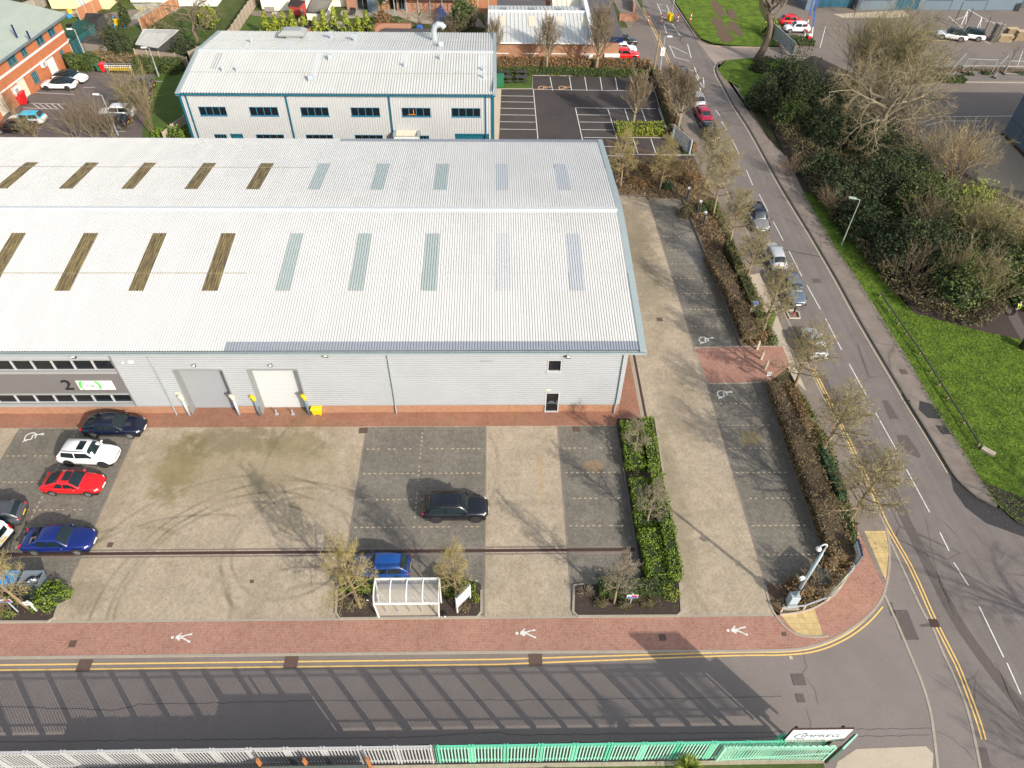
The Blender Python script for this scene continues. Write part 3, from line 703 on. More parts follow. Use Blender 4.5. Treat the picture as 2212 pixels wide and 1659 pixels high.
for i in range(10):
    y = 69.3-2.4*i
    if y > 48: dashes((XS[0]+.2+(71.7-y)*.02, y), (21.4+(71.7-y)*.04, y))
for i in range(8): y = 40.3-2.4*i; dashes((18.4+(42-y)*.012, y), (23., y))
struct(ds, 'bay_dash_blocks', 'dash_block')
# low kerbs and retaining edges
def kerb(d, w=.14, h=.1, mat='kerb_concrete', name='kerb', sm=False):
    p = G(d); p = smooth_line(p, 4) if sm else p; struct(MB().strip(p, w, h, z0=-.02), name, mat)
kerb([(1336, 424), (1395, 424), (1401, 432), (1475, 432), (1525, 553), (1602, 749)], .2, .16, 'dark_kerb', 'retaining_kerb')
kerb([(1648, 826), (1700, 980), (1770, 1180), (1792, 1262)], .2, .16, 'dark_kerb', 'retaining_kerb')
kerb([(1499, 751), (1560, 749), (1604, 748), (1690, 748)], .12, .02); kerb([(1499, 751), (1527, 829)], .12, .02); kerb([(1527, 829), (1600, 828), (1664, 825)], .12, .03)
kerb([(1330, 918), (1358, 1080), (1383, 1245)], .14, .1, 'dark_kerb')
kerb([(1652, 1262), (1790, 1262)], .12, .1, 'dark_kerb'); kerb([(1652, 1262), (1665, 1310), (1680, 1335), (1700, 1358), (1725, 1371), (1760, 1376), (1790, 1374)], .14, .03, sm=True)
kerb([(1685, 1328), (1720, 1324), (1759, 1313), (1800, 1287), (1828, 1250), (1845, 1215), (1853, 1150)], .1, .06, 'pale_concrete', sm=True)
for isl in ([(-30, 1344), (103, 1344), (118, 1335), (133, 1290), (135, 1262)], [(728, 1262), (726, 1325), (735, 1337), (1030, 1334), (1040, 1322), (1040, 1275)], [(1262, 1262), (1240, 1265), (1238, 1322), (1248, 1332), (1462, 1331), (1472, 1322), (1468, 1262), (1415, 905)]):
    kerb(isl, .15, .1)
beds = MB()
beds.sheet(G([(-30, 1230), (135, 1262), (133, 1290), (118, 1332), (103, 1341), (-30, 1342)]), .06)
beds.sheet(G([(730, 1235), (812, 1235), (812, 1335), (735, 1335), (728, 1325)]), .06); beds.sheet(G([(950, 1235), (1039, 1262), (1039, 1322), (1030, 1333), (950, 1334)]), .06)
beds.sheet(G([(1242, 1264), (1383, 1262), (1383, 1245), (1331, 918), (1333, 905), (1412, 905), (1468, 1262), (1471, 1322), (1462, 1330), (1248, 1331), (1239, 1322)]), .06)
struct(beds, 'planting_bed', 'mulch')
struct(MB().sheet(G([(812, 1262), (950, 1262), (950, 1333), (812, 1334)]), .012), 'shelter_slab', 'pale_concrete')
b2 = MB()
b2.sheet(G([(1310, 300), (1336, 424), (1395, 424), (1401, 432), (1475, 432), (1525, 553), (1602, 748), (1681, 747), (1648, 665), (1600, 560), (1540, 420), (1500, 340), (1480, 345)]), -.01)
b2.sheet(G([(1648, 826), (1700, 980), (1770, 1180), (1792, 1262), (1652, 1262), (1665, 1310), (1685, 1327), (1759, 1313), (1800, 1287), (1842, 1227), (1853, 1150), (1822, 1040), (1791, 959), (1735, 860), (1705, 826)]), .02)
struct(b2, 'shrub_bed_soil', 'soil')
fwl = G([(1540, 420), (1600, 560), (1648, 665), (1681, 747), (1707, 805), (1735, 860), (1791, 959), (1822, 1040), (1850, 1141)])
fw = KW[1:9]; fpoly = G([(1420, 150), (1452, 215), (1480, 300), (1510, 360)])+fwl+KW[0:9]+KW[9:14]+G([(1300, -50), (1345, 40), (1375, 90)])
struct(MB().prism(fpoly, -.14, -.004), 'west_footpath', 'path_asphalt')
struct(MB().strip(smooth_line(KW, 4), .14, .012, z0=-.14, off=-.07), 'road_kerb', 'kerb_concrete')
struct(MB().sheet(G([(1618, 594), (1640, 590), (1668, 650), (1700, 740), (1722, 800), (1742, 845), (1715, 820), (1685, 760), (1650, 670)]), .004), 'footpath_slabs', 'pale_concrete')
cp = MB(); cp.sheet(G([(1855, 1148), (1867, 1147), (1913, 1256), (1908, 1262)]), .006); cp.sheet(G([(1840, 1100), (1900, 1110), (1915, 1146), (1852, 1148)]), .005); struct(cp, 'tarmac_footpath', 'path_asphalt')
tp = MB(); tp.sheet(G([(1687, 1328), (1759, 1313), (1778, 1373), (1745, 1374), (1720, 1366), (1702, 1348)]), .006); tp.sheet(G([(1867, 1147), (1913, 1147), (1920, 1190), (1913, 1254)]), .008); struct(tp, 'tactile_paving', 'tactile_slab')
# east footpath, verge, woodland floor
GE_D = [(1700, 340), (1736, 415), (1809, 540), (1844, 589), (1907, 688), (1967, 784), (2012, 864), (2043, 915), (2069, 952), (2109, 1020), (2156, 1090)]
ep = G([(1547, 140), (1560, 150), (1575, 175), (1600, 195), (1620, 235), (1660, 300)])+G(GE_D)+KE2[::-1][0:17]
struct(MB().prism(ep, -.14, -.002), 'east_footpath', 'path_asphalt')
struct(MB().strip(smooth_line(KE2, 4), .16, .012, z0=-.14, off=.09), 'road_kerb', 'dark_kerb'); struct(MB().strip(smooth_line(KE, 4), .14, .012, z0=-.14, off=-.07), 'road_kerb', 'kerb_concrete')
struct(MB().sheet(G(GE_D[1:]+[(2200, 1130), (2400, 1150), (2400, 780), (2212, 735), (2112, 714), (1975, 677), (1905, 600), (1864, 540), (1800, 430)]), .004), 'grass_verge', 'grass')
struct(MB().sheet(G([(2120, 1040), (2160, 1090), (2200, 1130), (2330, 1170), (2400, 1080), (2212, 1075)]), .009), 'bare_earth', 'mulch')
struct(MB().sheet(G([(2166, 650), (2180, 690), (2212, 745), (2300, 860), (2300, 800), (2212, 705), (2190, 660), (2180, 620)]), .010), 'woodland_path', 'patch_asphalt')
struct(MB().sheet(G([(1630, 195), (1736, 415), (1800, 430), (1975, 677), (2112, 714), (2400, 790), (2400, 480), (2212, 440), (2100, 385), (1990, 300), (1930, 200), (1760, 120), (1700, 140)]), -.002), 'woodland_floor', 'mulch')
struct(MB().sheet(G([(1550, 150), (1570, 130), (1620, 125), (1700, 128), (1720, 180), (1650, 196), (1600, 190), (1565, 170)]), .006), 'grass_corner', 'grass')
struct(MB().sheet(G([(1590, 170), (1640, 168), (1670, 195), (1640, 240), (1600, 205)]), .010), 'grass_corner', 'grass')
struct(MB().sheet(G([(1462, -40), (1640, -40), (1640, 20), (1680, 98), (1620, 100), (1540, 94), (1513, 82), (1490, 50), (1460, 5)]), .004), 'grass_corner', 'grass')
def wobbly(c, r0, n=26, ax=1.):
    return [(c[0]+r0*math.cos(2*PI*i/n)*rnd.uniform(.6, 1.15), c[1]+ax*r0*math.sin(2*PI*i/n)*rnd.uniform(.6, 1.15)) for i in range(n)]
for j, (px, py, r_, ax) in enumerate(((1550, 18, 1.1, 4.), (1556, 55, 1.2, 3.4), (1566, 80, 1.5, 1.6), (1580, 30, .9, 4.), (1588, 62, 1., 3.4))): struct(MB().sheet(wobbly(P(px, py), r_, ax=ax), .008+.002*j), 'muddy_ruts', 'soil')
struct(MB().strip(smooth_line(G([(1509, 86), (1536, 97), (1575, 100), (1620, 101), (1690, 103)]), 4), .14, .015, z0=-.14), 'road_kerb', 'kerb_concrete')
# plaza of the business park
plz = G([(1690, 104), (1640, -60), (2600, -60), (2600, 620), (2330, 500), (2212, 440), (2110, 395), (1990, 300), (1930, 200), (1760, 130)])
struct(MB().sheet(plz, -.03), 'plaza', 'plaza_asphalt')
p2 = MB(); p2.strip(G([(1870, 140), (2000, 141), (2400, 146)]), .35, .05, z0=-.03); p2.strip(G([(1900, 176), (2050, 177), (2400, 180)]), .3, .05, z0=-.03); p2.strip(G([(1960, 174), (2085, 175)]), .3, .05, z0=-.03)
struct(p2, 'plaza_kerb', 'kerb_concrete')
struct(MB().sheet(G([(1880, 143), (2400, 147), (2400, 175), (1900, 170)]), -.02), 'plaza_road', 'road_asphalt')
struct(MB().sheet(G([(1800, 30), (1950, 22), (1965, 34), (1935, 38), (1820, 38)]), -.02), 'concrete_landing', 'pale_concrete')
struct(MB().sheet(G([(2110, 395), (2120, 300), (2165, 292), (2260, 390), (2250, 420)]), -.01), 'gravel_strip', 'hardcore')
# second warehouse car park and grounds
struct(MB().sheet(G([(1077, 190), (1150, 190), (1150, 163), (1408, 165), (1437, 263), (1475, 333), (1500, 334), (1500, 352), (1336, 356), (1040, 356)]), -.02), 'dark_car_park', 'dark_carpark_asphalt')
struct(MB().sheet(G([(1036, 150), (1150, 150), (1150, 192), (1036, 192)]), .004), 'picnic_lawn', 'lawn')
struct(MB().sheet(G([(1070, 193), (1083, 193), (1075, 356), (1040, 356)]), .008), 'side_path', 'pale_concrete')
struct(MB().sheet(G([(1022, 130), (1420, 130), (1425, 166), (1022, 155)]), -.012), 'hedge_bank', 'rough_grass')
struct(MB().sheet(G([(1326, 262), (1430, 262), (1447, 297), (1336, 297)]), .006), 'car_park_bed', 'soil')
struct(MB().sheet(G([(1412, 165), (1460, 160), (1505, 275), (1500, 340), (1478, 333), (1437, 262)]), -.008), 'verge_strip', 'rough_grass')
kerb([(1150, 192), (1150, 163), (1404, 165), (1446, 300)], .12, .06); kerb([(1070, 192), (1150, 192)], .12, .06); kerb([(1326, 262), (1340, 297), (1445, 298)], .12, .06); kerb([(1380, 333), (1500, 335)], .12, .04)
wl = MB()
def wline(*d, w=.1): wl.strip(G(d), w, .012)
for i, y in enumerate((207, 220, 234, 248, 263, 279)): wline((1083-i*.7, y), (1154+i*1.3, y+1))
wline((1152, 192), (1162, 300)); wline((1152, 193), (1418, 197))
for x0, x1 in ((1188, 1194), (1230, 1235), (1263, 1268), (1296, 1301), (1329, 1334), (1362, 1371), (1390, 1397)): wline((x0, 166), (x1, 196))
wline((1243, 233), (1416, 235)); wline((1243, 233), (1260, 310)); wline((1313, 235), (1348, 350))
for i, y in enumerate((248, 263.5, 280, 297, 316, 336)): wline((1247+i*4.5, y), (1317+i*5, y+1))
for x0, x1 in ((1349, 1358), (1385, 1395), (1422, 1433)): wline((x0, 234), (x1, 262))
wline((1330, 333), (1470, 336))
for x0, x1 in ((1368, 1379), (1406, 1418)): wline((x0, 300), (x1, 335))
struct(wl, 'bay_lines', 'white_line')
# office car park
struct(MB().sheet(G([(-120, 330), (-120, 260), (13, 247), (71, 200), (152, 128), (165, 150), (240, 158), (335, 160), (330, 215), (310, 260), (305, 330)]), -.02), 'office_car_park', 'office_asphalt')
struct(MB().sheet(G([(335, 155), (400, 155), (420, 340), (300, 340), (312, 250), (330, 200)]), -.01), 'side_lawn', 'lawn')
wl = MB()
for d in (((67, 223), (140, 225)), ((50, 233), (128, 236)), ((180, 189), (205, 189)), ((258, 203), (325, 204)), ((230, 233), (290, 234)), ((200, 283), (270, 284)), ((75, 200), (160, 204)), ((305, 175), (352, 176)), ((80, 277), (90, 277)), ((88, 258), (100, 259))): wline(*d)
for i in range(5): wline((72+i*13, 225-i*.1), (90+i*12, 236))
struct(wl, 'bay_lines', 'white_line')
# road markings
def mark(pts, w, mat, z=RZ+.010, name='road_marking'): struct(MB().strip(pts, w, z), name, mat)
def inset(K_, o): return offs(K_, o)
yl = G([(-60, 1433), (0, 1431), (400, 1429), (800, 1425), (1200, 1420), (1560, 1414), (1690, 1412), (1765, 1404), (1825, 1378), (1870, 1346), (1898, 1310)], RZ)
yl2 = G([(-60, 1421), (0, 1420), (400, 1419), (800, 1416), (1200, 1411), (1560, 1406+2), (1690, 1406), (1755, 1399), (1818, 1373), (1862, 1340), (1890, 1305)], RZ)
yl = [(-75, 18.35), (0, 18.35)]+G([(1560, 1417), (1690, 1415), (1765, 1406), (1828, 1380), (1875, 1346), (1907, 1311)], RZ)
yl2 = [(-75, 18.68), (0, 18.68)]+G([(1560, 1410), (1690, 1408), (1757, 1400), (1820, 1375), (1865, 1342), (1896, 1306)], RZ)
mark(smooth_line(yl[1:], 5), .10, 'yellow_line', name='double_yellow_line'); mark(yl[:2], .10, 'yellow_line', name='double_yellow_line')
mark(smooth_line(yl2[1:], 5), .10, 'yellow_line', name='double_yellow_line'); mark(yl2[:2], .10, 'yellow_line', name='double_yellow_line')
dy = G([(1757, 797), (1763, 810), (1822, 928), (1868, 1027), (1888, 1069), (1914, 1131), (1968, 1227), (2016, 1334), (2051, 1404), (2074, 1452), (2112, 1554), (2125, 1598)], RZ)
for o in (-.12, .12): mark(offs(smooth_line(dy, 4), o), .10, 'yellow_line', name='double_yellow_line')
dy = G([(1378, 0), (1415, 67), (1456, 158), (1472, 190)], RZ); dy = [P(1355, -50, RZ)[:2]]+dy
for o in (-.15, .15): mark(offs(dy, o), .1, 'yellow_line', name='double_yellow_line')
mark(offs(smooth_line(G(KE2_D[1:15], 0), 4), -.3), .09, 'pale_line', name='single_yellow_line'); mark(offs(G(KE_D), -.25 if 0 else .35), .1, 'yellow_line', name='single_yellow_line')
mark(smooth_line(G([(1509, 88), (1536, 99), (1575, 102), (1620, 103), (1690, 105)], RZ), 4), .1, 'yellow_line', name='single_yellow_line')
wl = MB()
for a, b_ in (((1545, 237), (1555, 250)), ((1558, 262), (1570, 281)), ((1582, 303), (1597, 333)), ((1612, 367), (1626, 400)), ((1640, 420), (1659, 457)), ((1670, 478), (1692, 520)), ((1704, 542), (1732, 597)), ((1743, 616), (1772, 668)), ((1783, 688), (1818, 756)), ((1834, 786), (1871, 853)), ((1891, 891), (1935, 970)), ((1958, 1014), (2008, 1107)), ((2030, 1150), (2050, 1190)), ((2060, 1215), (2092, 1265)), ((2115, 1310), (2168, 1420)), ((2175, 1432), (2205, 1500))):
    wl.strip(G([a, b_], RZ), .085, RZ+.012)
for q in ([(1420, 8), (1432, 38), (1440, 40)], [(1424, 10), (1440, 11), (1452, 40)], [(1427, 22), (1445, 25)], [(1432, 38), (1453, 41)], [(1434, 52), (1440, 72)], [(1434, 50), (1452, 52), (1470, 78)], [(1438, 62), (1458, 66)], [(1446, 98), (1458, 124)], [(1450, 100), (1485, 116)], [(1485, 95), (1493, 125)], [(1458, 124), (1490, 132)], [(1470, 145), (1482, 172)], [(1473, 146), (1500, 154)], [(1500, 145), (1510, 172)], [(1482, 158), (1506, 164)], [(1492, 190), (1502, 222)], [(1512, 190), (1522, 222)], [(1505, 205), (1518, 208)], [(1510, 240), (1518, 265)], [(1528, 243), (1534, 265)], [(1543, 272+20), (1547, 300)]):
    wl.strip(G(q, RZ), .12, RZ+.012)
for q in ([(1503, 166), (1521, 191)], [(1519, 167), (1521, 191)], [(1503, 166), (1513, 168)]): wl.strip(G(q, RZ), .14, RZ+.013)
struct(wl, 'centre_line_markings', 'white_line')
pl = MB()
for (x0, x1) in ((1672, 1690), (1720, 1738)): pass
bw = G([(1925+25, 66), (2075, 70)])
for q in ([(1925, 68), (2040, 72)], [(1938, 84), (2050, 88)], [(1925, 68), (1950, 86)], [(1940, 69), (1965, 87)], [(1985, 70), (2010, 88)], [(1960, 76), (1990, 72)], [(1990, 86), (2030, 76)], [(1685, 98), (1712, 90)], [(1700, 103), (1725, 92)], [(1712, 90), (1725, 100)]): pl.strip(G(q), .13, -.018)
struct(pl, 'yellow_bay_markings', 'yellow_line')
wl = MB()
for q in ([(2055, 46), (2090, 33), (2115, 34), (2180, 66)], [(2090, 33), (2115, 34)], [(2128, 46), (2170, 50)], [(2050, 35), (2090, 70), (2140, 95)], [(1990, 265), (2030, 252), (2200, 250)], [(2000, 272), (2035, 261), (2120, 261)]): wl.strip(G(q), .12, -.018)
struct(wl, 'court_lines', 'white_line')
pass
# pavement symbols
def symbol(kind, x, y, s, rz, mat, name, label=None):
    mb = MB(); c, s_ = math.cos(rz), math.sin(rz)
    T = lambda q: [(x+(a*c-b*s_)*s, y+(a*s_+b*c)*s) for a, b in q]
    if kind == 'walk':     # lying walking figure
        mb.strip(T([(.05, 0), (.45, .02)]), .22*s, .012)
        for q in ([(.4, .03), (.72, .16), (.98, .2)], [(.4, 0), (.7, -.14), (1., -.3)], [(.12, .05), (.3, .24), (.36, .3)], [(.15, -.05), (.35, -.2)]): mb.strip(T(q), .09*s, .0125)
        ring = [(-.16+.1*math.cos(a), .0+.1*math.sin(a)) for a in [2*PI*i/12 for i in range(12)]]; mb.sheet(T(ring), .013)
        mb.sheet(T([(.92, .14), (1.05, .15), (1.05, .26), (.9, .26)]), .0135); mb.sheet(T([(.95, -.38), (1.08, -.33), (1.04, -.2), (.92, -.25)]), .0135)
    else:                  # wheelchair, head towards +a
        arc = [(-.05+.33*math.cos(a), .0+.33*math.sin(a)) for a in [math.radians(20+i*14) for i in range(17)]]
        mb.strip(T(arc), .08*s, .012)
        for q in ([(.52, .17), (.05, .13)], [(.05, .17), (.05, -.22)], [(.05, -.2), (-.28, -.22), (-.4, -.36)], [(.25, .13), (.25, -.12)]): mb.strip(T(q), .09*s, .013)
        ring = [(.6+.09*math.cos(a), .17+.09*math.sin(a)) for a in [2*PI*i/12 for i in range(12)]]; mb.sheet(T(ring), .014)
    return struct(mb, name, mat)
for px, py in ((378, 1377), (1122, 1368), (1578, 1362)): X, Y, _ = P(px, py); symbol('walk', X, Y, 1., 0, 'white_line', 'painted_walking_figure')
for px, py, s in ((68, 944, 1.3), (1522, 735, 1.3), (1562, 852, 1.3)): X, Y, _ = P(px, py); symbol('chair', X, Y, s, .1, 'white_line', 'painted_wheelchair_symbol')
for px, py in ((1173, 190), (1217, 190)): X, Y, _ = P(px, py); symbol('chair', X, Y, 1.7, PI*1.5+PI/2, 'orange_line', 'painted_wheelchair_symbol')
# covers, gullies
def cover(px, py, w, h, mat='iron_cover', z=.012, name='manhole_cover'):
    X, Y, _ = P(px, py); m_ = MB(); m_.box(X-w/2, X+w/2, Y-h/2, Y+h/2, z-.012, z+.006); struct(m_, name, mat)
for q in ((785, 930, .7, .6), (1245, 927, .6, .55), (238, 1177, .38, .38), (544, 1256, .25, .25), (1425, 690, .55, .5), (1292, 1243, .25, .25), (157, 1391, .45, .45), (1431, 1377, .45, .45), (1694, 1370, .3, .25), (1549, 633, .6, .55)): cover(*q)
for q in ((181, 1437), (628, 1430), (1157, 1424)): cover(q[0], q[1], .85, .75, 'iron_cover', RZ+.016, 'gully_cover')
for q in ((2016, 1345), (1277+500, 0)): pass
cover(2019, 1345, .6, .55, 'drain_brown', RZ+.02, 'gully_grate'); cover(1302+484, 0, .1, .1, 'drain_brown', RZ, 'gully_grate') if 0 else None
cover(1783, 855, .55, .5, 'drain_brown', RZ+.02, 'gully_grate'); cover(1726, 1467, .8, .7, 'patch_asphalt', RZ+.012, 'manhole_cover'); cover(1709, 1419, .22, .22, 'pale_concrete', RZ+.012, 'valve_cover'); cover(1730, 1507, .5, .5, 'patch_asphalt', RZ+.012, 'valve_cover')
for q in ((2015, 800), (1645, 770)): pass
cover(1952, 803, .6, .6, 'iron_cover', .012); cover(1765, 605, .8, .7, 'patch_asphalt', RZ+.012)
for d in ([(1987, 866), (2010, 872), (2035, 895), (2030, 905), (2005, 903), (1985, 885)], [(2020, 918), (2045, 922), (2055, 938), (2035, 938)]): struct(MB().sheet(G(d), .012), 'puddle', 'wet_tarmac')
struct(MB().strip(offs(smooth_line(KE2[11:17], 4), -.12), .22, RZ+.014), 'wet_gutter', 'wet_tarmac')
# garden ground behind
struct(MB().sheet(G([(-200, 60), (-200, -60), (1380, -60), (1400, 120), (1030, 120), (500, 110), (330, 150), (150, 125), (120, 60)]), -.03), 'garden_soil', 'rough_grass')
gl = MB()
for d in ([(118, 40), (172, 38), (140, 62), (125, 66)], [(545, 33), (622, 38), (640, 50), (630, 75), (500, 80), (515, 62)], [(790, 38), (830, 41), (820, 62), (780, 66)], [(868, 37), (960, 40), (920, 48), (862, 48)], [(265, 27), (300, 25), (292, 34), (258, 38)], [(318, 20), (338, 22), (325, 36), (298, 40)], [(252, 50), (305, 48), (300, 62), (240, 62)], [(395, 45), (440, 30), (430, 90), (400, 100)]): gl.sheet(G(d), -.019)
gpz = -.0165; struct(gl, 'garden_lawn', 'lawn')
for d, mt in (([(120, 25), (200, 20), (228, 38), (170, 37), (130, 34)], 'hardcore'), ([(230, 28), (290, 20), (340, 40), (300, 55), (240, 58), (215, 40)], 'path_asphalt'), ([(285, 8), (400, 6), (380, 25), (330, 40), (310, 45), (280, 40), (300, 25)], 'crazy_paving'), ([(540, 22), (630, 26), (622, 40), (545, 34)], 'path_asphalt'), ([(738, 22), (850, 20), (870, 34), (815, 37), (745, 40), (735, 30)], 'patio_slab'), ([(700, 48), (740, 46), (760, 58), (720, 64)], 'patio_slab'), ([(850, 20), (1020, 20), (1050, 60), (900, 50), (862, 36)], 'hardcore'), ([(890, 40), (945, 46), (930, 50), (880, 42)], 'pale_concrete'), ([(1040, 10), (1200, 5), (1200, 30), (1050, 60)], 'plaza_asphalt'), ([(1290, 60), (1400, 60), (1452, 170), (1440, 175), (1320, 138)], 'plaza_asphalt')):
    gpz = globals().get('gpz', -.0165)+.0023; struct(MB().sheet(G(d), gpz+.003), 'garden_paving', mt)
# ================================================================ buildings
def FU(F, x, y, d=0.):                    # survey point on a facade plane -> (u, z)
    ox, oy, a = F; n = (math.sin(a), -math.cos(a)); ox += n[0]*d; oy += n[1]*d
    r = ray(x, y); t = (ox*n[0]+oy*n[1])/(r[0]*n[0]+r[1]*n[1])
    X, Y, Z = r[0]*t, r[1]*t, H_+r[2]*t
    return (X-ox)*math.cos(a)+(Y-oy)*math.sin(a), Z
def ribroof(mb, x0, x1, prof, pitch=.21, depth=.05, m=0, dz=0.):
    br = breaks(x0, x1, pitch, depth, ((0, 0), (.34, 0), (.44, 1), (.9, 1)))
    n = len(br); vs = [(x, y, z+d+dz) for (y, z) in prof for (x, d) in br]
    mb.add(vs, [(j*n+i, j*n+i+1, (j+1)*n+i+1, (j+1)*n+i) for j in range(len(prof)-1) for i in range(n-1)], m)
def zprof(prof, y):
    for (a, za), (b_, zb) in zip(prof, prof[1:]):
        if min(a, b_)-1e-6 <= y <= max(a, b_)+1e-6: return za+(zb-za)*(y-a)/(b_-a)
    return prof[-1][1]
def sub(prof, y0, y1): return [(y0, zprof(prof, y0))]+[p for p in prof if y0 < p[0] < y1]+[(y1, zprof(prof, y1))]

# ---- main warehouse
WY, WE, WX0 = 39.47, 10.15, -64.
wh = thing('warehouse', 'large white ribbed-roof warehouse with silver cladding and two roller doors', 'warehouse', (-20, WY, 0))
FR = (0., WY, 0.); EA = (WE, WY, PI/2)
OFX = -29.33
RF = [(39.0, 7.55), (47., 8.52), (52., 9.05), (54.3, 9.22), (55.3, 9.26), (56.3, 9.22), (58.6, 9.05), (63.6, 8.52), (71.3, 7.55)]
d1 = (FU(FR, 370.7, 796.6)[0], FU(FR, 480.8, 796.6)[0]); d2 = (FU(FR, 532, 796.6)[0], FU(FR, 643, 797)[0]); DZ = 5.19
pw = FU(FR, 1182.6, 775.5); pw2 = FU(FR, 1213, 804); pd = FU(FR, 1178.7, 847); pd2 = FU(FR, 1206, 885)
holes = [(d1[0], d1[1], 0, DZ), (d2[0], d2[1], 0, DZ), (pw[0], pw2[0], pw2[1], pw[1]), (pd[0], pd2[0], 0, pd[1])]
cl = MB()
for a, b_, z0, z1 in holed(OFX, WE, .98, 7.5, holes): corr(cl, FR, a, b_, z0, z1, .24, .07, 'h')
corr(cl, FR, WX0, OFX, 6.3, 7.5, .22, .06, 'h')
corr(cl, EA, 0, 31.5, .98, 7.1, .2, .045, 'v')
fbox(cl, FR, OFX, WE, 7.5, 7.56, 0, .1, 0)
cladding = cl.build('wall', 'silver_cladding', wh)
# gable infill and plinth
pb = MB()
for a, b_, z0, z1 in holed(WX0, WE+.0, 0, .98, holes+[]):
    fbox(pb, FR, a, b_, z0, z1, -.25, -.012)
pb.box(WE-.25, WE-.012, WY+.25, 71., 0, .98); pb.build('brick_plinth', 'orange_brick', wh)
bt = MB()
for a, b_, z0, z1 in holed(OFX, WE, .98, 1.06, holes): fbox(bt, FR, a, b_, z0-.04, z1, -.02, .075)
bt.build('base_flashing', 'sill_grey', wh)
bk = MB(); bk.box(WX0, WE-.3, WY+.7, 71., 0, 7.4); bk.build('inner_wall', 'grey_panel', wh)
of = MB()
for a, b_, z0, z1 in ((WX0, OFX, 2.5, 4.95),): corr(of, FR, a, b_, z0, z1, .1, .03, 'h')
fbox(of, FR, OFX-.02, OFX+.1, .98, 7.5, .0, .085)
of.build('grey_panel_wall', 'grey_panel', wh)
sl = MB(); fbox(sl, FR, WX0, OFX-.03, 4.78, 5.06, .0, .12); fbox(sl, FR, WX0, OFX-.03, .98, 1.34, .0, .14); fbox(sl, FR, WX0, OFX-.03, 6.17, 6.3, .0, .06); fbox(sl, FR, WX0, OFX-.03, 2.34, 2.5, .0, .08)
sl.build('window_surround', 'sill_grey', wh)
u = OFX-.06
while u > -50:
    for z0, z1 in ((5.06, 6.17), (1.34, 2.34)):
        window(FR, u-1.5, u-.0, z0, z1, wh, 'frame_grey', 'dark_glass', 1, 1, .05, -.12, .1, sill=False)
    u -= 1.53
# roller doors in deep reveals
for (a, b_), mt in ((d1, 'shutter_grey'), (d2, 'shutter_white')):
    rv = MB(); fbox(rv, FR, a-.02, a+.1, 0, DZ, -.66, .06); fbox(rv, FR, b_-.1, b_+.02, 0, DZ, -.66, .06); fbox(rv, FR, a+.1, b_-.1, DZ-.14, DZ+.02, -.66, .07)
    r = rv.build('door_frame', 'reveal_grey', wh)
    dr_ = MB(); corr(dr_, FR, a+.1, b_-.1, .0, DZ-.14, .5 if mt == 'shutter_white' else .09, .006 if mt == 'shutter_white' else .012, 'h', d=-.62); dr_.build('roller_door', mt, wh)
# personnel window and door
window(FR, pw[0]+.02, pw2[0]-.02, pw2[1]+.1, pw[1]-.02, wh, 'frame_grey', 'dark_glass', 1, 1, .1, -.04, .12)
dm = MB(); a, b_, zt = pd[0], pd2[0], pd[1]
fbox(dm, FR, a, a+.1, 0, zt, -.1, .07); fbox(dm, FR, b_-.1, b_, 0, zt, -.1, .07); fbox(dm, FR, a+.1, b_-.1, zt-.1, zt, -.1, .07); fbox(dm, FR, a+.1, b_-.1, 0, .12, -.1, .05)
dd = dm.build('door', 'frame_grey', wh); q = MB(); fbox(q, FR, a+.1, b_-.1, .12, zt-.1, -.06, -.03); q.build('pane', 'dark_glass', dd)
q = MB(); fbox(q, FR, a+.2, b_-.25, 1.05, 1.12, -.03, .0); fbox(q, FR, b_-.2, b_-.14, .9, 1.4, -.03, .03); fbox(q, FR, a+.35, b_-.45, 1.2, 1.3, -.03, -.01); q.build('handle', 'trim_dark', dd)
# roof
for nm, y0, y1, dz in (('roof', 39.0, 47.3, .0), ('roof', 47.1, 55.05, .012), ('roof', 55.55, 62.9, .012), ('roof', 62.7, 71.3, 0.)):
    pass
rb = MB()
for y0, y1, dz in ((39.0, 47.3, 0.), (47.1, 55.1, .03), (55.5, 63.6, .03), (63.4, 71.3, 0.)):
    ribroof(rb, WX0, 10.9, sub(RF, y0, y1), dz=dz)
roof = rb.build('roof', 'white_roof', wh)
def roofpiece(name, x0, x1, y0, y1, mat, dz=.035, par=None):
    q = MB(); ribroof(q, x0, x1, sub(RF, y0, y1), dz=dz); return q.build(name, mat, par or roof)
zr = 8.5
for (px, px2) in ((0, 90), (128, 215), (263, 341), (400, 468), (536, 593)):
    pass
def rl(topx, topy, botx, boty, w, mat):
    xt = P(topx, topy, 8.45)[0]; xb = P(botx, boty, 8.45)[0]; x = (xt+xb)/2
    yt, yb = P(topx, topy, 8.35)[1], P(botx, boty, 8.6 if topy < 450 else 8.2)[1]
    return x, yb, yt
for px, mat in ((74, 'mossy_rooflight'), (201, 'mossy_rooflight'), (329, 'mossy_rooflight'), (455, 'mossy_rooflight'), (580, 'mossy_rooflight'), (706, 'pale_rooflight'), (832, 'pale_rooflight'), (958, 'pale_rooflight'), (1083, 'faint_rooflight'), (1210, 'faint_rooflight')):
    X = P(px, 350, 8.35)[0]; X = round(X/.2)*.2; roofpiece('rooflight', X-.6, X+.6, 58.9, 64.7, mat)
for px, mat in ((47, 'mossy_rooflight'), (197, 'mossy_rooflight'), (347, 'mossy_rooflight'), (495, 'mossy_rooflight'), (645, 'pale_rooflight'), (791, 'pale_rooflight'), (938, 'pale_rooflight'), (1088, 'fainter_rooflight'), (1236, 'faint_rooflight')):
    X = P(px, 510, 8.8)[0]; X = round(X/.2)*.2; roofpiece('rooflight', X-.6, X+.6, 45.1, 51.9, mat)
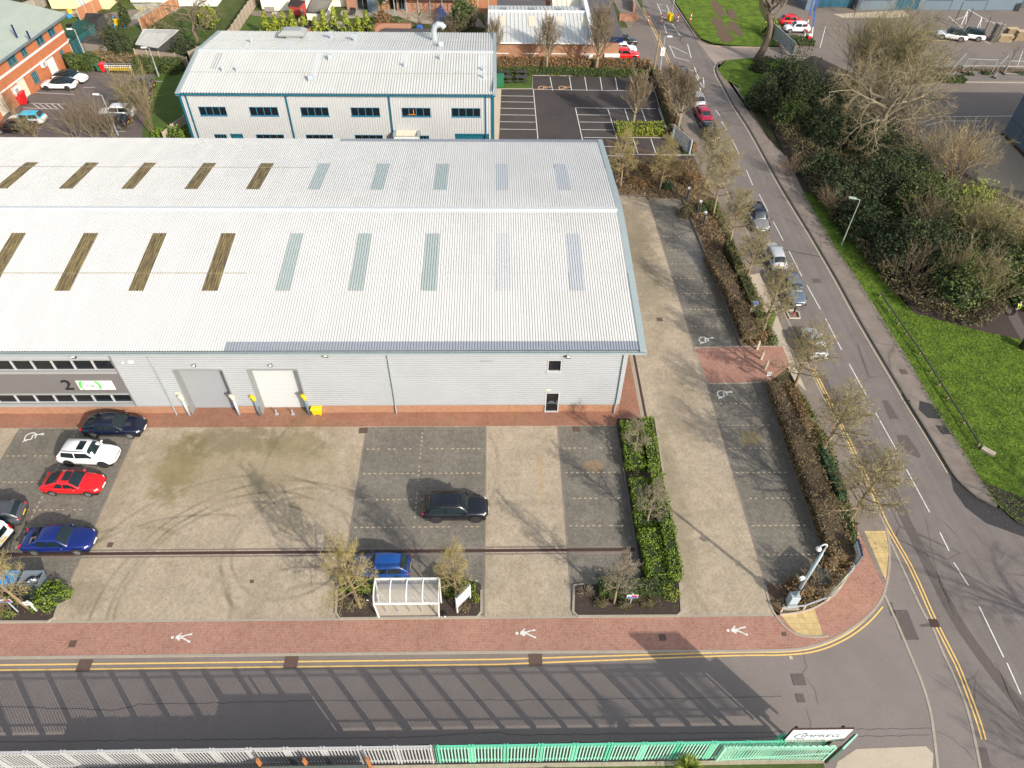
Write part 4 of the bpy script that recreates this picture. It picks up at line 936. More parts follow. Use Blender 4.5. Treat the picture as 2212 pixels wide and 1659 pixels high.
X = P(-105, 510, 8.8)[0]; roofpiece('rooflight', X-.6, X+.6, 45.1, 51.9, 'mossy_rooflight')
roofpiece('unpainted_edge', P(485, 752, 7.6)[0], 10.88, 38.98, 39.86, 'unpainted_sheet', .012); roofpiece('unpainted_edge', P(735, 303, 7.6)[0], 10.88, 70.6, 71.32, 'unpainted_sheet', .012)
rc = MB(); rc.loft([[(x, 54.85, 9.3), (x, 55.3, 9.38), (x, 55.75, 9.3), (x, 55.75, 9.24), (x, 54.85, 9.24)] for x in (WX0, 10.9)]); rc.build('ridge_cap', 'patch_sheet', wh)
st = MB()
for y in (47.09,): st.box(WX0, -20.3, y-.05, y, 8.54, 8.60)
for y in (63.62,): st.box(WX0, -18, y, y+.05, 8.54, 8.60)
st.build('lap_stain', 'lap_dirt', roof)
vg = MB()
prof = [(y, z) for y, z in RF]
vg.loft([[(10.85, y, z+.10), (11.36, y, z+.07), (11.38, y, z-.5), (11.30, y, z-.5), (11.28, y, z-.02), (10.85, y, z+.0)] for y, z in [(38.85, 7.52)]+RF+[(71.4, 7.5)]])
vg.build('verge_trim', 'blue_grey_trim', wh)
sf = MB(); sf.loft([[(WE, y, z-.5), (11.3, y, z-.5), (11.3, y, z-.45), (WE, y, z-.45)] for y, z in RF]); sf.build('soffit', 'silver_cladding', wh)
gb = MB(); gb.add([(WE-.02, y, z-.42) for y, z in RF]+[(WE-.02, 71.3, 7.), (WE-.02, 39.1, 7.)], [tuple(range(len(RF)+2))[::-1]]); gb.build('gable_wall', 'silver_cladding', wh)
gu = MB(); gu.box(WX0, 11.3, 38.70, 38.76, 7.36, 7.54); gu.box(WX0, 11.3, 38.76, 38.95, 7.36, 7.39); gu.box(WX0, 11.3, 38.95, 39.0, 7.36, 7.50)
x = WX0+.5
gutter = gu.build('gutter', 'blue_grey_trim', wh); br_ = MB()
while x < 11: br_.box(x-.02, x+.02, 38.76, 38.99, 7.47, 7.50); x += 1.5
br_.build('bracket', 'silver_cladding', gutter)
sof = MB(); sof.box(WX0, 11.3, 39.0, WY+.06, 7.40, 7.44); sof.build('eaves_soffit', 'trim_dark', wh)
for px, py in ((316, 757), (836, 757), (1349, 760)):
    ux = FU(FR, px, py)[0]; t = MB(); t.tube([(ux, WY-.14, 7.4), (ux, WY-.14, 5.0), (ux+.02, WY-.14, 2.), (ux, WY-.14, .1), (ux, WY-.22, .02)], .055, 8); t.build('downpipe', 'blue_grey_trim', wh, smooth=True)
# wall fittings
def floodlight(u, z, F=FR, par=wh, s=1.):
    q = MB(); fbox(q, F, u-.16*s, u+.16*s, z-.12*s, z+.1*s, .18, .3*1.1); fbox(q, F, u-.05, u+.05, z-.03, z+.03, .04, .2); o = q.build('floodlight', 'black_plastic', par)
    q = MB(); fbox(q, F, u-.13*s, u+.13*s, z+.02, z+.12*s, .19, .38); q.build('lens', 'white_paint', o)
for px, py in ((160, 770), (704, 768), (1228, 770)): a, b_ = FU(FR, px, py, .2); floodlight(a, b_)
for px, py in ((420, 789), (585, 789)): a, b_ = FU(FR, px, py, .2); floodlight(a, b_, s=.7)
q = MB(); a, b_ = FU(FR, 282, 781, .1); fbox(q, FR, a-.2, a+.2, b_-.12, b_+.12, .05, .2); q.build('alarm_box', 'white_paint', wh, bevel=.04)
a, b_ = FU(FR, 265, 783, .1); q = MB(); q.ball(fp(FR, a, b_, .12), .1, 8, 5); q.build('dome_camera', 'white_paint', wh)
for px, py, w in ((1052, 780, .9), (384, 849, .4), (1185, 842, .35)): a, b_ = FU(FR, px, py, .06); q = MB(); fbox(q, FR, a-w/2, a+w/2, b_-.08, b_+.08, .05, .1); q.build('sign_plate', 'cream_pipe' if px != 1052 else 'sill_grey', wh)
text_mesh('number_sign', '2', 1.5, 'black_plastic', wh, fmat(FR, FU(FR, 147, 831)[0], 3.46, .1), .05, sx=1.1)
# company sign board
a0, a1 = FU(FR, 163, 821)[0], FU(FR, 241, 821)[0]
sg = MB(); fbox(sg, FR, a0, a1, 2.98, 3.98, .05, .1); sgo = sg.build('sign_board', 'white_paint', wh)
sr = MB(); cx, cz = a0+.95, 3.42
for t0, t1 in ((128, 200), (206, 217), (-24, 50), (-30-8, -30)):
    ps = []; 
    for i in range(9):
        t = math.radians(t0+(t1-t0)*i/8); ps.append((t,))
    for (p,), (q,) in zip(ps, ps[1:]):
        c = [(cx+r*math.cos(k)*1.05, cz+min(max(r*math.sin(k), -.42), .54)) for k in (p, q) for r in (.62, .82)]
        sr.add([fp(FR, c[0][0], c[0][1], .104), fp(FR, c[1][0], c[1][1], .104), fp(FR, c[3][0], c[3][1], .104), fp(FR, c[2][0], c[2][1], .104)], [(0, 1, 2, 3)])
sr.build('emblem', 'sign_green', sgo)
text_mesh('lettering', 'Origin', .36, 'dark_text', sgo, fmat(FR, cx+.03, cz+.02, .104), .003)
text_mesh('lettering', 'audio visual', .17, 'faint_text', sgo, fmat(FR, a1-.75, cz+.1, .104), .002) if 0 else None
# ---- bollards guarding the doors
gsd = {0: 'cream elbow', 1: 'cream elbow', 2: 'yellow elbow', 3: 'yellow elbow'}
for i, (px, py, lab) in enumerate(((409.6, 896.8, 'weathered blue bollard pipe with cream elbow cap, left of the grey roller door'), (517, 895.4, 'weathered blue bollard pipe with cream elbow cap, right of the grey roller door'), (561, 896.8, 'dark blue bollard pipe with yellow elbow cap, left of the white roller door'), (668, 895, 'dark blue bollard pipe with yellow elbow cap, beside the yellow grit bin'))):
    X, Y, _ = P(px, py); t = thing('door_guard_post', lab, 'bollard', (X, Y, 0), 0, 'pipe guards beside the roller doors')
    q = MB(); q.tube([(X, Y, 0), (X, Y, 1.85)], .11, 10); q.build('post', 'worn_blue_pipe' if i < 2 else 'dark_blue_pipe', t, smooth=True)
    q = MB(); q.tube([(X, Y, 1.8), (X, Y, 2.05), (X-.08, Y+.06, 2.15), (X-.3, Y+.2, 2.16)], [.15, .16, .16, .17], 10); q.build('elbow_cap', 'cream_pipe' if i < 2 else 'yellow_plastic', t, smooth=True)
for px, py, lab in ((598, 895, 'short steel post left of centre before the white roller door'), (633, 895, 'short steel post right of centre before the white roller door')):
    X, Y, _ = P(px, py); q = MB(); q.cyl((X, Y, 0), .06, .55, 8); q.box(X-.14, X+.14, Y-.1, Y+.1, 0.0, .03); solo(q, 'short_bollard', 'galv', lab, 'bollard')
# yellow grit bin
X, Y, _ = P(685, 900); t = thing('grit_bin', 'bright yellow plastic grit bin against the warehouse wall', 'bin', (X, Y, 0)); Y += .35
q = MB(); q.loft([[(X-.42*s, Y-.3*s, z), (X+.42*s, Y-.3*s, z), (X+.42*s, Y+.3*s, z), (X-.42*s, Y+.3*s, z)] for z, s in ((.12, .8), (.7, 1.))])
for sx in (-.25, .25): q.box(X+sx-.08, X+sx+.08, Y-.22, Y+.22, 0, .14)
q.build('body', 'yellow_plastic', t, bevel=.02)
q = MB(); q.loft([[(X-.46, Y-.34, .7), (X+.46, Y-.34, .7), (X+.46, Y+.34, .7), (X-.46, Y+.34, .7)], [(X-.46, Y-.34, .76), (X+.46, Y-.34, .76), (X+.46, Y+.34, .92), (X-.46, Y+.34, .92)], [(X-.38, Y-.2, .86), (X+.38, Y-.2, .86), (X+.38, Y+.3, .99), (X-.38, Y+.3, .99)]]); q.build('lid', 'yellow_plastic', t, bevel=.02)

# ---- second warehouse with teal trim
B2 = (0., 83.35, 0.); bX0, bX1 = -37.2, -.25
bw = thing('trim_warehouse', 'white ribbed warehouse with teal gutter, downpipes and a row of dark windows', 'warehouse', (-18, 83.35, 0))
BP = [(83.0, 7.05), (92.3, 8.1), (92.9, 8.1), (101.8, 7.0)]
wins = []
for (x0, y0, x1, y1) in ((427, 229, 492, 249), (537, 231, 603, 250), (648, 232, 712, 251), (757, 233, 822, 252), (867, 233, 931, 253), (975, 234, 1038, 253)):
    a = FU(B2, x0, y0); b_ = FU(B2, x1, y1); wins.append((a[0], b_[0], 4.17, 5.28))
lows = [(w[0], w[1], .7, 1.8) for w in wins[1:4]]+[(wins[4][0]+1.6, wins[4][1]-.4, .7, 1.75)]
dors = [(-27.9, -26.3, 0, 1.95), (-4.4, -1.2, 0, 1.95)]
dors = [(wins[0][0]+2.9, wins[0][0]+4.4, 0, 1.85), (wins[5][0]+.3, wins[5][1]+1.0, 0, 2.0)]
lows = [(wins[0][0]+.9, wins[0][0]+2.4, .7, 1.8)]+lows
c2 = MB()
for a, b_, z0, z1 in holed(bX0, bX1, 0, 6.9, wins+lows+dors): corr(c2, B2, a, b_, z0, z1, .3, .06, 'v')
corr(c2, (bX1, 83.35, PI/2), 0, 18.2, 0, 7.6, .25, .045, 'v')
c2.add([(bX0, 101.6, 0), (bX0, 83.35, 0), (bX0, 83.35, 7.), (bX0, 92.6, 8.1), (bX0, 101.6, 7.)], [(0, 1, 2, 3, 4)])
c2.build('wall', 'white_cladding', bw)
q = MB(); q.box(bX0+.1, bX1-.3, 83.9, 101.5, 0, 6.8); q.build('inner_wall', 'dark_felt', bw)
for w in wins: window(B2, w[0], w[1], w[2], w[3], bw, 'teal_frame', 'dark_glass', 4, 1, .07, -.05, .09, wm=.09)
for w in lows: window(B2, w[0], w[1], w[2], w[3], bw, 'teal_frame', 'dark_glass', 4, 1, .07, -.05, .09)
for w in dors: q = MB(); fbox(q, B2, w[0], w[1], 0, w[3], -.2, -.1); fbox(q, B2, w[0], w[1], w[3]-.12, w[3]+.02, -.1, .1); q.build('door', 'teal_trim', bw)
q = MB(); q.box(bX0-.15, bX1+.25, 82.84, 82.98, 6.86, 7.04); q.box(bX0-.15, bX1+.25, 82.98, 83.3, 6.84, 6.9); q.build('gutter', 'teal_trim', bw)
for px in (617, 840): a = FU(B2, px, 207)[0]; q = MB(); fbox(q, B2, a-.08, a+.08, 0, 6.86, .05, .2); q.build('downpipe', 'teal_trim', bw)
q = MB(); fbox(q, B2, bX0-.05, bX0+.22, 0, 6.86, .05, .12); fbox(q, B2, bX0+.7, bX0+.85, 0, 6.86, .05, .16); fbox(q, B2, bX1-.25, bX1+.1, 0, 6.86, .055, .12); fbox(q, B2, bX1-1., bX1-.85, 0, 6.86, .05, .16); q.build('corner_trim', 'teal_trim', bw)
r2 = MB()
for y0, y1, dz in ((83.0, 87.6, 0), (87.5, 92.3, .025), (92.9, 97.2, .025), (97.1, 101.8, 0)): ribroof(r2, bX0+.2, bX1, sub(BP, y0, y1), .33, .09, dz=dz)
roof2 = r2.build('roof', 'old_white_roof', bw)
q = MB(); q.loft([[(x, 92.2, 8.2), (x, 92.6, 8.25), (x, 93., 8.2), (x, 93., 8.15), (x, 92.2, 8.15)] for x in (bX0+.2, bX1)]); q.build('ridge_cap', 'patch_sheet', bw)
q = MB()
for X0, X1 in ((bX0-.2, bX0+.25), (bX1-.05, bX1+.4)): q.loft([[(X0, y, z+.1), (X1, y, z+.1), (X1, y, z-.25), (X0, y, z-.25)] for y, z in [(82.9, 7.03)]+BP[1:]])
q.build('verge_trim', 'blue_grey_trim', bw)
q = MB()
for y in (87.5, 97.2): q.box(bX0+.3, bX1-.1, y-.06, y-.01, zprof(BP, y)+.045, zprof(BP, y)+.085)
q.build('lap_stain', 'lap_dirt', roof2)
def r2flat(x0, x1, y0, y1, mat='patch_sheet', dz=.08):
    q = MB(); n = [(x0, y0, zprof(BP, y0)+dz), (x1, y0, zprof(BP, y0)+dz), (x1, y1, zprof(BP, y1)+dz), (x0, y1, zprof(BP, y1)+dz)]; q.add(n+[(a, b_, c-.03) for a, b_, c in n], [(0, 1, 2, 3), (1, 0, 4, 5), (2, 1, 5, 6), (3, 2, 6, 7), (0, 3, 7, 4)]); q.build('flashing_panel', mat, roof2)
r2flat(-27.6, -25.6, 93.1, 98.3); r2flat(-22.6, -21.6, 93.1, 101); r2flat(-18.9, -17.9, 93.1, 97.3); r2flat(-22.4, -21.4, 86, 92.1); r2flat(-20.8, -19.7, 90.8, 92.1); r2flat(-11.7, -10.7, 89.2, 92.1); r2flat(-7.3, -6.5, 93.1, 94.8); r2flat(-7.2, -6.5, 90.6, 92.1); r2flat(-2., -1., 86.2, 92.1); r2flat(-34.6, -33.7, 88.2, 91.8, 'sill_grey')
def vent(kind, x, y, lab=None):
    z = zprof(BP, y); q = MB()
    if kind == 'cowl':
        q.box(x-.35, x+.35, y-.3, y+.3, z, z+.25); q.loft([[(x+.3*math.cos(a)*s, y+.3*math.sin(a)*0+dy, z+.25+.0) for a, s in ((0, 1),)] for dy in (0,)], cap=False) if 0 else None
        ring = []
        for k in range(7): a = PI*k/6; ring.append((.38*math.cos(a), .5*math.sin(a)))
        q.loft([[(x+dx, y+a, z+.25+b_) for a, b_ in ring] for dx in (-.28, .28)])
    elif kind == 'flue':
        q.cyl((x, y, z), .13, .55, 10); q.cyl((x, y, z+.55), .2, .06, 10); q.cyl((x, y, z+.61), .2, .14, 10, r2=.03); q.cyl((x, y, z), .25, .1, 10, r2=.14)
    elif kind == 'duct':
        q.cyl((x, y, z), .42, .55, 14); q.tube([(x, y, z+.5), (x, y, z+1.2), (x+.15, y, z+1.7), (x+.55, y, z+2.), (x+1.05, y, z+1.95), (x+1.4, y-.05, z+1.6)], [.36, .36, .37, .38, .37, .36], 14)
    elif kind == 'big':
        q.loft([[(x-a, y-b_, z+c), (x+a, y-b_, z+c), (x+a, y+b_, z+c), (x-a, y+b_, z+c)] for a, b_, c in ((.9, .7, -.1), (.9, .7, .35), (1.7, 1.0, .55), (1.75, 1.0, .75), (1.2, .75, 1.15), (1., .5, 1.2))])
    elif kind == 'box':
        q.box(x-.28, x+.28, y-.28, y+.28, z, z+.2); q.box(x-.24, x+.24, y-.1, y+.26, z+.2, z+1.0); q.box(x-.24, x+.24, y-.3, y-.1, z+.7, z+1.0)
    o = q.build('roof_vent', {'big': 'sill_grey', 'duct': 'galv'}.get(kind, 'galv'), bw, bevel=.0); 
    if lab: o['label'] = lab
for k, x, y, l in (('big', -26.5, 98.7, 'broad grey plastic fan cowl on the far slope'), ('box', -21.4, 98.2, None), ('box', -18.2, 97.2, 'hooded box vent'), ('cowl', -20.3, 90.5, 'round-topped grey cowl'), ('cowl', -22., 85.8, None), ('flue', -11.1, 88.9, None), ('duct', -8., 98., 'large curved silver duct'), ('cowl', -6.9, 94.8, None), ('flue', -6.8, 90.6, None), ('flue', -1.45, 88.1, None), ('flue', -1.4, 86.4, None), ('flue', -32.9, 87.6, None), ('flue', -31.2, 87.6, None), ('flue', -31.4, 96.1, None)): vent(k, x, y, l)
# canopy over its door
a0 = FU(B2, 850, 283, .8)[0]; a1 = FU(B2, 905, 283, .8)[0]
q = MB(); fbox(q, B2, a0, a1, 1.5, 2.1, 1.0, 1.15); cn = q.build('canopy', 'white_paint', bw)
q = MB()
vs = breaks(a0, a1, .25, .05); q.add([fp(B2, x, 2.4+d, .06) for x, d in vs]+[fp(B2, x, 2.12+d, .99) for x, d in vs], [(len(vs)+i, len(vs)+i+1, i+1, i) for i in range(len(vs)-1)]); q.build('canopy_roof', 'cream_pale', cn)
q = MB(); fbox(q, B2, a0-.08, a0+.3, 2.1, 2.46, .05, 1.17); fbox(q, B2, a1-.25, a1+.08, 2.1, 2.46, .05, 1.17); q.build('trim', 'blue_grey_trim', cn)
text_mesh('lettering', 'R', .38, 'sign_red', cn, fmat(B2, a0+1.05, 1.8, 1.152), .003); text_mesh('lettering', 'Acrobatics', .3, 'faint_text', cn, fmat(B2, a0+2.5, 1.8, 1.152), .003)
q = MB(); fbox(q, B2, FU(B2, 889, 240)[0]-.5, FU(B2, 889, 240)[0]+.5, 4.35, 4.43, -.03, -.02); fbox(q, B2, -9.9, -9.82, 4.35, 5., -.03, -.02); q.build('red_sign_frame', 'orange_plastic', bw)

# ---- brick office building on the left
OF = (-64.5, 88., math.radians(83.9))
ob = thing('office_building', 'orange brick office with pale green ribbed roof, teal windows and white bands', 'building', (-68, 98, 0))
uN = 21.4; uS = -14
wu = []
for (lx, ly), (rx, ry) in (((20, 142), (39, 132)), ((50, 123.5), (60.4, 114)), ((82, 98), (96.7, 87)), ((107.4, 79), (121, 70))):
    a = FU(OF, lx, ly)[0]; b_ = FU(OF, rx, ry)[0]; wu.append((a, b_, 4.35, 5.75))
gw = [(FU(OF, 75, 180)[0], FU(OF, 87, 172)[0], .75, 2.3), (FU(OF, 135.6, 130)[0], FU(OF, 143.7, 125)[0], .75, 2.3)]
gd = [(FU(OF, 48, 213)[0]+.3, FU(OF, 70, 200)[0]+.1, 0, 2.5), (FU(OF, 0, 240)[0], FU(OF, 27, 240)[0], 0, 2.5), (FU(OF, 112, 153)[0]-.3, FU(OF, 124, 146)[0]+.5, 0, 2.4)]
q = MB()
for a, b_, z0, z1 in holed(uS, uN, 0, 6.2, wu+gw+gd): fbox(q, OF, a, b_, z0, z1, -.3, 0)
for k in (-1,): 
    pass
vsN = fp(OF, uN, 0, 0), fp(OF, uN, 0, -16)
q.add([vsN[0], vsN[1], (vsN[1][0], vsN[1][1], 6.2), (vsN[0][0], vsN[0][1], 6.2)], [(0, 1, 2, 3)])
q.build('wall', 'office_brick', ob)
q = MB(); fbox(q, OF, uS, uN-.3, 0, 6.1, -15, -.5); q.build('inner_wall', 'dark_felt', ob)
q = MB(); fbox(q, OF, uS, uN+.02, 3.95, 4.2, 0, .06); fbox(q, OF, uS, uN+.02, 2.55, 2.75, 0, .06); q.build('string_course', 'white_paint', ob)
for w in wu: window(OF, w[0], w[1], w[2], w[3], ob, 'trim_dark', 'teal_glass', 2, 1, .1, -.15, .12)
for w in gw: window(OF, w[0], w[1], w[2], w[3], ob, 'trim_dark', 'teal_glass', 3, 1, .1, -.15, .12)
for w, mt in zip(gd, ('cream_pale', 'cream_pale', 'white_paint')): q = MB(); fbox(q, OF, w[0], w[1], 0, w[3], -.6, -.35); o = q.build('garage_door', mt, ob)
rl_ = MB(); ridge_off = -9.; rp = [(.9, 6.15), (-4.5, 7.2), (ridge_off, 7.9), (-17, 6.3)]
br = breaks(uS-.5, uN+.9, .3, .05); n = len(br)
rl_.add([fp(OF, x, z+d_, d) for (d, z) in rp for x, d_ in br], [(j*n+i, j*n+i+1, (j+1)*n+i+1, (j+1)*n+i) for j in range(len(rp)-1) for i in range(n-1)])
ro = rl_.build('roof', 'grey_green_roof', ob)
q = MB(); fbox(q, OF, uS-.5, uN+1., 5.95, 6.17, .86, 1.05); fbox(q, OF, uN+.88, uN+1.02, 5.9, 6.25, -.5, .86); q.build('gutter', 'trim_dark', ob)
for px, py in ((34, 74), (62, 77)): X, Y, _ = P(px, py, 7.); q = MB(); q.cyl((X, Y, 6.6), .12, 1.6 if px < 50 else 1.0, 8); q.build('flue', 'navy', ro)
for (px, py) in ((62, 186), (95, 139)):
    a, z = FU(OF, px-22+22, py, .2); a = FU(OF, 68 if px < 80 else 97, 195 if px < 80 else 140, .3)[0]; z = 2.6 if px < 80 else 2.9
t = thing('air_conditioner', 'white air conditioning unit low on the office wall beside a cream garage door', 'air conditioner', fp(OF, FU(OF, 38, 198)[0], 0, 0)); a, z = FU(OF, 38, 196, .4)
q = MB(); fbox(q, OF, a-.6, a+.6, z-.5, z+.5, .03, .45); q.build('casing', 'white_paint', t, bevel=.02); q = MB(); fbox(q, OF, a-.45, a+.2, z-.35, z+.35, .451, .47); q.build('grille', 'sill_grey', t)
a, z = FU(OF, 96, 138, .4); t = thing('air_conditioner', 'white air conditioning unit above the white garage door of the office', 'air conditioner', fp(OF, a, 0, 0))
q = MB(); fbox(q, OF, a-.45, a+.45, z-.4, z+.4, .03, .4); q.build('casing', 'white_paint', t, bevel=.02); q = MB(); fbox(q, OF, a-.3, a+.2, z-.28, z+.28, .401, .42); q.build('grille', 'sill_grey', t)
X, Y, _ = P(156, 120); t = thing('air_conditioner', 'white condenser cabinet standing at the far corner of the brick office', 'air conditioner', (X, Y, 0)); q = MB(); q.box(X-.9, X+.5, Y-.5, Y+.5, 0.1, 2.3); q.box(X-.95, X+.55, Y-.55, Y+.55, 0, .1); q.build('casing', 'white_paint', t, bevel=.03)
q = MB(); q.box(X-.1, X+.42, Y-.53, Y-.5, .3, 2.1); q.build('grille', 'sill_grey', t)

# ---- brick industrial unit, top middle
MF = (0., 108.7, 0.); mb_ = thing('brick_unit', 'low brick unit with long white ribbed roof and flat dark side roof', 'building', (8, 108.7, 0))
q = MB(); q.box(-1., 18.3, 108.7, 109., 0, 3.3); q.box(-1, -.7, 109, 123, 0, 3.3); q.box(18., 18.3, 109, 131, 0, 3.3); q.build('wall', 'yard_brick' if 0 else 'orange_brick', mb_)
q = MB(); q.box(-.6, 17.9, 109.2, 122.5, 0, 3.1); q.build('inner_wall', 'dark_felt', mb_)
q = MB()
for x in (-.4, 4.2, 8.2, 12.5): q.box(x, x+2.4, 108.62, 108.69, 1.55, 1.65)
q.build('lintel', 'white_paint', mb_)
MP = [(108.3, 3.35), (117., 4.5), (117.4, 4.5), (122.6, 3.5)]
q = MB(); br = breaks(-1.1, 13.9, .6, .07, ((0, 0), (.86, 0), (.9, 1), (.98, 1))); n = len(br)
for pr in ([MP[0], MP[1]], [MP[2], MP[3]]): q.add([(x, y, z+d) for y, z in pr for x, d in br], [(i, i+1, n+i+1, n+i) for i in range(n-1)])
mr = q.build('roof', 'old_white_roof', mb_)
q = MB(); q.box(-1.1, 13.9, 116.9, 117.5, 4.5, 4.62); q.build('ridge_cap', 'white_paint', mr)
for x in (.6, 5., 9.2, 13.): 
    q = MB(); q.add([(x, 112.6, 3.99), (x+1., 112.6, 3.99), (x+1., 115.6, 4.39), (x, 115.6, 4.39)], [(0, 1, 2, 3)]); q.build('rooflight', 'cream_pale', mr)
    q = MB(); q.add([(x+.2, 118.6, 4.36), (x+1.2, 118.6, 4.36), (x+1.2, 120.4, 4.02), (x+.2, 120.4, 4.02)], [(0, 1, 2, 3)]); q.build('rooflight', 'sill_grey', mr)
q = MB(); q.box(-1.2, 14., 108.2, 108.32, 3.15, 3.36); q.build('gutter', 'white_paint', mb_)
q = MB(); q.box(13.9, 14.5, 108.4, 131, 3.0, 4.75); q.build('parapet', 'white_paint', mb_)
q = MB(); q.box(14.5, 18.7, 108.9, 131, 3.3, 4.1); q.build('flat_roof', 'flat_roof_dark', mb_)
q = MB(); q.box(14.5, 18.75, 108.55, 108.9, 3.3, 4.0); q.build('fascia', 'navy', mb_)
q = MB(); q.box(16.2, 18.5, 108.45, 108.68, 1.2, 1.7); q.build('sign_plate', 'white_paint', mb_)
# back roofs behind
t = thing('lean_to_shed', 'dark grey lean-to behind the white ribbed roof of the brick unit', 'shed', (5, 124, 0)); q = MB(); q.box(.5, 8., 123.4, 126, 0, 3.0); q.build('wall', 'slate_dark', t); q = MB(); q.box(.3, 8.2, 123.2, 126.2, 3.0, 3.15); q.build('roof', 'flat_roof_dark', t)
t = thing('conservatory', 'white framed conservatory with amber panes beside the dark flat roof', 'conservatory', (10, 125, 0)); q = MB(); q.box(9., 14.4, 122.9, 123.2, 2.6, 3.1)
for i in range(7): q.bar((9.3+i*.8, 123.2, 3.1), (9.3+i*.8, 127, 4.4), .1)
q.box(9., 14.4, 126.9, 127.2, 2.6, 4.4); q.build('frame', 'white_paint', t); q = MB(); q.add([(9.2, 123.2, 3.05), (14.3, 123.2, 3.05), (14.3, 127, 4.33), (9.2, 127, 4.33)], [(0, 1, 2, 3)]); q.build('pane', 'cream_pale', t)
q = MB(); q.box(9.1, 14.3, 123.25, 126.9, 0, 2.6); q.build('wall', 'white_render', t)

# ---- business park building, top right
GF = (54.3, 132., .02); gb_ = thing('dark_commercial_building', 'long dark grey panelled building with glazed entrances', 'building', (72, 132, 0))
q = MB(); fbox(q, GF, 8.5, 37.5, 0, 7, -14, 0); fbox(q, GF, -.5, 1.2, 0, 7, -14, 0); fbox(q, GF, 1.2, 8.5, 3.4, 7, -14, 0); fbox(q, GF, 1.2, 8.5, 0, 3.4, -14, -1.2); gw_ = q.build('wall', 'slate_blue_panel', gb_)
q = MB(); fbox(q, GF, 37.5, 52, 0, 7, -14, -1.2); q.build('wall', 'anthracite', gb_)
q = MB()
for u in (1.2, 8.5): fbox(q, GF, u-.15, u+.25, 0, 7, -.1, .1)
for u in (8.9, 17.5, 25., 31.3): fbox(q, GF, u, u+.12, 0, 7, 0, .02)
q.build('panel_joint', 'anthracite', gb_)
for u0, u1, z0 in ((1.4, 8.3, .1), (9.4, 14.6, 1.6), (15.3, 19.3, .1), (20.6, 25., 1.6), (27.2, 31., 1.6)):
    window(GF, u0, u1, z0, 3.3, gb_, 'anthracite', 'blue_glass', max(2, int((u1-u0)/1.2)), 2, .08, .02 if u0 > 5 else -1.15, .06, sill=False)
q = MB(); fbox(q, GF, 36.9, 37.3, 0, 1.3, .3, .5); q.build('hazard_post', 'black_plastic', gb_)
GE = (66.7, 87.7, -PI/2); g2 = thing('grey_panel_building', 'corner of a tall plain grey concrete panelled building at the frame edge', 'building', (66.7, 82, 0))
q = MB(); fbox(q, GE, 0, 22, 0, 9, -20, 0); q.build('wall', 'slate_blue_panel', g2)
q = MB()
for u in (3.2, 8., 13.): fbox(q, GE, u, u+.07, 0, 9, 0, .02)
for z in (2.2, 4.8): fbox(q, GE, 0, 22, z, z+.07, 0, .015)
q.build('panel_joint', 'anthracite', g2); q = MB(); fbox(q, GE, 0, 22, 0, .25, .0, .15); q.build('base_course', 'drain_brown', g2)

# ---- houses and sheds along the top
def house(name, lab, x0, y0, x1, wall, rf, depth=8, h=5., roofh=2.2, feats=(), rz=0.):
    X0, Y0, _ = P(x0, y0); X1, Y1, _ = P(x1, y0); t = thing(name, lab, 'house', ((X0+X1)/2, Y0, 0))
    q = MB(); q.box(X0, X1, Y0, Y0+depth, 0, h); q.build('wall', wall, t)
    q = MB(); ov = .35; yc = Y0+depth/2
    q.add([(X0-ov, Y0-ov, h-.1), (X1+ov, Y0-ov, h-.1), (X1+ov, yc, h+roofh), (X0-ov, yc, h+roofh), (X1+ov, Y0+depth+ov, h-.1), (X0-ov, Y0+depth+ov, h-.1)], [(0, 1, 2, 3), (3, 2, 4, 5), (0, 3, 5), (1, 4, 2), (0, 5, 4, 1)]); q.build('roof', rf, t)
    F = (X0, Y0, 0.)
    for kind, a, b_, z0, z1, m1, m2 in feats:
        u0 = FU(F, a, y0)[0]; u1 = FU(F, b_, y0)[0]
        if kind == 'w': window(F, u0, u1, z0, z1, t, m1, m2, 2, 1, .09, .01, .06)
        else:
            q = MB(); fbox(q, F, u0, u1, z0, z1, .01, .07); o = q.build('door', m1, t); q = MB()
            fbox(q, F, u0+.12, (u0+u1)/2-.05, z0+.15, z1-.12, .071, .08); fbox(q, F, (u0+u1)/2+.05, u1-.12, z0+.15, z1-.12, .071, .08); q.build('pane', m2, o)
    return t
house('rendered_house', 'cream yellow rendered house with white patio doors beyond the green shed', 112, 19, 238, 'cream_render', 'slate_dark', feats=(('d', 174, 192, .0, 2.3, 'white_paint', 'greenhouse_glass'), ('w', 133, 152, 2.2, 3.4, 'white_paint', 'dark_glass')))
house('rendered_house', 'white house behind the bare lichened garden tree', 380, 13, 470, 'white_render', 'terracotta', feats=(('w', 392, 412, 1., 2.2, 'white_paint', 'dark_glass'), ('w', 430, 450, 1., 2.2, 'white_paint', 'dark_glass')))
house('rendered_house', 'white house with crazy paved patio and clutter by its back wall', 283, 5, 372, 'white_render', 'terracotta', feats=(('w', 300, 330, 1., 2.2, 'teal_frame', 'dark_glass'),))
house('rendered_house', 'plain ivory house with a bench, left of the red shed', 567, 23, 672, 'ivory_render', 'terracotta', feats=())
h6 = house('rendered_house', 'ivory house with brick extension and tall dark glass doors', 705, 14, 748, 'ivory_render', 'terracotta', feats=(('w', 716, 724, 1., 2.2, 'white_paint', 'dark_glass'),))
h6 = house('extended_house', 'brick extension with full height dark glass doors and slate blue bay', 750, 21, 842, 'orange_brick', 'slate_dark', feats=(('d', 773, 798, .05, 2.6, 'trim_dark', 'dark_glass'), ('w', 826, 836, 1.2, 2.4, 'white_paint', 'dark_glass')))
q = MB(); X0, Y0, _ = P(797, 22); X1, _, _ = P(818, 22); q.box(X0, X1, Y0-.9, Y0+.1, 0, 3.2); q.build('bay', 'slate_blue_panel', h6)
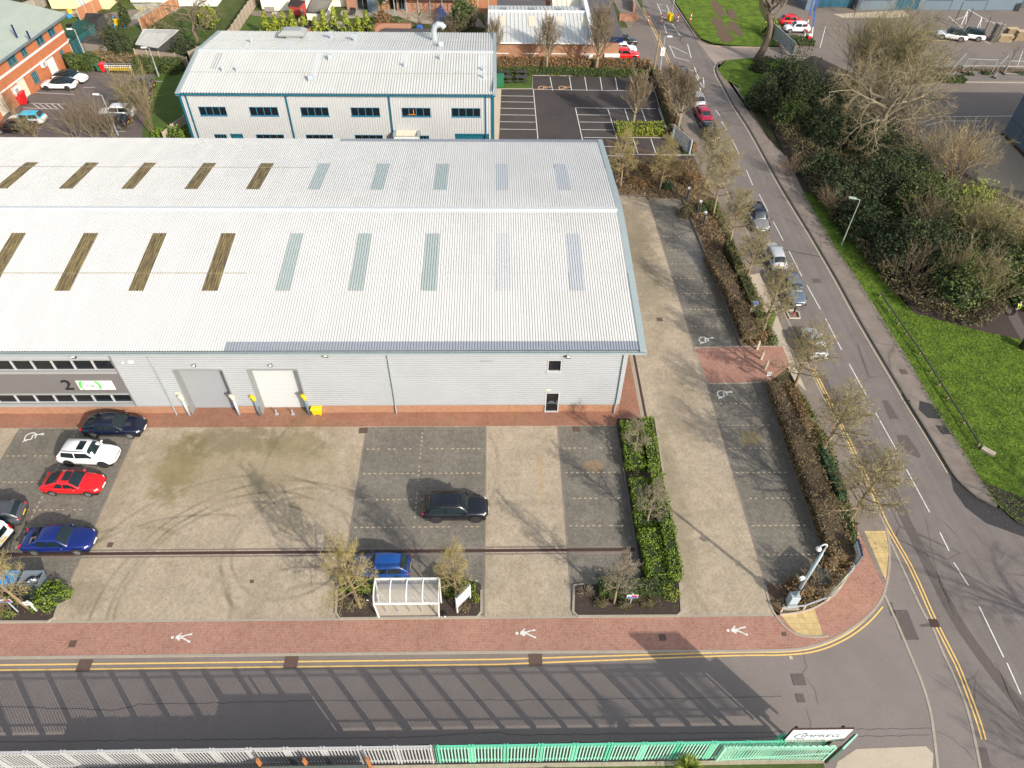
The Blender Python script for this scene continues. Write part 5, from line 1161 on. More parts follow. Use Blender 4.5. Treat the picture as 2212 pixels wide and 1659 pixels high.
hc = house('house_under_construction', 'unfinished brick house wrapped in scaffolding boards', 858, 24, 1010, 'yard_brick', 'slate_dark', feats=(('w', 905, 928, 2.9, 3.6, 'trim_dark', 'dark_glass'), ('w', 955, 985, 2.9, 3.6, 'trim_dark', 'dark_glass'), ('w', 862, 876, .3, 2., 'trim_dark', 'dark_glass')))
X0, Y0, _ = P(858, 24); X1, _, _ = P(1010, 24); Y0 -= 1.3
sc = thing('scaffolding', 'galvanised scaffolding with pale timber decks before the unfinished house', 'scaffolding', ((X0+X1)/2, Y0, 0))
q = MB(); k = 0; x = X0-.3
while x < X1+.4: q.cyl((x, Y0, 0), .045, 5.2, 6); q.cyl((x, Y0+1., 0), .045, 5.2, 6); x += 2.
for z in (2.3, 3.3, 4.3): q.cyl((X0-.4, Y0, z), .04, X1-X0+.8, 6, axis='x')
q.build('tube_frame', 'galv', sc); q = MB(); q.box(X0-.4, X1+.4, Y0-.02, Y0+1.05, 2.3, 2.38); q.box(X0-.4, X1+.4, Y0-.06, Y0-.03, 2.38, 2.65); q.box(X0-.4, X1+.4, Y0-.02, Y0+1.05, 4.3, 4.38); q.build('deck', 'pallet_wood', sc)
def shed(name, lab, foot, h0, h1, wall, rf, cat='shed', ov=.2, ridge=False):
    """foot: four survey points of the roof outline at height h, near-left, near-right, far-right, far-left"""
    c = [P(x, y, h) for (x, y), h in zip(foot, (h0, h0, h1, h1))]; cx = sum(p[0] for p in c)/4; cy = sum(p[1] for p in c)/4
    t = thing(name, lab, cat, (cx, cy, 0)); q = MB()
    ins = [(cx+(p[0]-cx)*.93, cy+(p[1]-cy)*.93) for p in c]; k = [(ins[i][0], ins[i][1], 0) for i in range(4)]+[(ins[i][0], ins[i][1], (h0 if i < 2 else h1)-.08) for i in range(4)]
    q.add(k, [(4, 5, 6, 7), (0, 1, 5, 4), (1, 2, 6, 5), (2, 3, 7, 6), (3, 0, 4, 7)]); q.build('wall', wall, t)
    q = MB(); n = 24; A, B_, Cc, D = [Vector(p) for p in c]
    for i in range(n):
        a, b_ = i/n, (i+1)/n; p0 = A.lerp(B_, a); p1 = A.lerp(B_, b_-.25/n); p2 = D.lerp(Cc, b_-.25/n); p3 = D.lerp(Cc, a); p4 = A.lerp(B_, b_); p5 = D.lerp(Cc, b_); up = Vector((0, 0, .05))
        q.add([p0, p1, p2, p3, p4+up, p5+up], [(0, 1, 2, 3), (1, 4, 5, 2)])
    dn = Vector((0, 0, -.1)); q.add([A, B_, Cc, D, A+dn, B_+dn, Cc+dn, D+dn], [(0, 4, 5, 1), (1, 5, 6, 2), (2, 6, 7, 3), (3, 7, 4, 0), (7, 6, 5, 4)]); q.build('roof', rf, t)
    return t
shed('garden_shed', 'shed with peeling dark green ribbed roof beside the brick office', ((129, 84), (153, 92), (205, 53), (168, 41)), 2.2, 3., 'dark_teal', 'patchy_green_roof')
shed('garden_shed', 'low shed with black felt roof in front of the green roofed shed', ((175, 90), (227, 97), (243, 79), (187, 77)), 1.9, 2.1, 'grey_wood', 'dark_felt')
shed('garden_shed', 'long shed with patched tin roof, white sheets over grey', ((292, 95), (340, 103), (386, 64), (310, 62)), 2.2, 2.9, 'dark_wood', 'shed_tin_roof')
shed('garden_shed', 'black covered lean-to behind the green shed, against the brown fence', ((181, 41), (208, 43), (226, 29), (185, 28)), 2., 2.2, 'dark_wood', 'dark_felt')
rs = shed('garden_shed', 'small red painted shed with dark roof and two windows', ((621, 12), (647, 14), (660, 1), (628, -3)), 2., 2.3, 'red_shed_paint', 'dark_felt')
c = [P(x, y, 2.) for x, y in ((621, 12), (647, 14))]; F = (c[0][0]+.1, c[0][1]+.1, 0.); window(F, .35, 1.6, 1., 1.65, rs, 'white_paint', 'greenhouse_glass', 2, 1, .06, .02, .05); window(F, 1.75, 2.3, 1., 1.65, rs, 'red_shed_paint', 'grey_wood', 1, 1, .06, .02, .05)
shed('garden_shed', 'small open ended shed with dark felt roof beside the greenhouse', ((646, 58), (668, 60), (681, 39), (660, 39)), 1.5, 1.9, 'orange_fence', 'dark_felt')
gg = shed('garage_outbuilding', 'ivory rendered garage with dark mottled sloping roof and downpipe', ((659, 27), (703, 29), (717, 0), (672, -3)), 3., 4.6, 'ivory_render', 'slate_dark', 'garage')
X0, Y0, _ = P(659, 27, 3.); F = (X0+.25, Y0+.3, 0.); window(F, 1.9, 3.3, 1.1, 2.6, gg, 'trim_dark', 'dark_glass', 2, 1, .06, .02, .05)
shed('tiled_store', 'long store with terracotta tiled roof behind the second warehouse', ((806, 61), (888, 61), (890, 50), (812, 49)), 2.2, 3., 'yard_brick', 'terracotta', 'store')
shed('flat_store', 'flat grey roofed store directly behind the second warehouse', ((822, 70), (935, 72), (930, 62), (828, 61)), 2.3, 2.35, 'yard_brick', 'flat_roof_dark', 'store')
# greenhouse
X, Y, _ = P(697, 60); t = thing('greenhouse', 'small glazed greenhouse beside the ivory garage', 'greenhouse', (X, Y, 0)); q = MB()
for x in (-1, 0, 1):
    for a, b_ in (((x, -1., 0), (x, -1., 1.4)), ((x, -1., 1.4), (x, 0, 2.1)), ((x, 0, 2.1), (x, 1., 1.4)), ((x, 1, 1.4), (x, 1, 0))): q.bar((X+a[0], Y+a[1], a[2]), (X+b_[0], Y+b_[1], b_[2]), .05)
for yy, z in ((-1, 1.4), (0, 2.1), (1, 1.4)): q.bar((X-1, Y+yy, z), (X+1, Y+yy, z), .05)
q.build('frame', 'galv', t); q = MB(); q.loft([[(X+x, Y-1, 0), (X+x, Y-1, 1.38), (X+x, Y, 2.08), (X+x, Y+1, 1.38), (X+x, Y+1, 0)] for x in (-1, 1)]); q.build('pane', 'greenhouse_glass', t)
# ---- fences
def fence(pts, name, lab, mat, h=1.7, panel=1.85, post='pale_post', z0=0., cat='fence'):
    a = pts[0]; t = thing(name, lab, cat, (a[0], a[1], z0)); pn = MB(); ps = []
    for p, q in zip(pts, pts[1:]):
        L = math.dist(p, q); n = max(1, round(L/panel)); ang = math.atan2(q[1]-p[1], q[0]-p[0])
        for i in range(n):
            x0, y0 = p[0]+(q[0]-p[0])*i/n, p[1]+(q[1]-p[1])*i/n; x1, y1 = p[0]+(q[0]-p[0])*(i+1)/n, p[1]+(q[1]-p[1])*(i+1)/n
            k = int(L/n/.14)
            for j in range(k):
                f0, f1 = (j+.04)/k, (j+.96)/k; cx_, cy_ = x0+(x1-x0)*(f0+f1)/2, y0+(y1-y0)*(f0+f1)/2
                pn.obox((cx_, cy_, z0+h/2), (L/n/k*.95, .03+.012*(j % 2), h-.06*rnd.random()), ang)
            ps.append((x0, y0))
    ps.append(pts[-1]); pn.build('panel_boards', mat, t)
    for x, y in ps: q = MB(); q.box(x-.06, x+.06, y-.06, y+.06, z0, z0+h+.08); q.build('post', post, t)
    return t
fence(G([(154, 113), (195, 117), (234, 121)]), 'board_fence', 'weathered board fence behind the clipped hedge, nearest the brick office', 'wood_fence')
fence(G([(298, 131), (350, 137), (385, 141), (410, 150)]), 'board_fence', 'weathered board fence behind the hedge, in front of the tin roofed shed', 'wood_fence')
fence(G([(415, 140), (470, 110), (500, 92), (534, 40), (560, 5), (572, -20)]), 'board_fence', 'long weathered board fence between lawn and bare garden tree', 'wood_fence', 1.9)
fence(G([(174, 44), (205, 28), (236, 12)]), 'board_fence', 'brown board fence running up beside the cream house', 'orange_fence', 1.8)
fence(G([(308, 66), (350, 40), (395, 8), (420, -10)]), 'board_fence', 'bright orange-brown board fence behind the patched tin shed', 'orange_fence', 1.8)
fence(G([(47, 36), (80, 25), (112, 5), (125, -10)]), 'board_fence', 'grey board fence beyond the office roof, leftmost garden', 'grey_wood', 1.9)
fence(G([(1010, 27), (1100, 26), (1200, 24), (1290, 22)]), 'board_fence', 'dark red-brown board fence beyond the flat roofed units', 'orange_fence', 2.2)
fence(G([(640, 72), (660, 50), (655, 45)]), 'board_fence', 'short pale board fence beside the open ended shed', 'wood_fence', 1.5)
fence(G([(357, 305), (375, 288), (402, 268)]), 'board_fence', 'short pale fence behind the lawn at the warehouse corner', 'pale_post', 1.2)
q = MB(); pts = G([(1322-2, 76), (1326+0, 40), (1300, 26)]); 
q = MB(); q.strip(G([(1337, 44), (1377, 45)]), .3, 1.1, z0=0); solo(q, 'garden_wall', 'yard_brick', 'low brick wall by the road beside the flat roofed unit', 'wall')
q = MB(); q.strip(G([(1369, 27), (1364, 2)]), .3, 1.2, z0=0); solo(q, 'garden_wall', 'yard_brick', 'brick wall running along the pavement at the top of the road', 'wall')
# ================================================================ vehicles
def lerp(a, b, t): return a+(b-a)*t
def interp(tab, x):
    for (x0, *a), (x1, *b) in zip(tab, tab[1:]):
        if x0 <= x <= x1: t = (x-x0)/(x1-x0); return [p+(q-p)*t for p, q in zip(a, b)]
    return list(tab[-1][1:]) if x > tab[-1][0] else list(tab[0][1:])
CARS = {}
def make_car(kind, col, L=4.5, Wd=1.82, Hh=1.45, roofmat_=None, sunroof=False, rails=False, lower='black_plastic', spoiler=False, glass='car_glass', rimm='alloy', dark_rear=False):
    """car pointing +X, centred on its wheels, at the origin"""
    body = {'saloon': [(-.5, .80, .50), (-.485, .86, .58), (-.44, .95, .66), (-.36, .985, .67), (-.25, .99, .67), (-.12, .985, .67), (.1, .98, .67), (.2, .965, .67), (.30, .95, .66), (.40, .88, .61), (.46, .80, .53), (.49, .68, .46), (.5, .62, .42)],
            'hatch': [(-.5, .85, .52), (-.49, .93, .62), (-.45, .98, .66), (-.36, .995, .67), (-.2, .99, .66), (.1, .98, .65), (.22, .965, .64), (.32, .95, .63), (.42, .88, .58), (.47, .80, .52), (.495, .68, .46), (.5, .6, .42)]}
    ty = 'saloon' if kind in ('saloon', 'coupe') else 'hatch'
    tab = body[ty]; hw = Wd/2; zb = .62*Hh if kind != 'suv' else .60*Hh
    cab = {'saloon': (.205, .065, -.20, -.355), 'coupe': (.19, .03, -.17, -.42), 'fast': (.21, .05, -.22, -.46), 'hatch': (.215, .085, -.345, -.475), 'suv': (.20, .085, -.37, -.485), 'estate': (.2, .08, -.37, -.475)}[kind]
    if kind == 'fast': tab = body['saloon']
    root = bpy.data.objects.new('parked_car', None); C.objects.link(root)
    q = MB(); rings = []
    for x, wf_, zf in tab:
        w = hw*wf_; zt = zf/.67*zb; X = x*L
        lo = .16*Hh if abs(x) < .47 else .22*Hh
        half = [(0, lo), (w*.8, lo), (w*.97, lo+.06), (w*1.0, lerp(lo, zt, .38)), (w*.995, lerp(lo, zt, .66)), (w*.94, zt-.06*Hh*.6), (w*.86, zt-.012), (w*.55, zt+.018), (0, zt+.03)]
        ring = [(X, -y, z) for y, z in half]+[(X, y, z) for y, z in half[-2:0:-1]]
        rings.append(ring)
    q.loft(rings); b_ = q.build('body', col, root, smooth=True)
    wf0, rf0, rr, wr = [c*L for c in cab]
    zc = zb+.01; zt = Hh; bw = hw*.9; tw = hw*.72
    # cabin shell: frustum with crowned roof
    q = MB(); n = 6; rings = []
    sta = [(wf0, zc, bw*.96, 0), (lerp(wf0, rf0, .5), lerp(zc, zt, .56), lerp(bw, tw, .5), 1), (rf0, zt-.05, tw*1.0, 1), (lerp(rf0, rr, .25), zt-.01, tw*1.02, 1), (lerp(rf0, rr, .6), zt-.01, tw, 1), (rr, zt-.07, tw*.94, 1), (lerp(rr, wr, .5), lerp(zc, zt-.07, .52), lerp(bw*.9, tw*.9, .5), 1), (wr, zc, bw*.88, 0)]
    for X, z, w, _ in sta:
        zz = max(z, zc+.01); k = (zz-zc)/(zt-zc)
        wb = bw*(.98 if X > rr else .9)
        if X > rf0 or X < rr: wb = lerp(w, w, 0)+.0*(1-k)
        wb = max(w, bw*(1-.12*abs(X-(rf0+rr)/2)/(L*.35)) if rr <= X <= rf0 else w)
        ring = [(X, -wb, zc-.04), (X, -lerp(wb, w, .55), lerp(zc, zz, .5)), (X, -w, zz-.02), (X, -w*.6, zz+.03*min(k*2, 1)), (X, 0, zz+.045*min(k*2, 1)), (X, w*.6, zz+.03*min(k*2, 1)), (X, w, zz-.02), (X, lerp(wb, w, .55), lerp(zc, zz, .5)), (X, wb, zc-.04)]
        rings.append(ring)
    q.loft(rings, closed=False, cap=False); cabn = q.build('cabin', roofmat_ or col, root, smooth=True)
    # glass panels set just proud of the shell
    def panel(corners, name, proud, nseg=1):
        A, B_, Cc, D = [Vector(p) for p in corners]; nn = (B_-A).cross(D-A).normalized()*proud
        g = MB(); g.add([A+nn, B_+nn, Cc+nn, D+nn], [(0, 1, 2, 3)]); return g
    def lid(name, X0, z0, w0, X1, z1, w1, out=.035, crown=.045):
        g = MB(); rws = []
        for X, z, w in ((X0, z0, w0), ((X0+X1)/2, (z0+z1)/2+.03, (w0+w1)/2), (X1, z1, w1)):
            rws.append([(X, -w, z), (X, -w*.5, z+crown*.8), (X, 0, z+crown), (X, w*.5, z+crown*.8), (X, w, z)])
        g.loft(rws, closed=False, cap=False); g.build(name, glass, root, smooth=True)
    sgn = 1
    lid('windscreen', wf0-.05, zc+.05, bw*.88, rf0+.03, zt-.055+.02, tw*.9, crown=.06)
    lid('rear_window', rr-.02, zt-.075+.02, tw*.84, lerp(rr, wr, .86), lerp(zt-.07, zc, .80)+.03, bw*.74, crown=.06)
    for s in (-1, 1):
        x_a, x_b = lerp(wf0, rf0, .35), lerp(rr, wr, .35)
        mid = (rf0+rr)/2
        def side(x0, x1, tx0, tx1):
            g = MB(); z0 = zc+.03; z1 = zt-.11
            def yy(X, z): 
                k = (z-zc)/(zt-zc); wbm = bw*(1-.12*abs(X-(rf0+rr)/2)/(L*.35)); return lerp(wbm, tw, min(k*1.02, 1))+.022
            g.add([(x0, s*yy(x0, z0), z0), (x1, s*yy(x1, z0), z0), (tx1, s*yy(tx1, z1), z1), (tx0, s*yy(tx0, z1), z1)], [(0, 1, 2, 3) if s < 0 else (3, 2, 1, 0)]); g.build('side_window', glass, root)
        side(mid+.05, lerp(wf0, rf0, .25), mid+.05, rf0-.03); side(lerp(rr, wr, .25), mid-.04, rr+.05, mid-.04)
        g = MB(); g.obox((lerp(wf0, rf0, .4), s*(hw+.04), zc+.05), (.14, .2, .13), 0); g.build('mirror', col, root, bevel=.03)
    if sunroof: g = MB(); g.obox((lerp(rf0, rr, .3), 0, zt+.035), (L*.12, tw*1.3, .02), 0); g.build('sunroof', glass, root)
    if rails:
        for s in (-1, 1): g = MB(); g.bar((rf0-.1, s*tw*.97, zt+.02), (rr+.1, s*tw*.93, zt), .05); g.build('roof_rail', 'black_plastic' if rails == 'b' else 'alloy', root)
    R = .235*Hh if kind == 'suv' else .225*Hh
    for X in (.31*L, -.295*L):
        for s in (-1, 1):
            g = MB(); g.cyl((X, s*(hw-.0)-(.012 if s > 0 else -.012), R+.02), R*1.16, s*.018, 18, axis='y')
            g.build('wheel_arch', lower if kind == 'suv' else 'rubber', root)
            w = MB(); w.cyl((X, s*(hw-.19), R), R, s*.21, 18, axis='y'); wo = w.build('wheel', 'rubber', root)
            r = MB(); r.cyl((X, s*(hw+.018), R), R*.66, s*.01, 16, axis='y'); r.build('rim', rimm, wo)
            sp = MB()
            for k in range(5):
                a = 2*PI*k/5+.3; c_ = math.cos(a+.63); s_ = math.sin(a+.63)
                sp.obox((X+R*.36*c_, s*(hw+.03), R+R*.36*s_), (R*.28, .006, R*.17), 0, ry=-(a+.63))
            sp.build('spoke_gap', 'rubber', wo)
    xf = L*.5
    for s in (-1, 1):
        g = MB(); g.obox((xf-.065*L, s*hw*.66, .44*Hh), (.28, .28, .09*Hh), -s*.75); g.build('headlight', 'headlight', root, bevel=.04)
        g = MB(); g.obox((-xf+.085, s*hw*.68, .53*Hh), (.12, .34, .10*Hh), s*.42); g.build('taillight', 'taillight', root, bevel=.03)
    g = MB(); g.obox((xf-.035, 0, .33*Hh), (.06, Wd*.5, .15*Hh), 0, ry=.15); g.build('grille', 'black_plastic', root)
    g = MB(); g.obox((xf+.005, 0, .27*Hh), (.03, .5, .11), 0, ry=-.12); g.build('number_plate', 'plate_white', root)
    g = MB(); g.obox((-xf-.005, 0, .42*Hh), (.03, .5, .12), 0); g.build('number_plate', 'plate_yellow', root)
    g = MB(); g.obox((0, 0, .17*Hh), (L*.93, Wd*.93, .12), 0); g.build('sill', lower, root)
    if spoiler: g = MB(); g.obox((rr-.12, 0, zt-.02), (.3, tw*1.8, .04), 0, ry=-.05); g.build('spoiler', col, root)
    return root
def car(lab, pos, rz, group=None, **k):
    r = make_car(**k); r.location = (pos[0], pos[1], pos[2] if len(pos) > 2 else 0); r.rotation_euler = (0, 0, rz)
    return tag(r, lab, 'car', group)
GY = 'cars in the block paved yard'
def mid(x0, y, x1, d=.0, z=0.): a = P(x0, y, z); b = P(x1, y, z); return ((a[0]+b[0])/2, a[1]+d, z)
car('dark navy four door coupe nearest the warehouse wall', mid(173, 948, 314, .95), -.03, GY, kind='fast', col='paint_navy', L=4.8, Wd=1.86, Hh=1.42)
car('white crossover with sunroof, between the navy coupe and the red coupe', mid(124, 1010, 256, .9), -.06, GY, kind='suv', col='paint_white', L=4.36, Wd=1.8, Hh=1.54, sunroof=True, rails='a', rimm='dark_alloy')
car('bright red two door coupe with dark sunroof', mid(86, 1073, 224, .88), -.04, GY, kind='coupe', col='paint_red', L=4.4, Wd=1.76, Hh=1.33, sunroof=True)
car('metallic blue saloon with dark grille beside the drainage channel', mid(40, 1200, 206, .92), .0, GY, kind='saloon', col='paint_blue', L=4.85, Wd=1.85, Hh=1.46)
car('black tall sport utility car alone in the middle bay', mid(916, 1130, 1052, .95), .0, GY, kind='suv', col='paint_black', L=4.75, Wd=1.92, Hh=1.68, rails='b', rimm='dark_alloy')
car('bright blue hatchback behind the bike shelter', mid(757, 1258, 889, .85), PI, GY, kind='hatch', col='paint_midblue', L=4.0, Wd=1.7, Hh=1.46)
X, Y, _ = P(22, 1130); car('dark grey hatchback cut by the left frame edge, rear facing the yard', (X-1.1, Y+.3), PI+.12, GY, kind='hatch', col='paint_dkgrey', L=4.3, Wd=1.8, Hh=1.46, spoiler=True)
# white van at the left edge
X, Y, _ = P(0, 1185); vn = thing('parked_van', 'white panel van at the left frame edge with yellow rear plate', 'van', (X-1.85, Y+.85, 0), -.25)
def vbox(name, m, *a, **k): q = MB(); q.loft(*a) if 0 else None
q = MB(); q.loft([[(x, -w, .3), (x, w, .3), (x, w, z*.62), (x, w*.9, z), (x, -w*.9, z), (x, -w, z*.62)] for x, w, z in ((-2.4, .9, .8), (-2.2, .95, 1.05), (-1.4, .95, 1.2), (-.7, .94, 1.85), (2.3, .93, 1.85), (2.4, .9, 1.75))]); q.build('body', 'paint_white', vn, world=False)
q = MB(); q.obox((2.41, 0, 1.35), (.02, 1.3, .5)); q.build('rear_window', 'car_glass', vn, world=False)
for s in (-1, 1):
    q = MB(); q.obox((2.4, s*.86, 1.1), (.08, .12, .5)); q.build('taillight', 'taillight', vn, world=False)
    for x in (-1.5, 1.5): q = MB(); q.cyl((x, s*.75, .32), .32, s*.21, 14, axis='y'); q.build('wheel', 'rubber', vn, world=False)
q = MB(); q.obox((2.43, 0, .75), (.03, .5, .13)); q.build('number_plate', 'plate_yellow', vn, world=False); q = MB(); q.obox((2.43, 0, .45), (.14, 1.7, .2)); q.build('bumper', 'black_plastic', vn, world=False)
# cars along the road
RG = 'cars parked along the road kerb'
rz0 = math.atan2(KW[5][1]-KW[7][1], KW[5][0]-KW[7][0])
def rcar(lab, px, py, rz, dz=RZ, **k):
    X, Y, _ = P(px, py, dz); car(lab, (X, Y, dz), rz, RG, **k)
rcar('dark grey sport utility car facing the camera, half way up the road', 1633, 480, -PI/2+.03, kind='suv', col='paint_grey', L=4.5, Wd=1.85, Hh=1.62, roofmat_='paint_navy')
rcar('silver saloon seen from behind, under the bare trees', 1668, 560, PI/2+.02, kind='hatch', col='paint_silver', L=4.3, Wd=1.76, Hh=1.45)
rcar('dark slate estate facing the camera beside the red bollard', 1708, 633, -PI/2, kind='estate', col='paint_slate', L=4.6, Wd=1.82, Hh=1.5)
rcar('silver compact hatchback nearest the camera on the road', 1752, 750, PI/2-.02, kind='hatch', col='paint_silver', L=3.95, Wd=1.7, Hh=1.47)
rcar('black hatchback parked just below the crimson car', 1531, 293, -PI/2+.1, kind='hatch', col='paint_black', L=4.1, Wd=1.75, Hh=1.46)
rcar('crimson hatchback facing the camera', 1519, 259, -PI/2+.08, kind='hatch', col='paint_crimson', L=4.25, Wd=1.76, Hh=1.42)
rcar('silver people carrier parked directly behind the crimson car', 1502, 223, PI/2+.08, kind='hatch', col='paint_silver', L=4.2, Wd=1.76, Hh=1.6)
rcar('dark blue car on the road behind the bare roadside trees at the top', 1474, 173, -PI/2+.1, kind='hatch', col='paint_navy', L=4.2, Wd=1.76, Hh=1.46)
# cars beside the brick unit
car('bright red hatchback beside the brick wall corner', mid(1325, 131, 1376, 1.0), 0, 'cars beside the brick unit', kind='hatch', col='paint_red', L=4.5, Wd=1.8, Hh=1.5)
car('white small car between the red and black cars by the brick unit', mid(1330, 118, 1366, 1.0), 0, 'cars beside the brick unit', kind='hatch', col='paint_white', L=4., Wd=1.7, Hh=1.45)
car('black car furthest along the brick unit side', mid(1330, 101, 1367, 1.1), 0, 'cars beside the brick unit', kind='hatch', col='paint_black', L=4.2, Wd=1.75, Hh=1.46)
# office car park
OG = 'cars in the office car park'
EVK = dict(kind='fast', col='paint_white', L=4.7, Wd=1.88, Hh=1.46, roofmat_='car_glass', rimm='dark_alloy')
car('white electric saloon with black glass roof, front of the pair by the office', mid(89, 197, 160, 1.1), PI, OG, **EVK)
car('white electric saloon with black glass roof, nose out, rear of the pair by the office', mid(112, 182, 186, 1.1), -.12, OG, **EVK)
o = car('white and cyan wrapped estate car near the office garage', mid(15, 274, 94, 1.1), PI, OG, kind='estate', col='paint_white', L=4.6, Wd=1.8, Hh=1.5, roofmat_='paint_cyan')
car('black car next to the white and cyan wrapped estate', mid(-15, 292, 68, 1.1), PI, OG, kind='hatch', col='paint_black', L=4.5, Wd=1.8, Hh=1.46)
car('white crossover behind the bare multi-stemmed bushes', mid(210, 260, 288, 1.1), PI, OG, kind='suv', col='paint_white', L=4.6, Wd=1.85, Hh=1.6, roofmat_='paint_white')
car('dark sport utility car near the side lawn and lamp post', mid(262, 201, 328, 1.1), PI, OG, kind='suv', col='paint_navy', L=4.6, Wd=1.9, Hh=1.62)
car('dark blue car half hidden by the gold twigged bush', mid(250, 228, 318, 1.1), PI, OG, kind='hatch', col='paint_navy', L=4.4, Wd=1.8, Hh=1.5)
car('dark brown car in the bush shade beside the white crossover', mid(200, 282, 272, 1.1), PI, OG, kind='suv', col='paint_black', L=4.5, Wd=1.85, Hh=1.55)
# business park
car('red hatchback beside the white car near the barrier', mid(1692, 57, 1729, .9), 0, 'cars near the barrier', kind='hatch', col='paint_red', L=4., Wd=1.75, Hh=1.5)
car('white hatchback beside the barrier and low hedge', mid(1700, 72, 1744, .9), PI, 'cars near the barrier', kind='hatch', col='paint_white', L=4.1, Wd=1.75, Hh=1.5)
car('white sport utility car charging on the plaza, left of the pair', (P(2060, 90)[0], P(2060, 90)[1]+1.2), PI*.88, 'white cars charging on the plaza', kind='suv', col='paint_white', L=4.7, Wd=1.9, Hh=1.6, roofmat_='car_glass')
car('white sport utility car charging on the plaza, right of the pair by the goal', (P(2095, 90)[0]+.3, P(2095, 90)[1]+1.4), PI*.88, 'white cars charging on the plaza', kind='suv', col='paint_white', L=4.7, Wd=1.9, Hh=1.6, roofmat_='car_glass')
# ================================================================ street furniture
def at(x, y, z=0.): return Vector(P(x, y, z))
def top_h(bx, by, tx, ty): return W(tx, ty, P(bx, by)[1])[2]
# bike shelter
x0, x1 = -7.85, -3.72; t = thing('bike_shelter', 'white framed curved cycle shelter with clear roof between two shrub beds', 'shelter', (-5.8, 21.6, 0))
arc = [(21.45, 2.05), (21.55, 2.35), (21.8, 2.6), (22.15, 2.72), (22.55, 2.74), (22.85, 2.68)]
fr = MB()
for i in range(5):
    x = x0+(x1-x0)*i/4; fr.tube([(x, y, z+.02) for y, z in arc], .045, 6)
for y, z in (arc[0], arc[-1]): fr.box(x0-.05, x1+.05, y-.05, y+.05, z-.05, z+.05)
fr.build('frame', 'white_paint', t)
for x in (x0, x1):
    q = MB(); q.bar((x+(.1 if x < -5 else -.1), 21.5, 0), (x, 21.45, 2.05), .09); q.box(x-.12, x+.12, 21.4, 21.6, 0, .03); q.build('leg', 'white_paint', t)
    q = MB(); q.bar((x, 22.5, 0), (x, 22.85, 2.68), .09); q.build('leg', 'white_paint', t)
q = MB(); q.loft([[(x, y, z) for y, z in arc] for x in (x0, x1)], closed=False, cap=False); q.build('roof_sheet', 'shelter_sheet', t, smooth=True)
for i in range(5):
    x = x0+.55+i*.78; q = MB(); q.tube([(x, 21.9, 0), (x, 21.9, .75), (x, 22.1, .85), (x, 22.3, .75), (x, 22.3, 0)], .03, 6); solo(q, 'cycle_rack_hoop', 'galv', 'galvanised hoop rack standing under the curved cycle shelter', 'bike rack', 'hoop racks under the shelter')
for px, py, l in ((795, 1296, 'small black box light left of the cycle shelter'), (962, 1331, 'small black box light with white face right of the cycle shelter')):
    a = at(px, py); q = MB(); q.box(a.x-.13, a.x+.13, a.y-.1, a.y+.1, .0, .3); q.box(a.x-.07, a.x+.07, a.y-.115, a.y-.1, .1, .24, 1); solo(q, 'ground_light', ['black_plastic', 'white_paint'], l, 'light')
# signs
def board(name, lab, A, B_, z0, z1, posts, fm, bm='white_paint', thick=.06, lean=0., pz=None):
    A = Vector(A[:2]); B_ = Vector(B_[:2]); d = B_-A; L = d.length; an = math.atan2(d.y, d.x); t = thing(name, lab, 'sign', (A.x, A.y, 0)); F = (A.x, A.y, an)
    q = MB(); fbox(q, F, .04, L-.04, z0, z1, -thick/2, thick/2); b_ = q.build('board', bm, t)
    q = MB(); fbox(q, F, .0, L, z1, z1+.05, -thick, thick); fbox(q, F, .0, L, z0-.05, z0, -thick, thick); fbox(q, F, 0, .04, z0, z1, -thick*.6, thick*.6); fbox(q, F, L-.04, L, z0, z1, -thick*.6, thick*.6); q.build('frame', fm, t)
    for u in (0, L): q = MB(); fbox(q, F, u-.045, u+.045, 0, (pz or z1)+.05, -.05, .05); q.build('post', posts, t)
    return t, F, L, b_
t, F, L, b_ = board('estate_sign', 'white estate sign on two white posts right of the cycle shelter', at(988, 1324), at(1016, 1295), .75, 2.05, 'white_paint', 'trim_dark')
q = MB(); fbox(q, F, .12, L*.5, .82, .9, .031, .036); q.build('red_stripe', 'sign_red', b_)
t, F, L, b_ = board('notice_board', 'white notice board in dark blue frame at the road corner', at(1834, 1193), at(1843, 1229), .45, 1.75, 'trim_dark', 'navy')
q = MB(); fbox(q, F, .05, L-.05, 1.3, 1.36, .031, .036); q.build('text_line', 'sill_grey', b_)
t, F, L, b_ = board('advert_board', 'yellow printed banner board between posts above the corner rail', at(1781, 1300), at(1815, 1262), .8, 2.1, 'galv', 'dark_wood')
for k in range(4):
    q = MB(); fbox(q, F, .25+.0*k, L-.3-.2*(k % 2), 1.6-.2*k, 1.66-.2*k+.03, .031, .037); q.build('text_line', 'pallet_wood' if k % 2 else 'leaf_mid', b_)
b_.data.materials[0] = MATS['sign_yellow']
def rule_sign(lab, bx, by, h, w=.75, hh=.42):
    a = at(bx, by); t = thing('car_park_sign', lab, 'sign', a, 0, ); q = MB(); q.cyl(a, .045, h, 8); q.build('post', 'pale_blue_metal', t)
    F = (a.x, a.y, 0.); q = MB(); fbox(q, F, -w/2, w/2, h-hh, h, .05, .075); b_ = q.build('board', 'white_paint', t)
    q = MB(); fbox(q, F, -w*.1, w*.46, h-hh*.5, h-.04, .076, .08); q.build('red_panel', 'sign_red', b_); q = MB(); fbox(q, F, -w*.46, w*.46, h-hh+.04, h-hh*.52, .076, .08); q.build('blue_panel', 'sign_blue', b_)
    q = MB(); q.ball((a.x, a.y, h+.03), .07, 8, 5); q.build('cap', 'galv', t)
rule_sign('white, red and blue car park sign on a post in the hedge island bed', 1360, 1307, 1.55); rule_sign('white, red and blue car park sign at the left frame edge bed', 40, 1322, 1.9)
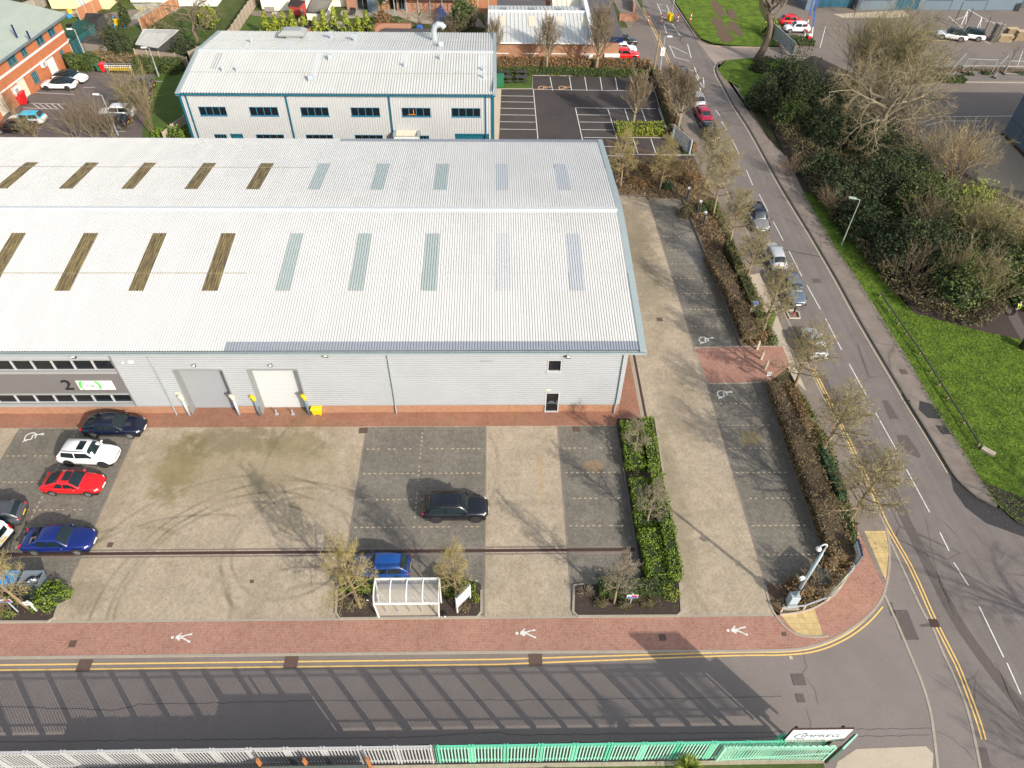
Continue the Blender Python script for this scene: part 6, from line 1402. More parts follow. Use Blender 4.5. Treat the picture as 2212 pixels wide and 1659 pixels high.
a = at(80, 1320); t = thing('small_sign', 'small white sign on a stout white post beside the tree at lower left', 'sign', a); q = MB(); q.box(a.x-.05, a.x+.05, a.y-.04, a.y+.04, 0, 1.4); q.build('post', 'white_paint', t); q = MB(); q.box(a.x-.3, a.x+.25, a.y-.07, a.y-.045, .95, 1.4); q.build('board', 'white_paint', t); q = MB(); q.box(a.x-.2, a.x+.05, a.y-.076, a.y-.071, 1.15, 1.22); q.build('text_line', 'dark_text', t)
a = at(1653, 829); t = thing('parking_notice', 'small blue and white notice on a slim post by the red crossing', 'sign', a); q = MB(); q.cyl(a, .03, 1.5, 6); q.build('post', 'galv', t); q = MB(); q.box(a.x-.17, a.x+.17, a.y-.05, a.y-.03, 1.05, 1.5); q.build('board', 'white_paint', t); q = MB(); q.box(a.x-.12, a.x+.12, a.y-.056, a.y-.051, 1.12, 1.43); q.build('blue_panel', 'pale_blue_metal', t)
# cctv mast
a = Vector((19.7, 22.14, 0)); t = thing('camera_mast', 'tall pale blue camera mast on a square cabinet at the corner bed', 'mast', a)
q = MB(); q.box(a.x-.3, a.x+.3, a.y-.26, a.y+.26, .1, 1.35); q.build('cabinet', 'pale_blue_metal', t, bevel=.02); q = MB(); q.box(a.x-.5, a.x+.5, a.y-.42, a.y+.42, 0, .1); q.build('base', 'kerb_concrete', t)
q = MB(); q.tube([(a.x, a.y, 1.35), (a.x, a.y, 6.6), (a.x, a.y, 6.62), (a.x, a.y, 7.2)], [.13, .10, .055, .045], 12); q.build('pole', 'pale_blue_metal', t, smooth=True)
q = MB(); q.tube([(a.x, a.y, 7.1), (a.x+.02, a.y, 7.55), (a.x-.1, a.y-.03, 7.75), (a.x-.3, a.y-.05, 7.75), (a.x-.42, a.y-.06, 7.55), (a.x-.43, a.y-.06, 7.4)], .045, 8); hd = q.build('arm', 'white_paint', t, smooth=True); q = MB(); q.ball((a.x-.43, a.y-.06, 7.28), .17, 12, 8); q.build('camera_dome', 'white_paint', hd, smooth=True)
q = MB(); q.obox((a.x-.32, a.y-.05, 3.7), (.34, .2, .22), .3); q.box(a.x-.2, a.x, a.y-.03, a.y+.03, 3.65, 3.72); q.build('side_camera', 'white_paint', t, bevel=.02); q = MB(); q.box(a.x-.16, a.x+.16, a.y-.16, a.y+.16, 2.2, 2.3); q.build('clamp', 'black_plastic', t)
# corner rail
def rail(name, lab, pts, h=.55, r=.04, pm='pale_concrete', rm='galv', every=None, pw=.1):
    t = thing(name, lab, 'railing', (pts[0][0], pts[0][1], 0)); q = MB()
    for a, b_ in zip(pts, pts[1:]): q.bar((a[0], a[1], h), (b_[0], b_[1], h), r*2)
    q.build('rail', rm, t)
    P2 = []
    for a, b_ in zip(pts, pts[1:]):
        L = math.dist(a, b_); n = max(1, round(L/(every or L))); P2 += [(a[0]+(b_[0]-a[0])*i/n, a[1]+(b_[1]-a[1])*i/n) for i in range(n)]
    for a in P2+[pts[-1]]: q = MB(); q.box(a[0]-pw/2, a[0]+pw/2, a[1]-pw/2, a[1]+pw/2, 0, h+.05); q.build('post', pm, t)
rail('corner_rail', 'low metal rail on concrete posts round the camera mast bed', G([(1686, 1322), (1735, 1316), (1786, 1297), (1812, 1272), (1838, 1235), (1852, 1195)]))
rl_pts = G([(1900, 641), (1919, 671), (1940, 700), (1956, 724), (1985, 765), (2010, 805), (2046, 862), (2080, 915), (2111, 965)])
rail('knee_rail', 'low weathered timber knee rail along the grass verge', rl_pts, .42, .05, 'bark_tan', 'dark_wood', 1.9, .12)
a = at(2120, 970); b_ = at(2146, 985); q = MB(); q.obox(((a.x+b_.x)/2, (a.y+b_.y)/2, .12), ((a-b_).length*1.05, .45, .26), math.atan2(b_.y-a.y, b_.x-a.x)); solo(q, 'concrete_block', 'pale_concrete', 'pale concrete block at the end of the timber knee rail', 'block')
for i in range(11):
    pass
# charging posts
for px, py, l in ((1483, 431, 'topmost charging post, in the shrub bed corner'), (1508, 460, 'middle charging post of the three'), (1518, 484, 'lowest charging post of the three, nearest the camera')):
    a = at(px, py); t = thing('charging_post', 'silver and black '+l, 'charger', a, 0, 'charging posts beside the yard'); q = MB(); q.box(a.x-.14, a.x+.14, a.y-.12, a.y+.12, 0, 1.5); q.build('post', 'alloy', t, bevel=.03)
    q = MB(); q.box(a.x-.09, a.x+.09, a.y-.135, a.y-.121, .15, 1.3); q.build('screen', 'black_plastic', t); q = MB(); q.box(a.x-.15, a.x+.15, a.y-.13, a.y+.13, 1.5, 1.58); q.build('cap', 'white_paint', t)
for px, py, l in ((1635, 755, 'nearest the shrub bed'), (1644, 776, 'middle of the three'), (1653, 797, 'closest to the camera')):
    a = at(px, py); q = MB(); q.box(a.x-.09, a.x+.09, a.y-.09, a.y+.09, 0, .95); q.loft([[(a.x-s, a.y-s, z), (a.x+s, a.y-s, z), (a.x+s, a.y+s, z), (a.x-s, a.y+s, z)] for s, z in ((.09, .95), (.02, 1.05))]); solo(q, 'wooden_bollard', 'pale_post', 'square timber bollard across the red crossing, '+l, 'bollard', 'timber bollards on the red crossing')
a = at(1618, 690); t = thing('ticket_machine', 'small pale ticket machine with tilted blue solar panel', 'ticket machine', a); q = MB(); q.box(a.x-.16, a.x+.16, a.y-.14, a.y+.14, 0, 1.3); q.build('cabinet', 'cream_pale', t, bevel=.02); q = MB(); q.cyl((a.x+.1, a.y, 1.3), .03, .6, 6); q.obox((a.x+.15, a.y, 1.95), (.4, .5, .05), 0, 0, rx=.5); q.build('panel_mount', 'white_paint', t); q = MB(); q.obox((a.x+.15, a.y-.01, 1.985), (.33, .42, .02), 0, 0, rx=.5); q.build('solar_panel', 'sign_blue', t)
a = at(1660, 700); q = MB(); q.box(a.x-.25, a.x+.3, a.y-.3, a.y+.5, 0, 1.3); q.box(a.x-.29, a.x+.34, a.y-.34, a.y+.54, 1.3, 1.36); solo(q, 'service_cabinet', 'leaf_mid', 'mossy green service cabinet on the footpath beside the road tree', 'cabinet', bevel=.01)
a = at(1713, 680, RZ); q = MB(); q.strip([(a.x-.55, a.y+.55), (a.x-.5, a.y-.55), (a.x+.5, a.y-.55), (a.x+.6, a.y+.3), (a.x+.2, a.y+.6), (a.x-.55, a.y+.55)], .14, RZ+.13, z0=RZ); solo(q, 'kerb_island', 'pale_concrete', 'small pale kerbed build-out between parked cars', 'kerb island')
q = MB(); q.cyl((a.x, a.y, RZ), .09, .35, 10, 1); q.cyl((a.x, a.y, RZ+.35), .09, .6, 10, 0); q.ball((a.x, a.y, RZ+.97), .09, 10, 6); solo(q, 'road_bollard', ['black_plastic', 'red_plastic'], 'black bollard with red base on the kerbed build-out', 'bollard')
# lamps
def lamp(lab, bx, by, tx, ty, arm, mat='galv', head='white_paint', r=.075):
    a = at(bx, by); h = top_h(bx, by, tx, ty); t = thing('street_lamp', lab, 'street lamp', a)
    q = MB(); q.tube([a, (a.x, a.y, 1.3), (a.x, a.y, 1.31), (a.x, a.y, h)], [r*1.4, r*1.4, r, r*.7], 8); q.build('pole', mat, t, smooth=False)
    q = MB(); q.bar((a.x, a.y, h), (a.x+arm[0]*.5, a.y+arm[1]*.5, h+.06), .06); b_ = q.build('arm', mat, t); q = MB(); q.obox((a.x+arm[0]*.8, a.y+arm[1]*.8, h+.09), (.75, .3, .16), math.atan2(arm[1], arm[0])); q.build('lamp_head', head, b_, bevel=.03)
lamp('green-grey street lamp on the grass verge beside the thicket', 1817, 530, 1853, 432, (-.9, .3), 'lamp_green', 'lamp_green', .055)
lamp('lamp post standing in the clipped hedge by the brick office', 188, 130, 158, 64, (-.9, 0)); lamp('lamp post between the second hedge and side lawn', 343, 165, 316, 104, (-.9, 0)); lamp('lamp post among the bare bushes of the office car park', 255, 292, 215, 206, (-.9, .1))
lamp('lamp post on the pavement by the telegraph pole', 1425, 153, 1437, 80, (.8, 0))
a = at(1425, 153); q = MB(); q.box(a.x-.3, a.x+.3, a.y-.08, a.y-.06, 2.2, 3.4); q.box(a.x-.12, a.x+.12, a.y-.09, a.y-.081, 2.7, 2.85, 1); solo(q, 'parking_sign', ['white_paint', 'sign_red'], 'white rectangular sign with red bar on the lamp post by the hedge', 'sign')
a = at(1409, 171); q = MB(); q.tube([a, (a.x+.1, a.y, 6.6)], [.15, .1], 8); solo(q, 'telegraph_pole', 'bark_tan', 'leaning brown wooden telegraph pole at the hedge corner', 'pole')
q = MB(); q.box(a.x-.14, a.x+.14, a.y-.24, a.y-.12, 1., 1.5); solo(q, 'pole_box', 'green_plastic', 'green box strapped to the wooden telegraph pole', 'box')
a = at(1273, 146); q = MB(); q.box(a.x-.35, a.x+.35, a.y-.15, a.y+.15, 0, 1.9); q.box(a.x-.2, a.x+.1, a.y-.16, a.y-.151, .3, 1., 1); solo(q, 'white_cabinet', ['white_paint', 'sill_grey'], 'tall white scrawled cabinet in the brown hedge before the brick unit', 'cabinet')
a = at(1263, 148); q = MB(); q.cyl(a, .07, 5., 8); solo(q, 'slim_pole', 'galv', 'slim grey pole beside the tall white cabinet', 'pole')
# bins at lower left
def dumpster(lab, cx, cy, mode):
    t = thing('wheeled_dumpster', lab, 'dumpster', (cx, cy, 0)); q = MB()
    o = [[(cx-a, cy-b_, z), (cx+a, cy-b_, z), (cx+a, cy+b_, z), (cx-a, cy+b_, z)] for a, b_, z in ((.5, .38, .2), (.66, .52, 1.2), (.70, .56, 1.25), (.62, .48, 1.25), (.5, .38, .45))]
    q.loft(o); q.build('body', 'dumpster_grey', t)
    for sx in (-.45, .45):
        for sy in (-.35, .35): w = MB(); w.cyl((cx+sx-.03, cy+sy, .1), .1, .06, 10, axis='x'); w.build('wheel', 'rubber', t)
    if mode == 'open':
        q = MB(); q.obox((cx-.1, cy-.95, 1.0), (1.3, .95, .05), 0, rx=.55); q.build('lid', 'black_plastic', t)
        bush((cx-.05, cy, .55), .42, .32, .5, 'rubbish_bag', ['white_paint', 'white_paint', 'bark'], 'white and blue rubbish heaped inside the open grey dumpster', 'rubbish', n=120, leaf=.2)
    else:
        q = MB(); q.obox((cx, cy, 1.28), (1.3, 1.0, .05), 0, rx=.1); q.build('lid', 'blue_bag', t)
dumpster('grey dumpster with its black lid hanging open toward the hedge', P(86, 1265)[0], P(86, 1265)[1]-.1, 'open'); dumpster('dumpster under a bright blue lid behind the bare tree', P(36, 1265)[0], P(36, 1265)[1]-.1, 'shut')
def wheelie(lab, px, py, m_, s=1.):
    a = at(px, py); t = thing('wheelie_bin', lab, 'bin', a); q = MB(); q.loft([[(a.x-k*s, a.y-k*s, z*s), (a.x+k*s, a.y-k*s, z*s), (a.x+k*s, a.y+k*s, z*s), (a.x-k*s, a.y+k*s, z*s)] for k, z in ((.24, .08), (.33, 1.0))]); q.build('body', m_, t); q = MB(); q.obox((a.x, a.y, 1.04*s), (.74*s, .78*s, .09*s), 0, rx=.1); q.build('lid', m_, t, bevel=.02); q = MB(); q.cyl((a.x-.3*s, a.y+.22*s, .12*s), .12*s, .6*s, 10, axis='x'); q.build('wheel', 'rubber', t)
wheelie('green wheelie bin beside the red one at the hedge', 217, 154, 'green_plastic'); wheelie('red wheelie bin next to the ladders at the hedge', 226, 155, 'red_plastic', 1.15); wheelie('large red wheelie bin by the office garage door', 53, 225, 'red_plastic', 1.5)
a = at(260, 156); t = thing('ladder_rack', 'stack of pale aluminium ladders leaning on a stand by the hedge', 'ladder', a)
for k, (dx, dz, m_) in enumerate(((0, .95, 'alloy'), (.05, .7, 'white_paint'), (.3, .4, 'plate_yellow'))):
    q = MB(); L2_ = 2.3-k*.3
    for zz in (0, .3): q.bar((a.x-L2_+dx, a.y-.1*k, dz+zz), (a.x+L2_*.9+dx, a.y-.1*k, dz+zz), .07)
    for i in range(12): x = a.x-L2_+dx+i*L2_*1.9/12+.1; q.bar((x, a.y-.1*k, dz), (x, a.y-.1*k, dz+.3), .05)
    q.build('ladder', m_, t)
q = MB()
for x in (-1.6, 1.8): q.bar((a.x+x, a.y+.1, 0), (a.x+x, a.y+.1, 1.4), .07); q.bar((a.x+x, a.y-.5, 0), (a.x+x, a.y+.1, 1.3), .06)
q.build('stand', 'galv', t)
a = at(1079, 188); q = MB(); q.box(a.x-.75, a.x+.6, a.y-.1, a.y+.9, 0, 1.5); q.box(a.x-.8, a.x+.65, a.y-.15, a.y+.95, 1.5, 1.6); solo(q, 'electric_cabinet', 'green_plastic', 'green electricity cabinet at the corner of the picnic lawn', 'cabinet', bevel=.02)
proto = None
for i, (px, py) in enumerate(((1088, 165), (1093, 177), (1126, 165), (1127, 177))):
    a = at(px, py)
    lb = 'dark picnic bench table on the small lawn, '+('back left', 'front left beside the green cabinet', 'back right', 'front right')[i]
    if proto is None:
        t = thing('picnic_table', lb, 'picnic table', a, 0, 'picnic tables on the lawn'); proto = t
        q = MB(); q.box(a.x-.9, a.x+.9, a.y-.38, a.y+.38, .72, .77); q.build('table_top', 'dark_wood', t)
        for sy in (-.75, .75): q = MB(); q.box(a.x-.9, a.x+.9, a.y+sy-.13, a.y+sy+.13, .43, .47); q.build('seat', 'dark_wood', t)
        for sx in (-.6, .6): q = MB(); q.bar((a.x+sx, a.y-.6, 0), (a.x+sx, a.y-.25, .72), .08); q.bar((a.x+sx, a.y+.6, 0), (a.x+sx, a.y+.25, .72), .08); q.bar((a.x+sx, a.y-.8, .4), (a.x+sx, a.y+.8, .4), .07); q.build('leg', 'dark_wood', t)
    else: copy_tree(proto, a, 0, label=lb)
# galvanised palisade gates
def palisade(name, lab, A, B_, z0, h, mat, sp=.178, pw=.07, post_every=1.92, mat2=None, cat='fence', dbl=True):
    A = Vector((*A[:2], 0)); B_ = Vector((*B_[:2], 0)); L = (B_-A).length; an = math.atan2((B_-A).y, (B_-A).x); F = (A.x, A.y, an); t = thing(name, lab, cat, (A.x, A.y, z0))
    q = MB(); n = int(L/sp)
    for i in range(n): u = (i+.5)*sp; hh = z0+h-.05; fbox(q, F, u-pw/2, u+pw/2, z0+.05, hh, .03, .05); q.add([fp(F, u-pw/2, hh, .05), fp(F, u+pw/2, hh, .05), fp(F, u, hh+.1, .05)], [(0, 1, 2)])
    q.build('pales', mat, t)
    q = MB()
    for z in (z0+.3, z0+h-.32): fbox(q, F, 0, L, z-.03, z+.03, -.03, .03)
    fbox(q, F, 0, L, z0+h-.06, z0+h+.0, -.07, .03)
    q.build('rail', mat2 or mat, t); k = max(1, round(L/post_every))
    for i in range(k+1):
        u = L*i/k; q = MB()
        for du in ((-.09, .09) if dbl else (0,)): fbox(q, F, u+du-.045, u+du+.045, z0-.1, z0+h+.02, -.1, .06)
        q.build('post', mat2 or mat, t)
    return t
palisade('palisade_gate', 'galvanised steel palisade gate standing at the car park corner', P(1451, 300), P(1488, 333), 0, 1.9, 'galv', .16, .07, 3.)
# boundary fences, retained yard, sheds at the bottom edge
t = thing('retained_yard', 'raised yard edge with brick retaining wall along the near road', 'retaining wall', (0, 12, 0)); q = MB(); q.box(-45, 18.2, 11.9, 12.12, -.12, 1.62); q.build('wall', 'hardcore', t)
q = MB(); q.box(-45, 18.2, 2, 11.9, -.12, 1.6); o = q.build('yard_fill', 'rough_grass', t)
q = MB()
for i in range(16): q.box(-4+i*.9, -4+i*.9+.82, 9.8, 11.35, 1.6, 1.64+.004*(i % 2)) if i != 9 else None
struct(q, 'yard_slabs', 'patio_slab')
q = MB(); q.box(-20, -5, 8, 11.6, 1.6, 1.62); 
FYY = 12.26
palisade('palisade_fence', 'bleached white palisade fence along the road at lower left', (-44, FYY), (-3.45, FYY), 1.62, 2.6, 'bleached_fence', mat2='bleached_fence')
palisade('palisade_fence', 'mint green palisade fence along the road at the bottom centre', (-3.25, FYY), (15.3, FYY), 1.62, 2.6, 'mint_pale', mat2='mint_paint')
palisade('palisade_fence', 'mint green palisade section directly below the white company sign', (15.45, FYY+.4), (18.3, FYY+.4), 1.62, 2.3, 'mint_paint')
g_ = palisade('sliding_gate', 'near mint green barred gate with looped top, leading to the sign', (12.1, 12.02), (18.0, 11.95), 2.1, 2.1, 'mint_pale', .16, .05, 5.9, dbl=False, cat='gate')
q = MB()
for i in range(17):
    x = 12.3+i*.345; y = 12.0; q.tube([(x-.1, y, 4.2), (x-.08, y, 4.32), (x, y, 4.37), (x+.08, y, 4.32), (x+.1, y, 4.2)], .025, 5)
q.bar((12.2, 11.95, 2.3), (18., 11.9, 3.4), .05); q.build('loop_top', 'mint_pale', g_)
q = MB(); q.obox((18.85, 12.2, 3.2), (1.25, .09, 2.2), math.radians(35)); q.obox((18.35, 11.95, 2.9), (.14, .14, 2.6), 0, 1); q.obox((19.3, 12.55, 3.), (.12, .12, 2.4), 0, 1); solo(q, 'gate_end_plate', ['mint_pale', 'drain_brown'], 'pale green steel end plate with rust beside the company sign', 'gate post')
t = thing('company_sign', 'large white company sign board above the green fence', 'sign', (17.1, 12.6, 0)); SF = (15.45, 12.47, 0.)
q = MB(); fbox(q, SF, 0, 3.2, 3.7, 5.6, 0, .06); sb = q.build('board', 'white_paint', t); q = MB(); fbox(q, SF, -.03, 3.23, 5.6, 5.63, -.03, .065); fbox(q, SF, -.03, -.0, 3.65, 5.6, -.03, .065); fbox(q, SF, 3.2, 3.23, 3.65, 5.6, -.03, .065); q.build('frame', 'drain_brown', t)
for u in (.3, 2.8): q = MB(); fbox(q, SF, u-.06, u+.06, 0, 5.4, -.2, -.02); q.build('post', 'drain_brown', t)
text_mesh('lettering', 'IMPREG', .62, 'logo_navy', sb, fmat(SF, 1.75, 4.6, .063), .004, sx=1.)
q = MB(); rr_ = [(.78+.36*math.cos(a)*1.1, 4.62+.40*math.sin(a)) for a in [math.radians(60+i*15) for i in range(17)]]
for (a_, b0), (a1_, b1) in zip(rr_, rr_[1:]): q.bar(fp(SF, a_, b0, .066), fp(SF, a1_, b1, .066), .035)
q.cyl(fp(SF, .82, 5.06, .066), .06, .01, 10, axis='y'); q.build('emblem', 'logo_navy', sb)
t = thing('site_container', 'flat dark grey-green container roof with puddles behind the white fence', 'container', (-9.6, 10, 1.6)); q = MB(); q.box(-12.35, -6.95, 8., 11.55, 1.6, 3.5); q.build('body', 'container_top', t); q = MB(); q.box(-12.4, -6.9, 7.95, 11.6, 3.5, 3.58); q.build('roof', 'container_top', t)
for x in (-12.5, -10.1, -6.8): q = MB(); q.box(x-.05, x+.05, 11.62, 11.8, 1.6, 4.3); q.build('corner_post', 'rust', t)
t = thing('plank_shed', 'timber shed roof of weathered boards left of the container', 'shed', (-17, 10, 1.6)); q = MB(); q.box(-21.5, -12.7, 7.6, 11.1, 1.6, 2.8); q.build('wall', 'old_planks', t); q = MB()
for i in range(30): q.obox((-21.6+i*.31, 9.4, 2.95+.02*(i % 3)), (.28, 3.7, .04), 0, 0, rx=-.02)
q.build('roof', 'old_planks', t)
# fan palm in the near yard
def palm(lab, c, r, n=70, trunk=.3, mat=('leaf_yellow_green', 'bark'), name='fan_palm', droop=.5):
    t = thing(name, lab, 'palm', c); q = MB()
    q.tube([c, (c[0], c[1], c[2]+trunk)], [.16, .13], 8); q.build('trunk', mat[1], t)
    q = MB(); o = Vector((c[0], c[1], c[2]+trunk))
    for i in range(n):
        a = rnd.random()*2*PI; e = rnd.uniform(-.2, 1.4); d = Vector((math.cos(a)*math.cos(e), math.sin(a)*math.cos(e), math.sin(e))); s = Vector((-math.sin(a), math.cos(a), 0))*.035
        m1 = o+d*r*.6; e1 = o+d*r-Vector((0, 0, droop*r*.3)); q.add([o-s*.4, o+s*.4, m1+s, m1-s, e1], [(0, 1, 2, 3), (3, 2, 4)])
    q.build('crown', mat[0], t); return t
a = P(1487, 1650, 2.6); palm('yellow-green fan palm just inside the mint green fence', (a[0], a[1]-.25, 1.6), .95, 160, .9)
bush((3.3, 11.3, 1.6), .6, .3, .45, 'yard_weeds', ['hedge_core', 'leaf_mid', 'bark'], 'tuft of green weeds at the foot of the mint green fence', 'plant', 200, .1)
# office person and hi-vis person
def person(lab, pos, rz, top, legs, shoulder_marks=False, pose='stand'):
    root = thing('person', lab, 'person', pos, rz)
    def skin(name, verts, edges, rad, mat, parent):
        me = bpy.data.meshes.new(name); me.from_pydata(verts, edges, []); o = bpy.data.objects.new(name, me); C.objects.link(o)
        m = o.modifiers.new('s', 'SKIN'); s2 = o.modifiers.new('d', 'SUBSURF'); s2.levels = 1; s2.render_levels = 1
        for i, r in enumerate(rad): me.skin_vertices[0].data[i].radius = (r, r) if not isinstance(r, tuple) else r
        me.skin_vertices[0].data[0].use_root = True
        dg = bpy.context.evaluated_depsgraph_get(); m2 = bpy.data.meshes.new_from_object(o.evaluated_get(dg)); bpy.data.objects.remove(o); m2.name = name; m2.materials.clear(); m2.materials.append(MATS[mat])
        for p in m2.polygons: p.use_smooth = True
        o = bpy.data.objects.new(name, m2); C.objects.link(o); o.parent = parent; return o
    V = [(0, 0, .95), (0, 0, 1.15), (0, .0, 1.42), (0, 0, 1.5), (0, .02, 1.6), (0, .02, 1.72)]; E_ = [(0, 1), (1, 2), (2, 3), (3, 4), (4, 5)]; R_ = [(.16, .11), (.14, .1), (.17, .1), .055, .09, .085]
    arms = [(-1, [(-.2, 0, 1.42), (-.27, .05, 1.15), (-.2, .2, 1.25 if pose != 'stand' else .95)]), (1, [(.2, 0, 1.42), (.28, .08, 1.18), (.12, .2, 1.55) if pose == 'phone' else (.24, .14, .93)])]
    for s, ch in arms:
        pr = 2
        for k, p in enumerate(ch): V.append(p); E_.append((pr, len(V)-1)); pr = len(V)-1; R_.append((.06, .048, .035)[k])
        hx = V[pr]
        for f in range(4): V.append((hx[0]+(f-1.5)*.018, hx[1]+.03, hx[2]-.09 if ch[-1][2] < 1.3 else hx[2]+.08)); E_.append((pr, len(V)-1)); R_.append(.009)
        V.append((hx[0]-s*.04, hx[1]+.03, hx[2]-.03)); E_.append((pr, len(V)-1)); R_.append(.01)
    for s in (-1, 1):
        pr = 0
        for k, p in enumerate(((s*.1, 0, .88), (s*.11, .03, .5), (s*.11, 0, .09), (s*.12, .14, .04))): V.append(p); E_.append((pr, len(V)-1)); pr = len(V)-1; R_.append((.1, .07, .05, .045)[k])
    b_ = skin('body', V, E_, R_, 'skin', root)
    skin('jacket', [V[i] for i in (0, 1, 2, 3)]+[V[6], V[7]]+[V[14-1+0], V[14]] if 0 else [(0, 0, .92), (0, 0, 1.15), (0, 0, 1.42), (0, 0, 1.48), arms[0][1][0], arms[0][1][1], tuple(lerp(arms[0][1][1][i], arms[0][1][2][i], .8) for i in range(3)), arms[1][1][0], arms[1][1][1], tuple(lerp(arms[1][1][1][i], arms[1][1][2][i], .8) for i in range(3))], [(0, 1), (1, 2), (2, 3), (2, 4), (4, 5), (5, 6), (2, 7), (7, 8), (8, 9)], [(.19, .14), (.17, .13), (.2, .13), .075, .085, .07, .055, .085, .07, .055], top, root)
    skin('trousers', [(0, 0, .95), (-.1, 0, .86), (-.11, .03, .5), (-.11, 0, .1), (.1, 0, .86), (.11, .03, .5), (.11, 0, .1)], [(0, 1), (1, 2), (2, 3), (0, 4), (4, 5), (5, 6)], [(.18, .13), .115, .085, .07, .115, .085, .07], legs, root)
    q = MB(); q.ball((0, .0, 1.75), .1, 10, 6, sz=.9); q.build('hair', 'hair_grey', root, world=False, smooth=True)
    if shoulder_marks:
        q = MB()
        for s in (-1, 1): q.tube([(s*.1, -.15, 1.05), (s*.13, -.16, 1.3), (s*.13, 0, 1.56), (s*.12, .15, 1.3)], .03, 5)
        q.build('hivis_braces', 'hivis', root, world=False)
person('person in dark clothes with hand raised to face by the office wall', P(131, 148), PI*.9, 'dark_cloth', 'dark_cloth', pose='phone')
person('person in black with yellow-green reflective braces on the woodland path', P(2185, 683), 0., 'dark_cloth', 'dark_cloth', True)
a = at(2210, 752); q = MB(); q.cyl(a, .38, .9, 14, r2=.42); q.cyl((a.x, a.y, .9), .45, .12, 14, r2=.3); solo(q, 'litter_bin', 'black_plastic', 'round black litter bin beside the woodland path', 'bin')
# traffic island at the top of the road
a = at(1448, 44, RZ); q = MB(); q.loft([[(a.x+.9*math.cos(t_)*s, a.y+.6*math.sin(t_)*s, z) for t_ in [2*PI*i/14 for i in range(14)]] for s, z in ((1.1, RZ), (1.05, .02), (.9, .04))]); solo(q, 'traffic_island', 'rough_grass', 'small grassy traffic island at the top of the road', 'traffic island')
for i, (px, py, l) in enumerate(((1443, 42, 'upper left'), (1449, 45, 'lower right'))):
    a = at(px, py); q = MB(); q.loft([[(a.x-w, a.y-.12, z), (a.x+w, a.y-.12, z), (a.x+w, a.y+.12, z), (a.x-w, a.y+.12, z)] for w, z in ((.28, .03), (.3, .7), (.24, 1.1), (.15, 1.2))]); solo(q, 'keep_left_bollard', 'yellow_plastic', 'yellow traffic bollard on the grassy island, '+l+' of the pair', 'bollard')
for px, py, l in ((1400, 49, 'on the left pavement'), (1428, 50, 'left of the traffic island'), (1463, 50, 'right of the traffic island'), (1491, 46, 'on the right-hand grass edge')):
    a = at(px, py); q = MB()
    for k in range(5): q.cyl((a.x, a.y, k*.28), .11, .28, 8, k % 2)
    solo(q, 'striped_post', ['red_plastic', 'white_paint'], 'red and white striped marker post '+l, 'post')
a = at(1451, 34); q = MB(); q.cyl(a, .05, 3., 6); q.cyl((a.x, a.y-.06, 3.), .42, .04, 16, 1, axis='y'); solo(q, 'round_sign', ['galv', 'white_paint'], 'round white-faced road sign on a grey pole at the traffic island', 'sign')
# plaza furniture
def bars(name, lab, cat, segs, w, mat, parts=None):
    q = MB()
    for a, b_ in segs: q.bar(a, b_, w)
    return solo(q, name, mat, lab, cat)
a = at(2076, 54); b_ = at(2105, 72); t = thing('goal_frame', 'white football goal frame on the plaza court', 'goal', a); q = MB(); q.cyl(a, .09, 2.4, 8); q.build('post', 'white_paint', t); q = MB(); q.cyl(b_, .09, 2.4, 8); q.build('post', 'white_paint', t); q = MB(); q.bar((a.x, a.y, 2.4), (b_.x, b_.y, 2.4), .16); q.bar((a.x, a.y, 2.4), (a.x+.9, a.y+.3, 0), .06); q.bar((b_.x, b_.y, 2.4), (b_.x+.9, b_.y+.3, 0), .06); q.build('crossbar', 'white_paint', t)
for i, (px, py) in enumerate(((2062, 48), (2083, 62), (2120, 82), (2148, 92))): a = at(px, py); q = MB(); q.cyl(a, .06, 3.2, 6); solo(q, 'court_post', 'black_plastic', 'slim black post of the court netting, '+('furthest', 'behind the goal', 'right of the white cars', 'beside the pallets')[i], 'post', 'slim black court posts')
for i, (px, py, w, h, l) in enumerate(((2150, 92, 1.2, 2.6, 'tall stack of timber pallets nearest the court post'), (2172, 93, 2.2, 1.0, 'low stack of timber pallets in the middle'), (2205, 90, 1.6, 1.4, 'stack of timber pallets at the right frame edge'), (2190, 76, 1.8, .8, 'pallets lying behind the others'))):
    a = at(px, py); q = MB(); z = 0
    while z < h: q.obox((a.x+rnd.uniform(-.1, .1), a.y+.8, z+.05), (w, 1.1, .03), rnd.uniform(-.08, .08)); q.obox((a.x, a.y+.8, z+.0), (w*.9, .9, .05), 0); z += .15
    solo(q, 'pallet_stack', 'pallet_wood' if i else 'grey_wood', l, 'pallets')
